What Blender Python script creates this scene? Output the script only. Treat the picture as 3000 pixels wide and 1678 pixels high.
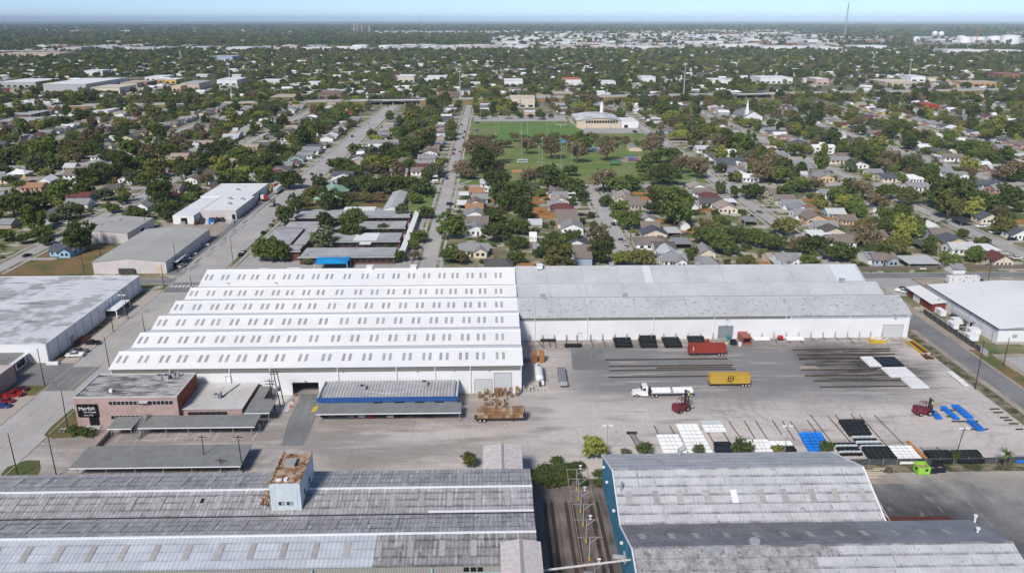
import bpy, bmesh, math, random
import numpy as np
from mathutils import Vector, Matrix, Euler
R = math.radians
rnd = random.Random(7)
for o in list(bpy.data.objects): bpy.data.objects.remove(o)
SC = bpy.context.scene
COL = SC.collection

# ---------------------------------------------------------------- camera, sky, sun, exposure
F, CX, CY, HY, HC = 2350., 1500., 839., 57., 107.3       # focal length and horizon in photo pixels, flying height
PITCH = math.atan((CY-HY)/F); YAW = R(1.41)
cam_d = bpy.data.cameras.new('camera'); cam = bpy.data.objects.new('camera', cam_d); COL.objects.link(cam)
cam_d.sensor_width = 36; cam_d.lens = 36*F/3000; cam_d.clip_start = 1; cam_d.clip_end = 90000
cam.location = (0, 0, HC); cam.rotation_euler = (R(90)-PITCH, 0, -YAW)
SC.camera = cam
SUN = Vector((-.48, -.98, 1.0)).normalized()
sun_el = math.asin(SUN.z); sun_rot = math.atan2(SUN.x, SUN.y)
W = bpy.data.worlds.new('World'); SC.world = W; W.use_nodes = True
nt = W.node_tree; bg = nt.nodes['Background']
sk = nt.nodes.new('ShaderNodeTexSky'); sk.sky_type = 'NISHITA'; sk.sun_disc = False
sk.sun_elevation = sun_el; sk.sun_rotation = sun_rot; sk.altitude = 100
sk.air_density = .42; sk.dust_density = .3; sk.ozone_density = 3
nt.links.new(sk.outputs[0], bg.inputs[0]); bg.inputs[1].default_value = .11
sl = bpy.data.lights.new('sun', 'SUN'); so = bpy.data.objects.new('sun', sl); COL.objects.link(so)
sl.energy = 3.0; sl.angle = R(13); sl.color = (1, .95, .88)
so.rotation_euler = SUN.to_track_quat('Z', 'Y').to_euler(); so.location = (0, 0, 400)
SC.view_settings.view_transform = 'Standard'; SC.view_settings.look = 'None'
SC.view_settings.exposure = .42; SC.view_settings.gamma = 1
SC.view_settings.use_curve_mapping = False
SC.render.engine = 'CYCLES'
cy = SC.cycles
cy.max_bounces = 4; cy.diffuse_bounces = 2; cy.glossy_bounces = 2; cy.transmission_bounces = 2
cy.transparent_max_bounces = 4; cy.volume_bounces = 0
cy.use_adaptive_sampling = True; cy.adaptive_threshold = .02
cy.use_denoising = True; cy.denoiser = 'OPENIMAGEDENOISE'
cy.caustics_reflective = False; cy.caustics_refractive = False

# ---------------------------------------------------------------- survey: photo pixel -> place on the ground
_cp, _sp, _ca, _sa = math.cos(PITCH), math.sin(PITCH), math.cos(YAW), math.sin(YAW)
def G(x, y, z=0.):
    u = (x-CX)/F; v = (y-CY)/F
    t = (z-HC)/(-_sp-v*_cp)
    X, Y = u*t, (_cp-v*_sp)*t
    return (X*_ca+Y*_sa, -X*_sa+Y*_ca)
def ppm(x, y):                                            # photo pixels per metre on the ground there
    return _cp*(y-HY)/HC
CR = dict(a1=(0,0,2.576), a2=(1000,0,2.576), a3=(2000,0,2.576), b1=(0,400,3.43), b2=(750,400,3.43), b3=(1500,400,3.43),
          b4=(2250,400,3.43), d1=(0,780,3.43), d2=(750,780,3.43), d3=(1500,780,3.43), d4=(2250,780,3.43),
          e1=(0,1180,2.893), e2=(750,1180,2.893), e3=(1500,1180,2.893), e4=(2250,1180,2.893))
def c(k, x, y, z=0.):
    o = CR[k]; return G(o[0]+x/o[2], o[1]+y/o[2], z)
def cs(k, y):                                             # crop pixels per metre at that crop row
    o = CR[k]; return ppm(0, o[1]+y/o[2])*o[2]

# ---------------------------------------------------------------- mesh helpers
class MB:
    def __init__(s): s.v = []; s.f = []; s.m = []
    def add(s, vs, fs, mi=0):
        n = len(s.v); s.v += [tuple(p) for p in vs]; s.f += [tuple(i+n for i in f) for f in fs]; s.m += [mi]*len(fs); return s
    def box(s, x0, x1, y0, y1, z0, z1, mi=0):
        return s.add([(x0,y0,z0),(x1,y0,z0),(x1,y1,z0),(x0,y1,z0),(x0,y0,z1),(x1,y0,z1),(x1,y1,z1),(x0,y1,z1)],
                     [(0,3,2,1),(4,5,6,7),(0,1,5,4),(1,2,6,5),(2,3,7,6),(3,0,4,7)], mi)
    def cbox(s, x, y, z, w, d, h, mi=0): return s.box(x-w/2, x+w/2, y-d/2, y+d/2, z, z+h, mi)
    def quad(s, a, b, c_, d, mi=0): return s.add([a, b, c_, d], [(0,1,2,3)], mi)
    def prism(s, pts, z0, z1, mi=0):                      # pts counter-clockwise
        n = len(pts); vs = [(p[0],p[1],z0) for p in pts]+[(p[0],p[1],z1) for p in pts]
        return s.add(vs, [tuple(range(n-1,-1,-1)), tuple(range(n,2*n))]+[(i,(i+1)%n,n+(i+1)%n,n+i) for i in range(n)], mi)
    def cyl(s, p0, p1, r0, r1=None, n=8, mi=0, cap=True):
        r1 = r0 if r1 is None else r1
        a = Vector(p0); b = Vector(p1); d = (b-a).normalized()
        q = d.orthogonal().normalized(); w = d.cross(q)
        vs = [a+(q*math.cos(t)+w*math.sin(t))*r0 for t in [2*math.pi*i/n for i in range(n)]]
        vs += [b+(q*math.cos(t)+w*math.sin(t))*r1 for t in [2*math.pi*i/n for i in range(n)]]
        fs = [(i,(i+1)%n,n+(i+1)%n,n+i) for i in range(n)]
        if cap: fs += [tuple(range(n-1,-1,-1)), tuple(range(n,2*n))]
        return s.add(vs, fs, mi)
    def slab(s, a, b, c_, d, t, mi=0):                    # quad a b c d given thickness t downwards
        lo = [(p[0],p[1],p[2]-t) for p in (a,b,c_,d)]
        return s.add([a,b,c_,d]+lo, [(0,1,2,3),(7,6,5,4),(0,4,5,1),(1,5,6,2),(2,6,7,3),(3,7,4,0)], mi)
    def xform(s, M):
        s.v = [tuple(M @ Vector(p)) for p in s.v]; return s
    def mesh(s, name, mats=(), off=(0,0,0), smooth=False):
        me = bpy.data.meshes.new(name)
        me.from_pydata([(p[0]-off[0], p[1]-off[1], p[2]-off[2]) for p in s.v], [], s.f)
        for m in (mats if isinstance(mats, (list, tuple)) else [mats]): me.materials.append(m)
        if any(s.m): me.polygons.foreach_set('material_index', s.m)
        if smooth: me.polygons.foreach_set('use_smooth', [True]*len(s.f))
        me.update(); return me
LABELS = {}
def tag(o, label=None, cat=None, group=None, kind=None):
    if label: o['label'] = label; LABELS.setdefault(label, []).append(o)
    if cat: o['category'] = cat
    if group: o['group'] = group
    if kind: o['kind'] = kind
    return o
def obj(name, me, parent=None, loc=(0,0,0), rz=0.):
    o = bpy.data.objects.new(name, me); COL.objects.link(o); o.location = loc
    if rz: o.rotation_euler = (0, 0, rz)
    if parent is not None: o.parent = parent
    return o
def thing(name, label, cat, loc=(0,0,0), rz=0., group=None):
    return tag(obj(name, None, None, loc, rz), label, cat, group)
def wl(o):
    v = Vector((0,0,0))
    while o is not None: v += o.location; o = o.parent
    return v
def part(name, mb, mats, parent, smooth=False):           # mb in world coordinates, thing without rotation
    return obj(name, mb.mesh(name, mats, wl(parent), smooth), parent)
def lpart(name, mb, mats, parent, smooth=False, loc=(0,0,0)):   # mb in the thing's own coordinates
    return obj(name, mb.mesh(name, mats, (0,0,0), smooth), parent, loc)
def single(name, mb, mats, label, cat, group=None, smooth=False, org=None):
    if org is None:
        xs = [p[0] for p in mb.v]; ys = [p[1] for p in mb.v]; org = ((min(xs)+max(xs))/2, (min(ys)+max(ys))/2, 0)
    return tag(obj(name, mb.mesh(name, mats, org, smooth), None, org), label, cat, group)
def struct(name, mb, mats, parent=None):
    o = obj(name, mb.mesh(name, mats), parent)
    if parent is None: o['kind'] = 'structure'
    return o
def clone(root, loc, rz=0., label=None, group=None, scale=None, parent=None):
    r = root.copy(); COL.objects.link(r); r.location = loc; r.rotation_euler = (0, 0, rz); r.parent = parent
    if scale: r.scale = scale
    if label: r['label'] = label; LABELS.setdefault(label, []).append(r)
    if group: r['group'] = group
    for ch in list(root.children):
        k = ch.copy(); COL.objects.link(k); k.parent = r
        for g in list(ch.children):
            d = g.copy(); COL.objects.link(d); d.parent = k
    return r
def ordn(n):
    return '%d%s' % (n, 'th' if 10 <= n % 100 <= 20 else {1:'st',2:'nd',3:'rd'}.get(n % 10, 'th'))
def text_mesh(body, size, mat, extrude=.02):
    cu = bpy.data.curves.new('lettering', 'FONT'); cu.body = body; cu.size = size; cu.extrude = extrude
    cu.align_x = 'CENTER'; cu.align_y = 'CENTER'
    t = bpy.data.objects.new('lettering', cu); COL.objects.link(t)
    dg = bpy.context.evaluated_depsgraph_get(); me = bpy.data.meshes.new_from_object(t.evaluated_get(dg))
    bpy.data.objects.remove(t); me.materials.clear(); me.materials.append(mat); return me

# ---------------------------------------------------------------- materials
class NB:
    def __init__(s, name):
        s.mt = bpy.data.materials.new(name); s.mt.use_nodes = True; s.t = s.mt.node_tree; s.n = s.t.nodes; s.l = s.t.links
        s.b = s.n['Principled BSDF']; s._tc = None
    world = False
    def tc(s):
        if s._tc is None: s._tc = s.n.new('ShaderNodeNewGeometry').outputs['Position'] if s.world else s.n.new('ShaderNodeTexCoord').outputs['Object']
        return s._tc
    def put(s, sock, v):
        if isinstance(v, bpy.types.NodeSocket): s.l.new(v, sock)
        else: sock.default_value = v
    def math(s, op, a, b=0., c_=0.):
        n = s.n.new('ShaderNodeMath'); n.operation = op
        s.put(n.inputs[0], a); s.put(n.inputs[1], b)
        if op in ('MULTIPLY_ADD',): s.put(n.inputs[2], c_)
        return n.outputs[0]
    def noise(s, scale, detail=4, vec=None, rough=.55, dist=0):
        n = s.n.new('ShaderNodeTexNoise'); n.inputs['Scale'].default_value = scale; n.inputs['Detail'].default_value = detail
        n.inputs['Roughness'].default_value = rough; n.inputs['Distortion'].default_value = dist
        s.l.new(vec or s.tc(), n.inputs['Vector']); return n.outputs['Fac']
    def vmap(s, scale=(1,1,1), loc=(0,0,0)):
        n = s.n.new('ShaderNodeMapping'); n.inputs['Scale'].default_value = scale; n.inputs['Location'].default_value = loc
        s.l.new(s.tc(), n.inputs['Vector']); return n.outputs[0]
    def rng(s, v, a, b, c_=0., d=1.):
        n = s.n.new('ShaderNodeMapRange'); s.put(n.inputs[0], v)
        for i, x in enumerate((a, b, c_, d)): n.inputs[i+1].default_value = x
        return n.outputs[0]
    def mix(s, fac, a, b, mode='MIX'):
        n = s.n.new('ShaderNodeMix'); n.data_type = 'RGBA'; n.blend_type = mode
        s.put(n.inputs[0], fac)
        for i, v in ((6, a), (7, b)):
            if isinstance(v, (tuple, list)): v = (v[0], v[1], v[2], 1)
            s.put(n.inputs[i], v)
        return n.outputs[2]
    def axis(s, ax):
        n = s.n.new('ShaderNodeSeparateXYZ'); s.l.new(s.tc(), n.inputs[0]); return n.outputs[ax]
    def scalecol(s, col, fac):                             # colour times a number
        n = s.n.new('ShaderNodeVectorMath'); n.operation = 'SCALE'
        if isinstance(col, (tuple, list)): n.inputs[0].default_value = col[:3]
        else: s.l.new(col, n.inputs[0])
        s.put(n.inputs['Scale'], fac); return n.outputs[0]
    def out(s, col, rough=.85, spec=.3, metal=0.):
        s.put(s.b.inputs['Base Color'], (*col[:3], 1) if isinstance(col, (tuple, list)) else col)
        s.b.inputs['Roughness'].default_value = rough; s.b.inputs['Specular IOR Level'].default_value = spec
        s.b.inputs['Metallic'].default_value = metal; return s.mt
def srgb(r, g, b):
    return tuple(((x/255)/12.92 if x/255 <= .04045 else ((x/255+.055)/1.055)**2.4) for x in (r, g, b))
def mat(name, c1, c2=None, s=.15, lo=.38, hi=.62, rough=.85, spec=.25, ribs=None, lines=(), spots=None, var=.12, vs=None, streak=None,
        rn=0., metal=0., stretch=None, world=False, seam=None):
    b = NB(name); b.world = world; vec = b.vmap(stretch) if stretch else None
    col = c1
    if c2: col = b.mix(b.rng(b.noise(s, 6, vec), lo, hi), c1, c2)
    if spots: col = b.mix(b.math('MULTIPLY', b.rng(b.noise(spots[0], 3), spots[1], spots[1]+.07), spots[3]), col, spots[2])
    if streak: col = b.mix(b.math('MULTIPLY', b.rng(b.noise(1, 4, b.vmap(streak[0])), streak[1], streak[1]+.12), streak[3]), col, streak[2])
    k = None
    if var: k = b.rng(b.noise(vs or s*7, 3), .25, .75, 1-var, 1+var)
    if ribs:  # rib shading put into the colour as soft stripes
        w = b.math('SINE', b.math('MULTIPLY', b.axis(ribs[0]), 2*math.pi/ribs[1]))
        w = b.math('MULTIPLY_ADD', w, ribs[2], 1.); k = w if k is None else b.math('MULTIPLY', k, w)
    for (ax, pitch, wd, amt) in lines:
        q = b.math('ADD', b.math('DIVIDE', b.axis(ax), pitch), b.math('MULTIPLY', b.noise(.5, 2), .12))
        q = b.math('LESS_THAN', b.math('FRACT', q), wd)
        q = b.math('MULTIPLY_ADD', b.math('MULTIPLY', q, b.rng(b.noise(.25, 3), .3, .65, .3, 1)), -amt, 1.)
        k = q if k is None else b.math('MULTIPLY', k, q)
    if seam:                                              # dirt along the lower lap of each sheet (own y) and at its side laps
        sp = b.n.new('ShaderNodeSeparateXYZ'); b.l.new(b.n.new('ShaderNodeTexCoord').outputs['Object'], sp.inputs[0])
        yy = b.math('ADD', sp.outputs[1], b.math('MULTIPLY', b.math('SUBTRACT', b.noise(1.6, 4), .5), seam[2]))
        q = b.math('MULTIPLY', b.rng(yy, seam[0], seam[0]*.35), b.rng(b.noise(.35, 3), .34, .60, .25, 1))
        xx = b.math('MULTIPLY', b.rng(sp.outputs[0], .28, .1), b.rng(b.noise(.4, 3), .45, .62))
        q = b.math('MULTIPLY_ADD', b.math('MAXIMUM', q, b.math('MULTIPLY', xx, .7)), -seam[1], 1.)
        k = q if k is None else b.math('MULTIPLY', k, q)
    if rn:
        oi = b.n.new('ShaderNodeObjectInfo'); q = b.rng(oi.outputs['Random'], 0, 1, 1-rn, 1+rn)
        k = q if k is None else b.math('MULTIPLY', k, q)
    if k is not None: col = b.scalecol(col, k)
    return b.out(col, rough, spec, metal)
def flat(name, col, rough=.6, spec=.3, metal=0., var=.06):
    return mat(name, col, var=var, vs=1.2, rough=rough, spec=spec, metal=metal)
g_ = lambda v: (v, v, v)
M = {}
M['white_roof'] = mat('white painted metal roof', (.81,.805,.79), (.75,.75,.745), s=.05, ribs=(0,.9,.012), var=.03, rough=.55, streak=((.9,.03,1),.6,(.60,.62,.64),.25))
M['white_trim'] = flat('white metal trim', (.80,.81,.82), .5)
M['white_wall'] = mat('white painted wall', (.79,.79,.79), (.74,.745,.75), s=.12, var=.03, streak=((.8,.8,.06),.62,(.60,.60,.60),.25))
M['band'] = mat('grey louvre band', (.20,.195,.18), ribs=(0,.5,.12), var=.06)
M['band_blue'] = mat('pale blue-grey sheeting', (.36,.41,.45), ribs=(0,.5,.05))
M['skylight'] = mat('grey fibreglass skylight', (.36,.365,.37), ribs=(0,.25,.06), rn=.12, rough=.4)
M['grey_roof'] = mat('galvanised roof sheets', (.52,.53,.535), (.45,.46,.465), s=.08, ribs=(0,1.0,.075), var=.05, rough=.5,
                     spots=(.9,.66,(.22,.22,.22),.5), lines=((0,14.,.03,.18),))
M['grey_roof_worn'] = mat('worn galvanised roof sheets', (.50,.51,.515), (.43,.44,.44), s=.08, ribs=(0,1.0,.075), var=.06, rough=.5,
                     spots=(.75,.58,(.2,.2,.2),.6), lines=((0,9.,.04,.2),))
M['pale_panel'] = mat('newer pale roof sheets', (.60,.64,.67), var=.05, rough=.45, spots=(1.2,.68,(.4,.42,.44),.4))
M['lilac_roof'] = mat('weathered lilac-grey roof sheets', (.37,.362,.368), (.26,.253,.256), s=.22, lo=.38, hi=.66, ribs=(0,.85,.13), var=.12, rn=.04, rough=.6,
                      spots=(.8,.62,(.14,.14,.14),.6), streak=((1.5,.22,.3),.53,(.52,.52,.54),.75), world=True, seam=(.85,.55,.9))
M['lilac_dark'] = mat('stained grey roof sheets', (.29,.285,.29), (.19,.185,.185), s=.3, lo=.38, hi=.66, ribs=(0,.85,.14), var=.14, rn=.04, rough=.65,
                      spots=(.8,.58,(.09,.09,.085),.6), streak=((1.5,.22,.3),.53,(.46,.46,.46),.75), world=True, seam=(.85,.55,.9))
M['pale_blue_roof'] = mat('pale blue-grey roof sheets', (.50,.53,.57), (.43,.46,.50), s=.2, ribs=(0,.85,.10), var=.07, rn=.05, rough=.5, world=True, seam=(.6,.30,1.0))
M['bright_roof'] = mat('sunlit grey-white roof sheets', (.52,.52,.535), (.43,.43,.445), s=.25, ribs=(0,.85,.04), var=.08, rn=.03, rough=.6,
                       spots=(1.1,.65,(.16,.15,.15),.7), streak=((1.4,.3,.3),.58,(.30,.30,.305),.6), world=True, seam=(.9,.62,.8))  # lit tone held in the colour; the next material is its shaded copy
M['shaded_roof'] = mat('shaded purple-grey roof sheets', (.235,.232,.25), (.18,.178,.19), s=.2, ribs=(0,.85,.08), var=.14, rn=.05, rough=.7, spots=(1.,.6,(.09,.09,.09),.6), streak=((1.5,.3,.3),.58,(.32,.32,.33),.5), world=True, seam=(.6,.4,1.2))  # far-slope shade put into the colour
M['sky_dull'] = mat('cloudy translucent roof sheet', (.38,.38,.365), (.32,.32,.31), s=1.2, ribs=(0,.3,.05), rn=.12)
M['blue_wall'] = mat('weathered blue sheeting', (.035,.16,.27), (.055,.24,.36), s=.4, ribs=(1,.6,.10), var=.18, streak=((1,1.3,.08),.58,(.02,.03,.04),.6))
M['aqua_wall'] = mat('pale aqua sheeting', (.32,.58,.65), ribs=(0,.6,.1), var=.1)
M['tower_wall'] = mat('streaked pale blue sheeting', (.50,.57,.61), (.60,.65,.67), s=.5, var=.06, streak=((2.6,2.6,.06),.55,(.33,.36,.38),.7))
M['rust'] = mat('rusted peeling roof', (.25,.125,.065), (.44,.33,.23), s=.6, lo=.44, hi=.56, var=.2, spots=(.9,.56,(.07,.035,.025),.9))
M['rust_red'] = mat('rust-red lean-to sheets', (.11,.028,.015), (.15,.045,.022), s=.5, ribs=(0,.8,.1), var=.15)
M['cream_sheet'] = mat('chalky pink-white roof', (.62,.58,.57), (.52,.46,.45), s=1.2, var=.1, spots=(1.4,.62,(.40,.33,.32),.6))
M['pink_brick'] = mat('dusty pink brick', (.47,.335,.31), (.39,.275,.255), s=.3, var=.10, vs=3, lines=((2,.32,.12,.10),), streak=((.9,.9,.07),.6,(.25,.18,.165),.5))
M['red_brick'] = mat('dark red and shade-toned brick', (.20,.05,.028), (.25,.07,.04), s=.5, var=.12, vs=3)  # real red brick, and shade painted on the office's right-facing sides
M['school_brick'] = mat('brown school brick', (.13,.06,.045), (.16,.08,.06), s=.5, var=.12, vs=3)
M['barn_red'] = mat('barn red cladding', (.23,.05,.03), (.19,.04,.025), s=.4, ribs=(1,.5,.08))
M['tar_roof'] = mat('patchy tar and gravel roof', (.38,.37,.36), (.13,.13,.12), s=.22, lo=.44, hi=.56, var=.14, stretch=(.5,1.2,1), streak=((.25,1.6,1),.54,(.60,.585,.57),.9), lines=((0,7.,.05,-.35),(1,5.,.04,-.3)))
M['pale_flat'] = mat('pale flat roof', (.50,.48,.45), (.56,.55,.535), s=.12, var=.06, spots=(.3,.62,(.36,.31,.27),.5))
M['membrane'] = mat('white-grey membrane roof', (.66,.67,.685), (.58,.60,.62), s=.06, var=.05, spots=(.085,.53,(.33,.33,.33),.8), streak=((.10,.5,1),.575,(.10,.098,.095),.9), lines=((0,9.,.02,.12),))
M['shingle_flat'] = mat('grey canopy roof', (.235,.24,.235), (.20,.203,.2), s=.4, var=.07)
M['beige_roof'] = mat('beige-grey metal roof', (.37,.365,.34), (.42,.415,.39), s=.05, ribs=(0,1.2,.03), var=.04)
M['pink_wall'] = mat('pale pinkish panel wall', (.63,.58,.565), (.56,.52,.51), s=.2, var=.04, ribs=(0,.8,.02))
M['school_roof'] = mat('grey school roof', (.45,.455,.46), (.34,.345,.35), s=.15, var=.1, streak=((.3,1.2,1),.58,(.48,.49,.49),.6))
M['blue_fascia'] = mat('royal blue fascia', (.022,.085,.27), (.03,.10,.30), s=.6, var=.06)
M['ribbed_grey'] = mat('ribbed grey metal roof', (.40,.40,.41), (.33,.33,.335), s=.3, ribs=(0,.95,.26), var=.08, spots=(1.2,.64,(.1,.1,.1),.6))
M['glass'] = flat('dark window glass', (.02,.023,.027), .15, .5)
M['dark'] = flat('dark interior', (.012,.012,.013), .9, .1)
M['roller'] = mat('roller shutter', (.55,.565,.58), var=.04, lines=((2,.35,.25,.1),))
M['roller_grey'] = mat('grey steel shutter', (.23,.265,.275), var=.1, lines=((2,.4,.2,.15),))
M['hvac'] = flat('air conditioner casing', (.36,.365,.38), .5)
M['steel'] = flat('grey steel', (.30,.30,.31), .5, .4)
M['dark_steel'] = flat('dark steel', (.035,.035,.038), .6)
M['black'] = mat('black pipe coating', (.012,.012,.014), rough=.55, var=.3, vs=2, rn=.25)
M['navy'] = mat('dark navy pipe coating', (.012,.018,.035), rough=.5, var=.2, vs=2, rn=.2)
M['white_pipe'] = mat('white pipe wrap', (.80,.80,.80), rough=.5, var=.04, vs=2, rn=.04)
M['blue_pipe'] = mat('bright blue plastic pipe', (.008,.16,.62), (.01,.22,.72), s=1, rough=.4, var=.12, vs=2, rn=.2)
M['silver_pipe'] = mat('pale grey pipe', (.50,.56,.60), rough=.4, var=.08, vs=2, rn=.1)
M['timber'] = mat('dark timber', (.05,.035,.026), (.085,.06,.045), s=1.5, var=.2)
M['pole_wood'] = mat('creosoted pole', (.03,.024,.02), (.05,.04,.032), s=.8, var=.2)
def crate_mat():
    b = NB('weathered crate wood'); oi = b.n.new('ShaderNodeObjectInfo'); r = oi.outputs['Random']
    col = b.mix(r, (.34,.19,.09), (.18,.115,.075)); col = b.mix(b.math('GREATER_THAN', b.math('FRACT', b.math('MULTIPLY', r, 7.3)), .78), col, (.40,.32,.24))
    k = b.math('MULTIPLY_ADD', b.math('LESS_THAN', b.math('FRACT', b.math('DIVIDE', b.axis(2), .23)), .2), -.4, 1.)
    return b.out(b.scalecol(col, b.math('MULTIPLY', k, b.rng(b.noise(2.5, 3), .3, .7, .8, 1.2))), .85, .2)
M['crate'] = crate_mat()
M['crate_new'] = mat('fresh orange crate wood', (.42,.19,.055), (.33,.15,.05), s=.7, var=.1, rn=.2, lines=((2,.25,.16,.3),))
M['container_red'] = mat('faded red container paint', (.31,.045,.025), (.26,.045,.03), s=.5, var=.06, ribs=(0,.28,.10))
M['container_yellow'] = mat('yellow container paint', (.50,.305,.03), (.53,.35,.07), s=.5, var=.06, ribs=(0,.28,.10))
M['truck_white'] = flat('white truck paint', (.80,.80,.79), .3, .5)
M['tyre'] = flat('tyre rubber', (.012,.012,.012), .8)
M['rim'] = flat('bright wheel rim', (.62,.62,.62), .35, .5)
M['maroon'] = flat('dusty maroon machine paint', (.17,.018,.03), .4, .5, var=.2)
M['hivis'] = flat('lime yellow lamp', (.55,.62,.2), .5)
M['yellow_paint'] = flat('yellow safety paint', (.62,.42,.03), .5, var=.15)
M['orange'] = flat('orange machine paint', (.62,.19,.015), .5, var=.15)
M['green_bin'] = flat('lime green paint', (.30,.62,.07), .5, var=.12)
M['skip_black'] = flat('blue-black bin paint', (.012,.018,.03), .5)
M['cream_wall'] = mat('cream rendered wall', (.64,.53,.40), (.58,.49,.38), s=.2, var=.04)
M['conc'] = mat('pale street concrete', (.46,.435,.415), (.38,.365,.355), s=.06, var=.08, vs=.6, streak=((.9,.03,1),.56,(.29,.28,.275),.45), lines=((1,6.,.02,.2),))
M['conc_x'] = mat('pale cross street concrete', (.42,.405,.39), (.36,.35,.34), s=.06, var=.08, vs=.6, streak=((.03,.9,1),.56,(.27,.265,.26),.45), lines=((0,6.,.02,.2),))
M['asphalt'] = mat('worn grey asphalt', (.225,.225,.225), (.175,.175,.178), s=.08, var=.1, vs=.7, streak=((1.2,.04,1),.55,(.28,.275,.27),.6))
M['apron'] = mat('tan concrete apron', (.45,.40,.35), (.40,.36,.325), s=.08, var=.08, lines=((1,5.,.02,.22),(0,5.,.02,.22)))
M['grass'] = mat('dry green grass', (.085,.105,.03), (.16,.125,.055), s=.12, lo=.4, hi=.6, var=.2, vs=1.2)
M['lawn'] = mat('mown playing field grass', (.10,.205,.04), (.14,.225,.06), s=.05, var=.12, vs=.5, streak=((.25,.02,1),.50,(.17,.235,.075),.5), spots=(.045,.64,(.26,.25,.13),.6))
M['parkgrass'] = mat('park grass', (.13,.20,.045), (.22,.225,.085), s=.035, lo=.42, hi=.66, var=.14, vs=.4)
M['lotgrass'] = mat('rough lot grass', (.10,.12,.035), (.22,.14,.065), s=.09, lo=.38, hi=.58, var=.2, vs=.8)
M['weeds'] = mat('dark weeds', (.06,.07,.026), (.25,.21,.15), s=.3, lo=.42, hi=.6, var=.25, vs=2)
M['dirt'] = mat('bare tan dirt', (.40,.34,.28), (.31,.26,.215), s=.2, var=.12, vs=1)
M['alley'] = mat('stained brown slab', (.22,.185,.165), (.15,.122,.108), s=.13, var=.16, vs=.9, streak=((1,.09,1),.54,(.085,.065,.055),.7))
M['paint_white'] = flat('white road paint', (.68,.68,.66), .7, var=.15)
M['paint_yellow'] = flat('faded yellow road paint', (.52,.40,.20), .7, var=.15)
M['fence_wood'] = mat('weathered fence boards', (.20,.16,.13), (.13,.11,.09), s=.6, ribs=(0,.4,.12), var=.15)
M['fence_cedar'] = mat('orange cedar boards', (.40,.19,.06), (.32,.15,.05), s=.6, ribs=(0,.4,.1), var=.12)
M['fence_dark'] = mat('dark screened chain-link', (.05,.058,.062), (.085,.09,.092), s=.8, var=.15)
M['sail'] = flat('blue shade cloth', (.012,.27,.60), .6, var=.08)
M['green_roof'] = mat('pale green metal roof', (.24,.40,.30), (.30,.45,.35), s=.3, ribs=(0,.9,.05))
M['graffiti'] = mat('white trailer with grey spray paint', (.74,.74,.74), var=.04, streak=((.9,1,.9),.53,(.14,.15,.17),.85))
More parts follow.
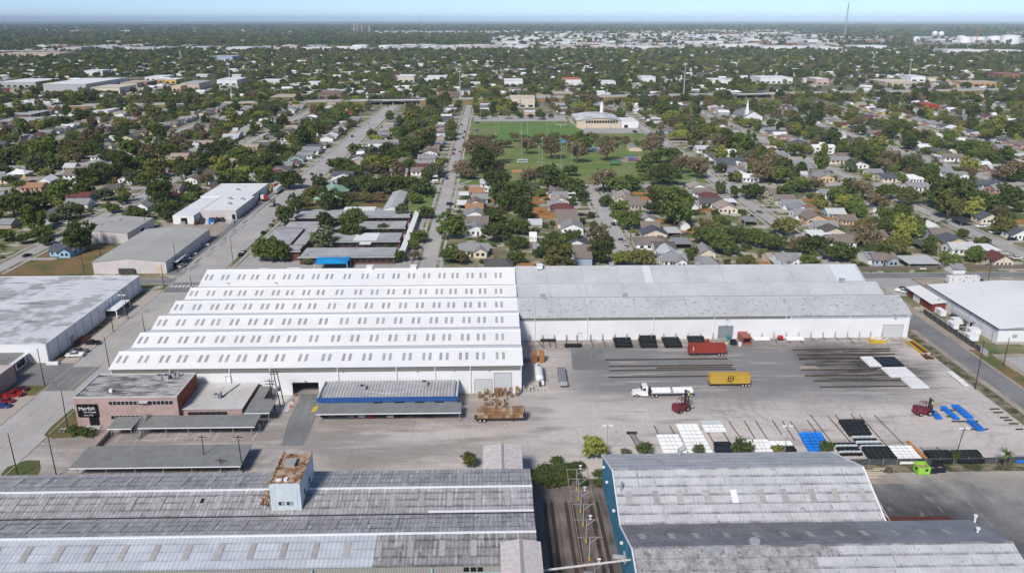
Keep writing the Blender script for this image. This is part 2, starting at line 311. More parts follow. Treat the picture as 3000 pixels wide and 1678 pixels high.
# yard: pale trodden caliche, smoother grey asphalt in the middle, dark stains along the racks on the right
def yard_mat():
    b = NB('trodden pale yard'); X, Y = b.axis(0), b.axis(1)
    base = b.mix(b.rng(b.noise(.045, 6), .36, .64), (.60,.545,.505), (.50,.455,.425))
    wob = b.math('MULTIPLY', b.math('SUBTRACT', b.noise(.05, 4), .5), 26)
    my = b.math('MULTIPLY', b.rng(b.math('ADD', Y, wob), 205, 222), b.rng(b.math('ADD', Y, wob), 268, 254))
    mx = b.math('MULTIPLY', b.rng(b.math('ADD', X, wob), 14, 34), b.rng(b.math('ADD', X, wob), 142, 120))
    base = b.mix(b.math('MULTIPLY', b.math('MULTIPLY', mx, my), .95), base, (.215,.212,.212))
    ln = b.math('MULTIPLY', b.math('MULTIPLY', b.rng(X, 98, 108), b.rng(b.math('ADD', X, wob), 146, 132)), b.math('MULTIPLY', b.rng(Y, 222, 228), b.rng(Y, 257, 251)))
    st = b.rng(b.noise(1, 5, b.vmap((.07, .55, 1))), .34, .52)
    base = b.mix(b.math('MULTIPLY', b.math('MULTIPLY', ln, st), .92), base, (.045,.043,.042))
    lf = b.math('MULTIPLY', b.rng(X, -20, -60), b.rng(b.math('ADD', Y, wob), 186, 204))
    base = b.mix(b.math('MULTIPLY', lf, .6), base, (.30,.27,.25))
    l2 = b.math('MULTIPLY', b.rng(b.math('ADD', X, wob), 22, -6), b.rng(b.noise(1, 5, b.vmap((.035, .10, 1))), .28, .56))
    base = b.mix(b.math('MULTIPLY', l2, .85), base, (.29,.255,.232))
    rk = b.math('MULTIPLY', b.math('MULTIPLY', b.rng(b.math('ADD', Y, b.math('MULTIPLY', wob, .12)), 251, 254.5), b.rng(X, 8, 12)), b.rng(b.noise(.5, 4), .3, .6))
    base = b.mix(b.math('MULTIPLY', rk, .75), base, (.20,.17,.15))
    sm = b.rng(b.noise(1, 5, b.vmap((.05, .22, 1))), .53, .68)
    base = b.mix(b.math('MULTIPLY', sm, .7), base, (.26,.23,.215))
    for ax, pt in ((X, 7.5), (Y, 9.)):
        jl = b.math('LESS_THAN', b.math('FRACT', b.math('DIVIDE', ax, pt)), .02)
        base = b.mix(b.math('MULTIPLY', b.math('MULTIPLY', jl, b.rng(b.noise(.06, 3), .45, .62)), .5), base, (.2,.18,.17))
    pale = b.rng(b.noise(1, 5, b.vmap((.04, .35, 1), (9, 3, 0))), .55, .66)
    base = b.mix(b.math('MULTIPLY', pale, .5), base, (.56,.52,.49))
    for cx0, cy0, r0, r1 in ((88, 208, 8, 34), (58, 196, 6, 24), (-44, 182, 5, 22), (118, 200, 8, 30)):   # turning circles left by tyres
        dd = b.math('SQRT', b.math('ADD', b.math('POWER', b.math('SUBTRACT', X, cx0), 2), b.math('POWER', b.math('SUBTRACT', Y, cy0), 2)))
        rg = b.math('SINE', b.math('ADD', b.math('MULTIPLY', dd, 1.9), b.math('MULTIPLY', b.noise(.12, 3), 5)))
        ms = b.math('MULTIPLY', b.math('MULTIPLY', b.rng(dd, r0, r0+4), b.rng(dd, r1, r1-7)), b.rng(b.noise(.07, 3), .42, .6))
        base = b.mix(b.math('MULTIPLY', b.math('MULTIPLY', b.rng(rg, .1, .9), ms), .22), base, (.22,.21,.20))
    crk = b.n.new('ShaderNodeTexVoronoi'); crk.feature = 'DISTANCE_TO_EDGE'; crk.inputs['Scale'].default_value = .16
    b.l.new(b.tc(), crk.inputs['Vector'])
    base = b.mix(b.math('MULTIPLY', b.rng(crk.outputs[0], .012, 0), .35), base, (.2,.18,.17))
    base = b.mix(b.math('MULTIPLY', b.rng(b.noise(.55, 3), .68, .73), .6), base, (.13,.12,.11))
    return b.out(b.scalecol(base, b.rng(b.noise(1.1, 3), .25, .75, .9, 1.1)), .9, .2)
M['yard'] = yard_mat()
def lot_mat():
    b = NB('dark worn asphalt lot'); wob = b.math('MULTIPLY', b.math('SUBTRACT', b.noise(.06, 4), .5), 30)
    base = b.mix(b.rng(b.noise(.09, 6), .36, .64), (.255,.25,.245), (.17,.17,.17))
    base = b.mix(b.rng(b.math('ADD', b.axis(1), wob), 164, 174), base, (.42,.38,.325))
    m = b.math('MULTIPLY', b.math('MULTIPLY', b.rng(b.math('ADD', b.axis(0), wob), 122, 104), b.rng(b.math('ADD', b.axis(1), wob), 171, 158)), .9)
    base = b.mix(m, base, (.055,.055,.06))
    base = b.mix(b.math('MULTIPLY', b.rng(b.noise(1, 5, b.vmap((.5, .12, 1))), .55, .68), .5), base, (.34,.33,.32))
    return b.out(b.scalecol(base, b.rng(b.noise(1.3, 3), .25, .75, .88, 1.12)), .9, .2)
M['lot'] = lot_mat()
def ground_mat():
    b = NB('neighbourhood ground')
    near = b.mix(b.rng(b.noise(.06, 5), .40, .60), (.10,.135,.042), (.27,.23,.155))
    near = b.mix(b.math('MULTIPLY', b.rng(b.noise(.11, 3), .54, .60), .85), near, (.47,.435,.39))
    far = b.mix(b.rng(b.noise(.004, 8), .42, .62), (.05,.07,.03), (.11,.12,.06))
    far = b.mix(b.math('MULTIPLY', b.rng(b.noise(.009, 6), .60, .66), .6), far, (.34,.32,.29))
    col = b.mix(b.rng(b.axis(1), 900, 1700), near, far)
    return b.out(b.scalecol(col, b.rng(b.noise(.8, 3), .25, .75, .85, 1.15)), .95, .1)
M['ground'] = ground_mat()
# ---------------------------------------------------------------- setting: ground, streets, yards
def sheet(name, pts, z, m, parent=None):
    mb = MB(); n = len(pts); mb.add([(p[0], p[1], z) for p in pts], [tuple(range(n))]); return struct(name, mb, m, parent)
def rect(x0, x1, y0, y1): return [(x0,y0),(x1,y0),(x1,y1),(x0,y1)]
sheet('ground', rect(-42000, 42000, -1500, 60000), 0, M['ground'])
SX = {-606:'sixth street left of the avenue', -510:'fourth street left of the avenue', -414:'third street left of the avenue', -318:'second street left of the avenue',
      -224:'first street left of the avenue', -129:'wide avenue', -30:'centre street', 65:'short street to the park', 157:'street right of the park',
      255:'second street right of the park', 351:'third street right of the park', 447:'fourth street right of the park', 543:'fifth street right of the park', 639:'sixth street right of the park'}
SY = [333, 537, 741, 945]
def road(name, x0, x1, y0, y1, m, z=.05, kerb=True, walk=True, along='y'):
    r = struct(name, MB().box(x0, x1, y0, y1, -.05, z), m)
    if kerb:
        for s in (0, 1):
            if along == 'y': k = MB().box(*((x0-.25, x0) if s == 0 else (x1, x1+.25)), y0, y1, 0, .16)
            else: k = MB().box(x0, x1, *((y0-.25, y0) if s == 0 else (y1, y1+.25)), 0, .16)
            obj('kerb', k.mesh('kerb', M['apron']), r)
    return r
avenue = road('avenue', -137.5, -121.5, 90, 1075, M['conc'])
for x in (-129.7, -129.3):
    obj('centre_line', MB().box(x-.07, x+.07, 90, 1075, .05, .056).mesh('centre_line', M['paint_yellow']), avenue)
patches = [(-137.3,-128,225,243,'asphalt'),(-137,-122,318,331,'asphalt')]
for x0, x1, y0, y1, m in patches:
    obj('road_patch', MB().box(x0, x1, y0, y1, .045, .0545).mesh('road_patch', M[m]), avenue)
for k in range(9):                                        # zebra bars at the two crossings by the warehouse corner
    obj('crossing_bar', MB().box(-136.5+k*1.65, -135.6+k*1.65, 324.5, 327.5, .05, .06).mesh('crossing_bar', M['paint_white']), avenue)
    obj('crossing_bar', MB().box(-136.5+k*1.65, -135.6+k*1.65, 528, 531, .05, .06).mesh('crossing_bar', M['paint_white']), avenue)
streets = {}
for x in SX:
    if x == -129: continue
    y0, y1 = 338, 1080
    if x == 65: y1 = 541
    if x == 157: y0 = 60
    w = 3.6
    nm = 'yard_road' if x == 157 else 'street'
    if x == 157:
        road('yard_road', 153.6, 161.6, 60, 329, M['asphalt'], kerb=False)
        y0 = 338
    streets[x] = road('street', x-w, x+w, y0, y1, M['conc'])
for y in SY:
    segs = [(-640, -137.8), (-121.2, 640)]
    if y == 333: segs = [(-640, -137.8), (-121.2, 153)] if 0 else [(-640,-137.8),(-121.2,300)]
    if y == 741: segs = [(-640,-137.8),(-121.2,-26),(153.3,640)]
    for a, b in segs: road('cross_street', a, b, y-3.8, y+3.8, M['conc_x'] if y != 333 else M['asphalt'], z=.055, along='x')
# main yard, alley and the bottom right lot
sheet('yard', [(-121.2,160),(149.5,160),(149.5,262),(8,262),(8,300),(-121.2,300)], .03, M['yard'])
sheet('loading_alley', rect(8, 26.5, 95, 172), .045, M['alley'])
sheet('asphalt_lot', rect(80, 190, 60, 173.5), .045, M['lot'])
sheet('grass_verge', rect(82, 152, 173, 177.2), .05, M['weeds'])
sheet('grass_verge', rect(147.5, 151.5, 177, 268), .055, M['weeds'])
sheet('road_shoulder', rect(151.5, 153.6, 60, 268), .052, M['dirt'])
sheet('road_shoulder', rect(161.6, 164.6, 60, 320), .052, M['dirt'])
sheet('grass_verge', rect(162.6, 167.5, 150, 250), .057, M['lotgrass'])
sheet('gravel_lot', rect(168, 260, 150, 246), .04, M['dirt'])
sheet('concrete_lot', rect(170, 260, 170, 243), .055, M['conc_x'])
sheet('asphalt_lot', rect(149.7, 182, 306, 328.5), .04, M['conc_x'])
sheet('trailer_lot', rect(183, 290, 300, 328), .042, M['dirt'])
sheet('parking_apron', rect(-143, -137.8, 246, 321), .06, M['apron'])
sheet('grass_verge', rect(-146.2, -143, 246.5, 321), .055, M['weeds'])
sheet('side_drive', rect(-175, -137.8, 229, 246), .058, M['asphalt'])
sheet('parking_apron', rect(-160, -137.8, 120, 222), .05, M['apron'])
sheet('asphalt_lot', rect(-160, -146.5, 160, 222), .06, M['asphalt'])
sheet('grass_island', rect(-146.3, -138.2, 222, 229), .09, M['lotgrass'])
sheet('grass_verge', [c('e1',*q) for q in ((372,275),(440,302),(650,290),(700,245),(690,60),(612,48),(430,205))], .1, M['grass'])
sheet('grass_island', [c('e1',*q) for q in ((8,605),(20,650),(300,650),(345,560),(335,487),(220,487),(60,545))], .1, M['grass'])
sheet('ramp_slab', [(-56.5,190),(-50.6,190),(-50.6,221),(-58,221),(-58,203)], .042, M['asphalt'])
sheet('concrete_pad', [(-64.8,209.5),(-59.5,209.5),(-58.5,219.8),(-64.8,219.8)], .06, M['pale_flat'])
sheet('asphalt_patch', [c('d3',590,822),c('d3',610,1045),c('d3',975,1045),c('d3',985,830)][::-1], .042, M['asphalt'])
sheet('asphalt_patch', [c('d3',1370,950),c('d3',1385,1003),c('d3',1850,1003),c('d3',1830,950)][::-1], .043, M['asphalt'])

sheet('sand_patch', [c('d4',305,1000),c('d4',330,1035),c('d4',530,1035),c('d4',480,998)], .048, M['dirt'])
sheet('dirt_pad', rect(84, 99, 168, 172.6), .06, M['dirt'])
# rough lot by the blue house
sheet('vacant_lot', [(-219,340),(-177.5,340),(-177.5,394),(-219,392)], .06, M['lotgrass'])
# school grounds, park and sports field
sheet('schoolyard', rect(-117, -38, 338, 470), .05, M['conc_x'])
sheet('school_lawn', rect(-60, -36, 446, 524), .06, M['parkgrass'])
sheet('school_lawn', rect(-117, -62, 474, 526), .058, M['lotgrass'])
sheet('park_lawn', [(-22,545),(150,545),(150,742),(-22,742)], .06, M['parkgrass'])
sheet('park_lawn', rect(-22, 150, 742, 925), .061, M['parkgrass'])
sheet('sports_field', [c('a2',1130,1068),c('a2',1870,1068),c('a2',1770,938),c('a2',1210,940)], .1, M['lawn'])
sheet('car_park', rect(-20, 84, 900, 955), .09, M['conc_x'])
sheet('car_park', rect(86, 150, 800, 930), .085, M['conc_x'])
sheet('playground', [c('b3',1030,215),c('b3',1130,262),c('b3',1320,255),c('b3',1310,205)][::-1][::-1], .1, M['dirt'])
sheet('ball_diamond', [c('b3',0,335),c('b3',0,365),c('b3',90,362),c('b3',100,335)], .1, flat('orange infield clay', (.50,.24,.12), .9))
def path(name, pts, w, m, z=.1):
    mb = MB()
    for a, b in zip(pts, pts[1:]):
        d = Vector((b[0]-a[0], b[1]-a[1])).normalized()*w/2; n = Vector((-d.y, d.x))
        mb.quad((a[0]-n.x-d.x*.3,a[1]-n.y-d.y*.3,z),(b[0]-n.x,b[1]-n.y,z),(b[0]+n.x,b[1]+n.y,z),(a[0]+n.x-d.x*.3,a[1]+n.y-d.y*.3,z)); z += .004
    return struct(name, mb, m)
path('park_path', [c('b3',1300,470),c('b3',1650,460),c('b3',1800,440),c('b3',1890,400)], 2.2, M['conc'])
path('park_path', [c('b2',2000,500),c('b2',2130,455),c('b2',2230,420),c('b2',2190,360)], 2.2, M['conc'], .12)
path('park_path', [c('b3',240,255),c('b3',420,275),c('b3',560,320),c('b3',620,370)], 1.6, M['conc'], .14)

# ---------------------------------------------------------------- building helpers
def PL(k, x, y, Y0):                                      # crop pixel on the wall plane at depth Y0 -> (X, Z)
    o = CR[k]; a = Vector((*G(o[0]+x/o[2], o[1]+y/o[2], 0), 0)); cc = Vector((0, 0, HC)); t = Y0/a.y if a.y else 0
    p = cc+(a-cc)*t; return p.x, p.z
def PX(k, x, y, X0):                                      # crop pixel on the wall plane at X0 -> (Y, Z)
    o = CR[k]; a = Vector((*G(o[0]+x/o[2], o[1]+y/o[2], 0), 0)); cc = Vector((0, 0, HC)); t = X0/a.x
    p = cc+(a-cc)*t; return p.y, p.z
def xprism(mb, x0, x1, prof, mi=0):                       # profile (y, z) extruded along X
    n = len(prof); vs = [(x0, p[0], p[1]) for p in prof]+[(x1, p[0], p[1]) for p in prof]
    return mb.add(vs, [tuple(range(n)), tuple(range(2*n-1, n-1, -1))]+[(i, n+i, n+(i+1) % n, (i+1) % n) for i in range(n)], mi)
def yprism(mb, y0, y1, prof, mi=0):                       # profile (x, z) extruded along Y
    n = len(prof); vs = [(p[0], y0, p[1]) for p in prof]+[(p[0], y1, p[1]) for p in prof]
    return mb.add(vs, [tuple(range(n-1, -1, -1)), tuple(range(n, 2*n))]+[(i, (i+1) % n, n+(i+1) % n, n+i) for i in range(n)], mi)
def slope(x0, x1, ya, za, yb, zb, t=.12, lift=.06):
    return MB().slab((x0,ya,za+lift+t),(x1,ya,za+lift+t),(x1,yb,zb+lift+t),(x0,yb,zb+lift+t), t)
def on_slope(x0, x1, ya, za, yb, zb, f0, f1, lift=.2, t=.05):   # a sheet lying on a slope between fractions f0..f1
    p = lambda f: (ya+(yb-ya)*f, za+(zb-za)*f+lift+t)
    (y0, z0), (y1, z1) = p(f0), p(f1)
    return MB().slab((x0,y0,z0),(x1,y0,z0),(x1,y1,z1),(x0,y1,z1), t)
def door_on(parent, name, k, x0, x1, y0, y1, Yw, m, proud=.06, frame=True, zmin=0):
    X0, Z1 = PL(k, x0, y0, Yw); X1, _ = PL(k, x1, y0, Yw); _, Z0 = PL(k, x0, y1, Yw); Z0 = max(Z0, zmin)
    if Z0 < .5: Z0 = .03
    d = part(name, MB().box(X0, X1, Yw-proud, Yw+.05, Z0, Z1), m, parent)
    if frame:
        fb = MB().box(X0-.15, X1+.15, Yw-proud-.06, Yw, Z1+.002, Z1+.2)
        fb.box(X0-.15, X0-.002, Yw-proud-.06, Yw, Z0, Z1); fb.box(X1+.002, X1+.15, Yw-proud-.06, Yw, Z0, Z1)
        part('door_frame', fb, M['hvac'], d)
    return d
def windows_row(parent, x0, x1, n, Yw, z0, z1, name='window', gap=.12, m=None):
    w = (x1-x0)/n
    me = MB().box(gap, w-gap, -.05, .08, 0, z1-z0).mesh('window', m or M['glass'])
    for i in range(n):
        o = obj(name, me, parent, Vector((x0+i*w, Yw, z0))-wl(parent))
    return n
def sideglass(parent, y0, y1, n, Xw, z0, z1, s=1, m=None):
    w = (y1-y0)/n; me = MB().box(-.05, .08, .15, w-.15, 0, z1-z0).mesh('window', m or M['glass'])
    for i in range(n): obj('window', me, parent, Vector((Xw, y0+i*w, z0))-wl(parent))
def unit(parent, x, y, z, w=1.6, d=1.2, h=1.1):
    u = part('air_conditioner', MB().box(x-w/2, x+w/2, y-d/2, y+d/2, z, z+h), M['hvac'], parent)
    part('fan', MB().cyl((x,y,z+h),(x,y,z+h+.12), min(w,d)*.36, n=12), M['dark_steel'], u); return u

# ---------------------------------------------------------------- the white six-bay warehouse
WX0, WX1, WY = -113.4, 8.3, 220.3
EV, RD = 9.3, 11.4
bays = [(220.3,235.4),(235.4,250.9),(250.9,266.2),(266.2,281.4),(281.4,296.0),(296.0,319.6)]
wh = thing('warehouse', 'huge white six-bay warehouse with rows of paired grey skylights', 'warehouse', (-52, 270, 0))
prof = [(235.4, 0)]
for i, (a, b) in enumerate(bays[1:], 1): prof += [(a, EV), ((a+b)/2, RD+(1.2 if i == 5 else 0))]
prof += [(319.6, EV), (319.6, 0)]
part('wall', xprism(MB(), WX0, WX1, prof[::-1]), M['white_wall'], wh)
dx0, dz1 = PL('d2', 362, 1167, WY); dx1, _ = PL('d2', 627, 1167, WY)
fw = MB().box(WX0, dx0, WY, WY+.3, 0, EV); fw.box(dx1, WX1, WY, WY+.3, 0, EV); fw.box(dx0, dx1, WY, WY+.3, dz1, EV)
part('front_wall', fw, M['white_wall'], wh)
for xe in (WX0, WX1-.3): part('end_wall', xprism(MB(), xe, xe+.3, [(WY+.3,0),(WY+.3,EV),((WY+235.4)/2,RD),(235.4,EV),(235.4,0)][::-1]), M['white_wall'], wh)
sky_px = [('d1',x) for x in (1250,1460,1670,1845,2055,2260,2435)]+[('d2',x) for x in (65,242,475,708,912,1115,1315,1515,1715,1887,2085,2255,2455)]
sky_X = [c(k, x, 925, EV+1)[0] for k, x in sky_px]
for i, (a, b) in enumerate(bays):
    rz = RD+(1.2 if i == 5 else 0); mid = (a+b)/2; lo = a-(.35 if i == 0 else 0)
    za = EV-(.1 if i == 0 else 0)
    part('roof', slope(WX0-.4, WX1+.4, lo, za, mid, rz), M['white_roof'], wh)
    part('roof', slope(WX0-.4, WX1+.4, mid+.002, rz, b-.004, EV), M['white_roof'], wh)
    part('ridge_cap', MB().box(WX0-.4, WX1+.4, mid-.3, mid+.3, rz+.1, rz+.26), M['white_trim'], wh)
    if i: part('gutter', MB().box(WX0-.2, WX1+.2, a-.28, a+.28, EV+.02, EV+.24), M['hvac'], wh)
    for X in sky_X:
        for dx in (-.95, .95):
            f0, f1 = (.40, .70) if i == 5 else (.30, .74)
            part('skylight', on_slope(X+dx-.42, X+dx+.42, a, EV, mid, rz, f0, f1), M['skylight'], wh)
part('louvre_band', MB().box(WX0+.2, WX1-.3, WY-.06, WY+.02, 7.55, 9.12), M['band'], wh)
part('eave_trim', MB().box(WX0-.4, WX1+.4, WY-.5, WY-.38, 9.2, 9.42), M['white_trim'], wh)
for k, x in (('d1',1705),('d1',2305),('d2',140),('d2',820),('d2',1410),('d2',1800),('d2',2155)):
    X, _ = PL(k, x, 1030, WY); part('downspout', MB().box(X-.1, X+.1, WY-.36, WY-.12, .04, 9.15), M['white_trim'], wh)
door_on(wh, 'roller_door', 'd2', 2197, 2370, 1137, 1275, WY, M['roller'])
door_on(wh, 'roller_door', 'd2', 2395, 2566, 1072, 1275, WY, M['roller'])
door_on(wh, 'door', 'd1', 2268, 2322, 1108, 1165, WY, M['white_trim'])
for k, x, y in (('d2',868,1048),('d2',1615,1043),('d2',1985,1035),('d2',2333,1033),('d2',497,1150)):
    X, Z = PL(k, x, y, WY); part('wall_lamp', MB().box(X-.25, X+.25, WY-.55, WY-.02, Z-.15, Z+.1), M['steel'], wh)
X, Z = PL('d2', 45, 1200, WY); part('vent_grille', MB().box(X-.6, X+.6, WY-.05, WY+.02, Z-.5, Z+.5), M['hvac'], wh)
for k, x, y in (('d1',2310,175),('d2',215,172)):
    X, Y = c(k, x, y+25, RD); part('roof_lamp', MB().cyl((X,Y,RD-.8),(X,Y,RD+1.1),.09).box(X-1.1,X+.2,Y-.3,Y+.3,RD+1.05,RD+1.3), M['hvac'], wh)
for k, x in (('b2',1158),('b2',1592),('b3',275)):
    X, Y = c(k, x, 1290, 13.2); part('ridge_vent', MB().box(X-1.1, X+1.1, 306.6, 308.8, 12.5, 13.9).box(X-1.3, X+1.3, 306.3, 309.1, 13.9, 14.1), M['white_trim'], wh)

# ---------------------------------------------------------------- the grey-roofed three-bay warehouse on the right
gh = thing('warehouse', 'long grey metal-roofed three-bay warehouse with white wall behind the pipe racks', 'warehouse', (78, 292, 0))
GX0, GX1, GY, GE = 8.9, 147.3, 262.0, 8.5
gb = [(262.0,283.0,11.9),(283.0,298.2,11.2),(298.2,321.0,12.6)]
prof = [(262.0,0)]
for a, b, rz in gb: prof += [(a,GE),((a+b)/2,rz)]
prof += [(321.0,GE),(321.0,0)]
part('wall', xprism(MB(), GX0, GX1, prof[::-1]), M['white_wall'], gh)
for i, (a, b, rz) in enumerate(gb):
    mid = (a+b)/2; lo = a-(.4 if i == 0 else 0); za = GE-(.12 if i == 0 else 0)
    part('roof', slope(GX0-.3, GX1+.5, lo, za, mid, rz), M['grey_roof'] if i else M['grey_roof_worn'], gh)
    part('roof', slope(GX0-.3, GX1+.5, mid+.002, rz, b-.004, GE), M['grey_roof'], gh)
    part('ridge_cap', MB().box(GX0-.3, GX1+.5, mid-.28, mid+.28, rz+.08, rz+.24), M['grey_roof'], gh)
    if i: part('gutter', MB().box(GX0-.1, GX1+.2, a-.22, a+.22, GE+.03, GE+.22), M['steel'], gh)
part('new_roof_sheets', on_slope(136.5, 146.8, 298.2, GE, 309.6, 12.6, .08, .96), M['pale_panel'], gh)
part('new_roof_sheets', on_slope(60, 63.2, 298.2, GE, 309.6, 12.6, .05, .97), M['pale_panel'], gh)
part('louvre_band', MB().box(GX0+.3, 104.5, GY-.06, GY+.02, 7.35, 8.4), M['band'], gh)
part('louvre_band', MB().box(104.9, GX1-.2, GY-.06, GY+.02, 7.35, 8.4), M['band_blue'], gh)
for k, x in (('d3',230),('d3',757),('d3',1423),('d3',2035),('d4',180),('d4',825),('d4',1405)):
    X, _ = PL(k, x, 520, GY); part('downspout', MB().box(X-.09, X+.09, GY-.34, GY-.12, .04, 8.4), M['white_trim'], gh)
door_on(gh, 'roller_door', 'd3', 2077, 2222, 600, 716, GY, M['roller_grey'])
door_on(gh, 'roller_door', 'd4', 1160, 1360, 590, 700, GY, M['roller'])
door_on(gh, 'door', 'd3', 668, 692, 672, 716, GY, M['white_trim'])
for k, x, y in (('d4',1280,520),('d3',2165,532),('d3',2152,588)):
    X, Z = PL(k, x, y, GY); part('wall_lamp', MB().box(X-.25, X+.25, GY-.5, GY-.02, Z-.15, Z+.12), M['steel'], gh)
for k, x, y, rz in (('d3',308,285,11.9),('d3',1133,285,11.9),('d3',275,5,12.6),('b3',1003,1285,12.6),('b3',1865,1280,12.6),('b4',165,1270,12.6),('d4',762,150,11.2)):
    X, Y = c(k, x, y, rz+1); Y = {11.9:272.5, 12.6:309.6, 11.2:290.6}[rz]
    part('ridge_vent', MB().box(X-.75, X+.75, Y-.75, Y+.75, rz-.2, rz+1.2).box(X-.95, X+.95, Y-.95, Y+.95, rz+1.2, rz+1.45), M['hvac'], gh)

# ---------------------------------------------------------------- pink brick office with sign, its low wing and canopies
br = thing('office_building', 'two-storey dusty pink brick office with black sign and strip windows', 'building', (-101, 210, 0))
BX0, BX1, BY0, BY1, BH = -115.6, -87.4, 202.2, 217.6, 8.6
part('wall', MB().box(BX0, BX1-.02, BY0, BY1, 0, BH), M['pink_brick'], br)
part('side_wall', MB().box(BX1-.02, BX1+.12, BY0+.1, BY1-.1, 4.3, BH+.3), M['red_brick'], br)  # right-facing side: shade put into a darker brick colour
part('roof', MB().box(BX0+.35, BX1-.35, BY0+.35, BY1-.35, BH, BH+.1), M['tar_roof'], br)
pr = MB().box(BX0-.1, BX1+.1, BY0-.1, BY0+.35, BH, BH+.4); pr.box(BX0-.1, BX0+.35, BY0+.35, BY1-.35, BH, BH+.4)
pr.box(BX1-.35, BX1+.1, BY0+.35, BY1-.35, BH, BH+.4); pr.box(BX0-.1, BX1+.1, BY1-.35, BY1+.1, BH, BH+.4)
part('parapet', pr, M['pale_flat'], br)
for z in (2.2, 6.55):
    f = part('window_band', MB().box(-106.2, -97.3, BY0-.04, BY0+.05, z-.1, z+1.15).box(-95.4, -88.6, BY0-.04, BY0+.05, z-.1, z+1.15), M['pale_flat'], br)
    windows_row(f, -106.2, -97.3, 8, BY0-.03, z, z+1.05, gap=.08); windows_row(f, -95.4, -88.6, 6, BY0-.03, z, z+1.05, gap=.08)
sg = part('sign', MB().box(-114.9, -109.3, BY0-.35, BY0-.1, 3.1, 6.9), flat('black sign board', (.006,.006,.008), .4), br)
wt = flat('white sign letters', (.8,.8,.8), .5)
for body, sz, x, z in (('Merfish', 1.5, -112.2, 5.65), ('Pipe & Supply', .62, -111.5, 4.6), ('Since 1920', .58, -112.0, 3.65)):
    t = obj('lettering', text_mesh(body, sz, wt), sg, Vector((x, BY0-.37, z))-wl(sg)); t.rotation_euler = (R(90), 0, 0)
    if body == 'Merfish': t.rotation_euler = (R(90), R(-2), 0)
part('porch_opening', MB().box(-112.2, -109.5, BY0-.04, BY0+.05, .15, 2.9), M['dark'], br)
part('entrance_step', MB().box(-113, -109, BY0-1.6, BY0-.01, 0, .3), M['pale_flat'], br)
part('stair_canopy', MB().box(-97.6, -95.2, BY0-1.2, BY0-.06, 7.5, 7.75), M['pale_flat'], br)
st = MB()
for i in range(14): st.box(-96.9, -95.6, BY0-1.5-i*.5, BY0-1.05-i*.5, 4.3-i*.31, 4.42-i*.31)
for x in (-97, -95.5): st.cyl((x,BY0-1.2,5.4),(x,BY0-8.3,1.2),.05).cyl((x,BY0-1.2,4.2),(x,BY0-8.3,.1),.07)
part('outside_stair', st, M['steel'], br)
for x, y in ((-96.5,214),(-94.6,214),(-93.4,215.6)): unit(br, x, y, BH+.1, 1.6, 1.4, 1.3)
part('duct', MB().box(-98.5,-92,215.2,215.7,BH+.1,BH+.55).cyl((-91.8,215.5,BH+.1),(-91.8,215.5,BH+1.6),.45), M['hvac'], br)
part('roof_vent', MB().box(-107.2,-106.4,205.4,206.2,BH+.1,BH+1.), M['white_trim'], br)
lw = thing('office_wing', 'single-storey brick wing with pale flat roof beside the pink office', 'building', (-79, 211, 0))
part('wall', MB().box(BX1+.13, -70.5, 203.6, 219.6, 0, 4.2), M['pink_brick'], lw)
part('roof', MB().box(BX1+.13, -70.2, 203.3, 219.8, 4.2, 4.42), M['pale_flat'], lw)
part('side_wall', MB().box(-70.5, -70.38, 203.7, 219.5, 0, 4.18), M['red_brick'], lw)  # shade painted into this right-facing side as well
windows_row(lw, -85.6, -74.6, 7, 203.56, 2.5, 3.4, gap=.05)
unit(lw, -79.6, 210.2, 4.42, 1.5, 1.1, 1.2); part('panel', MB().box(-78.4,-78.2,209.4,211.2,4.42,6.2), M['hvac'], lw)
part('conduit', MB().cyl((-78,211,4.5),(-75.6,219,4.5),.16), M['timber'], lw)
def canopy(label, x0, x1, y0, y1, z, pts, slope_z=.25, roofm='shingle_flat', name='carport'):
    t = thing(name, label, 'carport', ((x0+x1)/2, (y0+y1)/2, 0))
    r = part('roof', MB().slab((x0,y0,z),(x1,y0,z),(x1,y1,z+slope_z),(x0,y1,z+slope_z),.16), M[roofm], t)
    part('fascia', MB().box(x0, x1, y0-.08, y0-.002, z-.22, z+.04), M['white_trim'], r)
    for x, y in pts: part('post', MB().box(x-.08, x+.08, y-.08, y+.08, 0, z-.1), M['steel'], t)
    return t
canopy('long grey carport roof in front of the pink brick office', -96.0, -64.8, 195.4, 202.0, 2.9, [(x, 196.2) for x in (-95,-89,-83,-77,-71,-66)]+[(x,201) for x in (-95,-83,-71,-66)])
canopy('small grey entrance canopy left of the office stair', -104.2, -97.6, 195.2, 201.7, 2.9, [(-103.6,196),(-98.2,196),(-103.6,201),(-98.2,201)], name='entrance_canopy')
canopy('grey side canopy wrapping the right end of the brick wing', -69.8, -62.6, 202.6, 211, 3.3, [(-69.3,203.4),(-63.2,203.4),(-63.2,210.4)], name='side_canopy')
canopy('narrow grey walkway roof running back to the white warehouse', -69.8, -66.6, 211.05, 219.4, 3.3, [(-67,214),(-67,218.8)], name='walkway_canopy')
t = canopy('big grey free-standing carport at the foot of the brick office', -104.4, -62.6, 175.2, 185.6, 2.9, [(x,y) for x in (-103,-96,-89,-82,-75,-68,-63.4) for y in (176.2,184.6)])
for x0, x1, n, y0, y1 in ((-101.5,-65,8,196,201.4),(-102,-64,9,172.5,182)):
    for i in range(n):
        X = x0+(x1-x0)*i/(n-1); sheet('bay_line', rect(X-.08, X+.08, y0-3, y1), .068, M['paint_white'], streets[-30])
rw = thing('retaining_wall', 'low pink brick wall with dark railing beside the office drive', 'wall', (-104.6, 191, 0))
part('brickwork', MB().box(-105.6,-104.4,187.4,197.4,0,1.3), M['pink_brick'], rw)
rl = MB()
for i in range(12): rl.cyl((-104,187.6+i*.9,0),(-104,187.6+i*.9,1.9),.05,n=5)
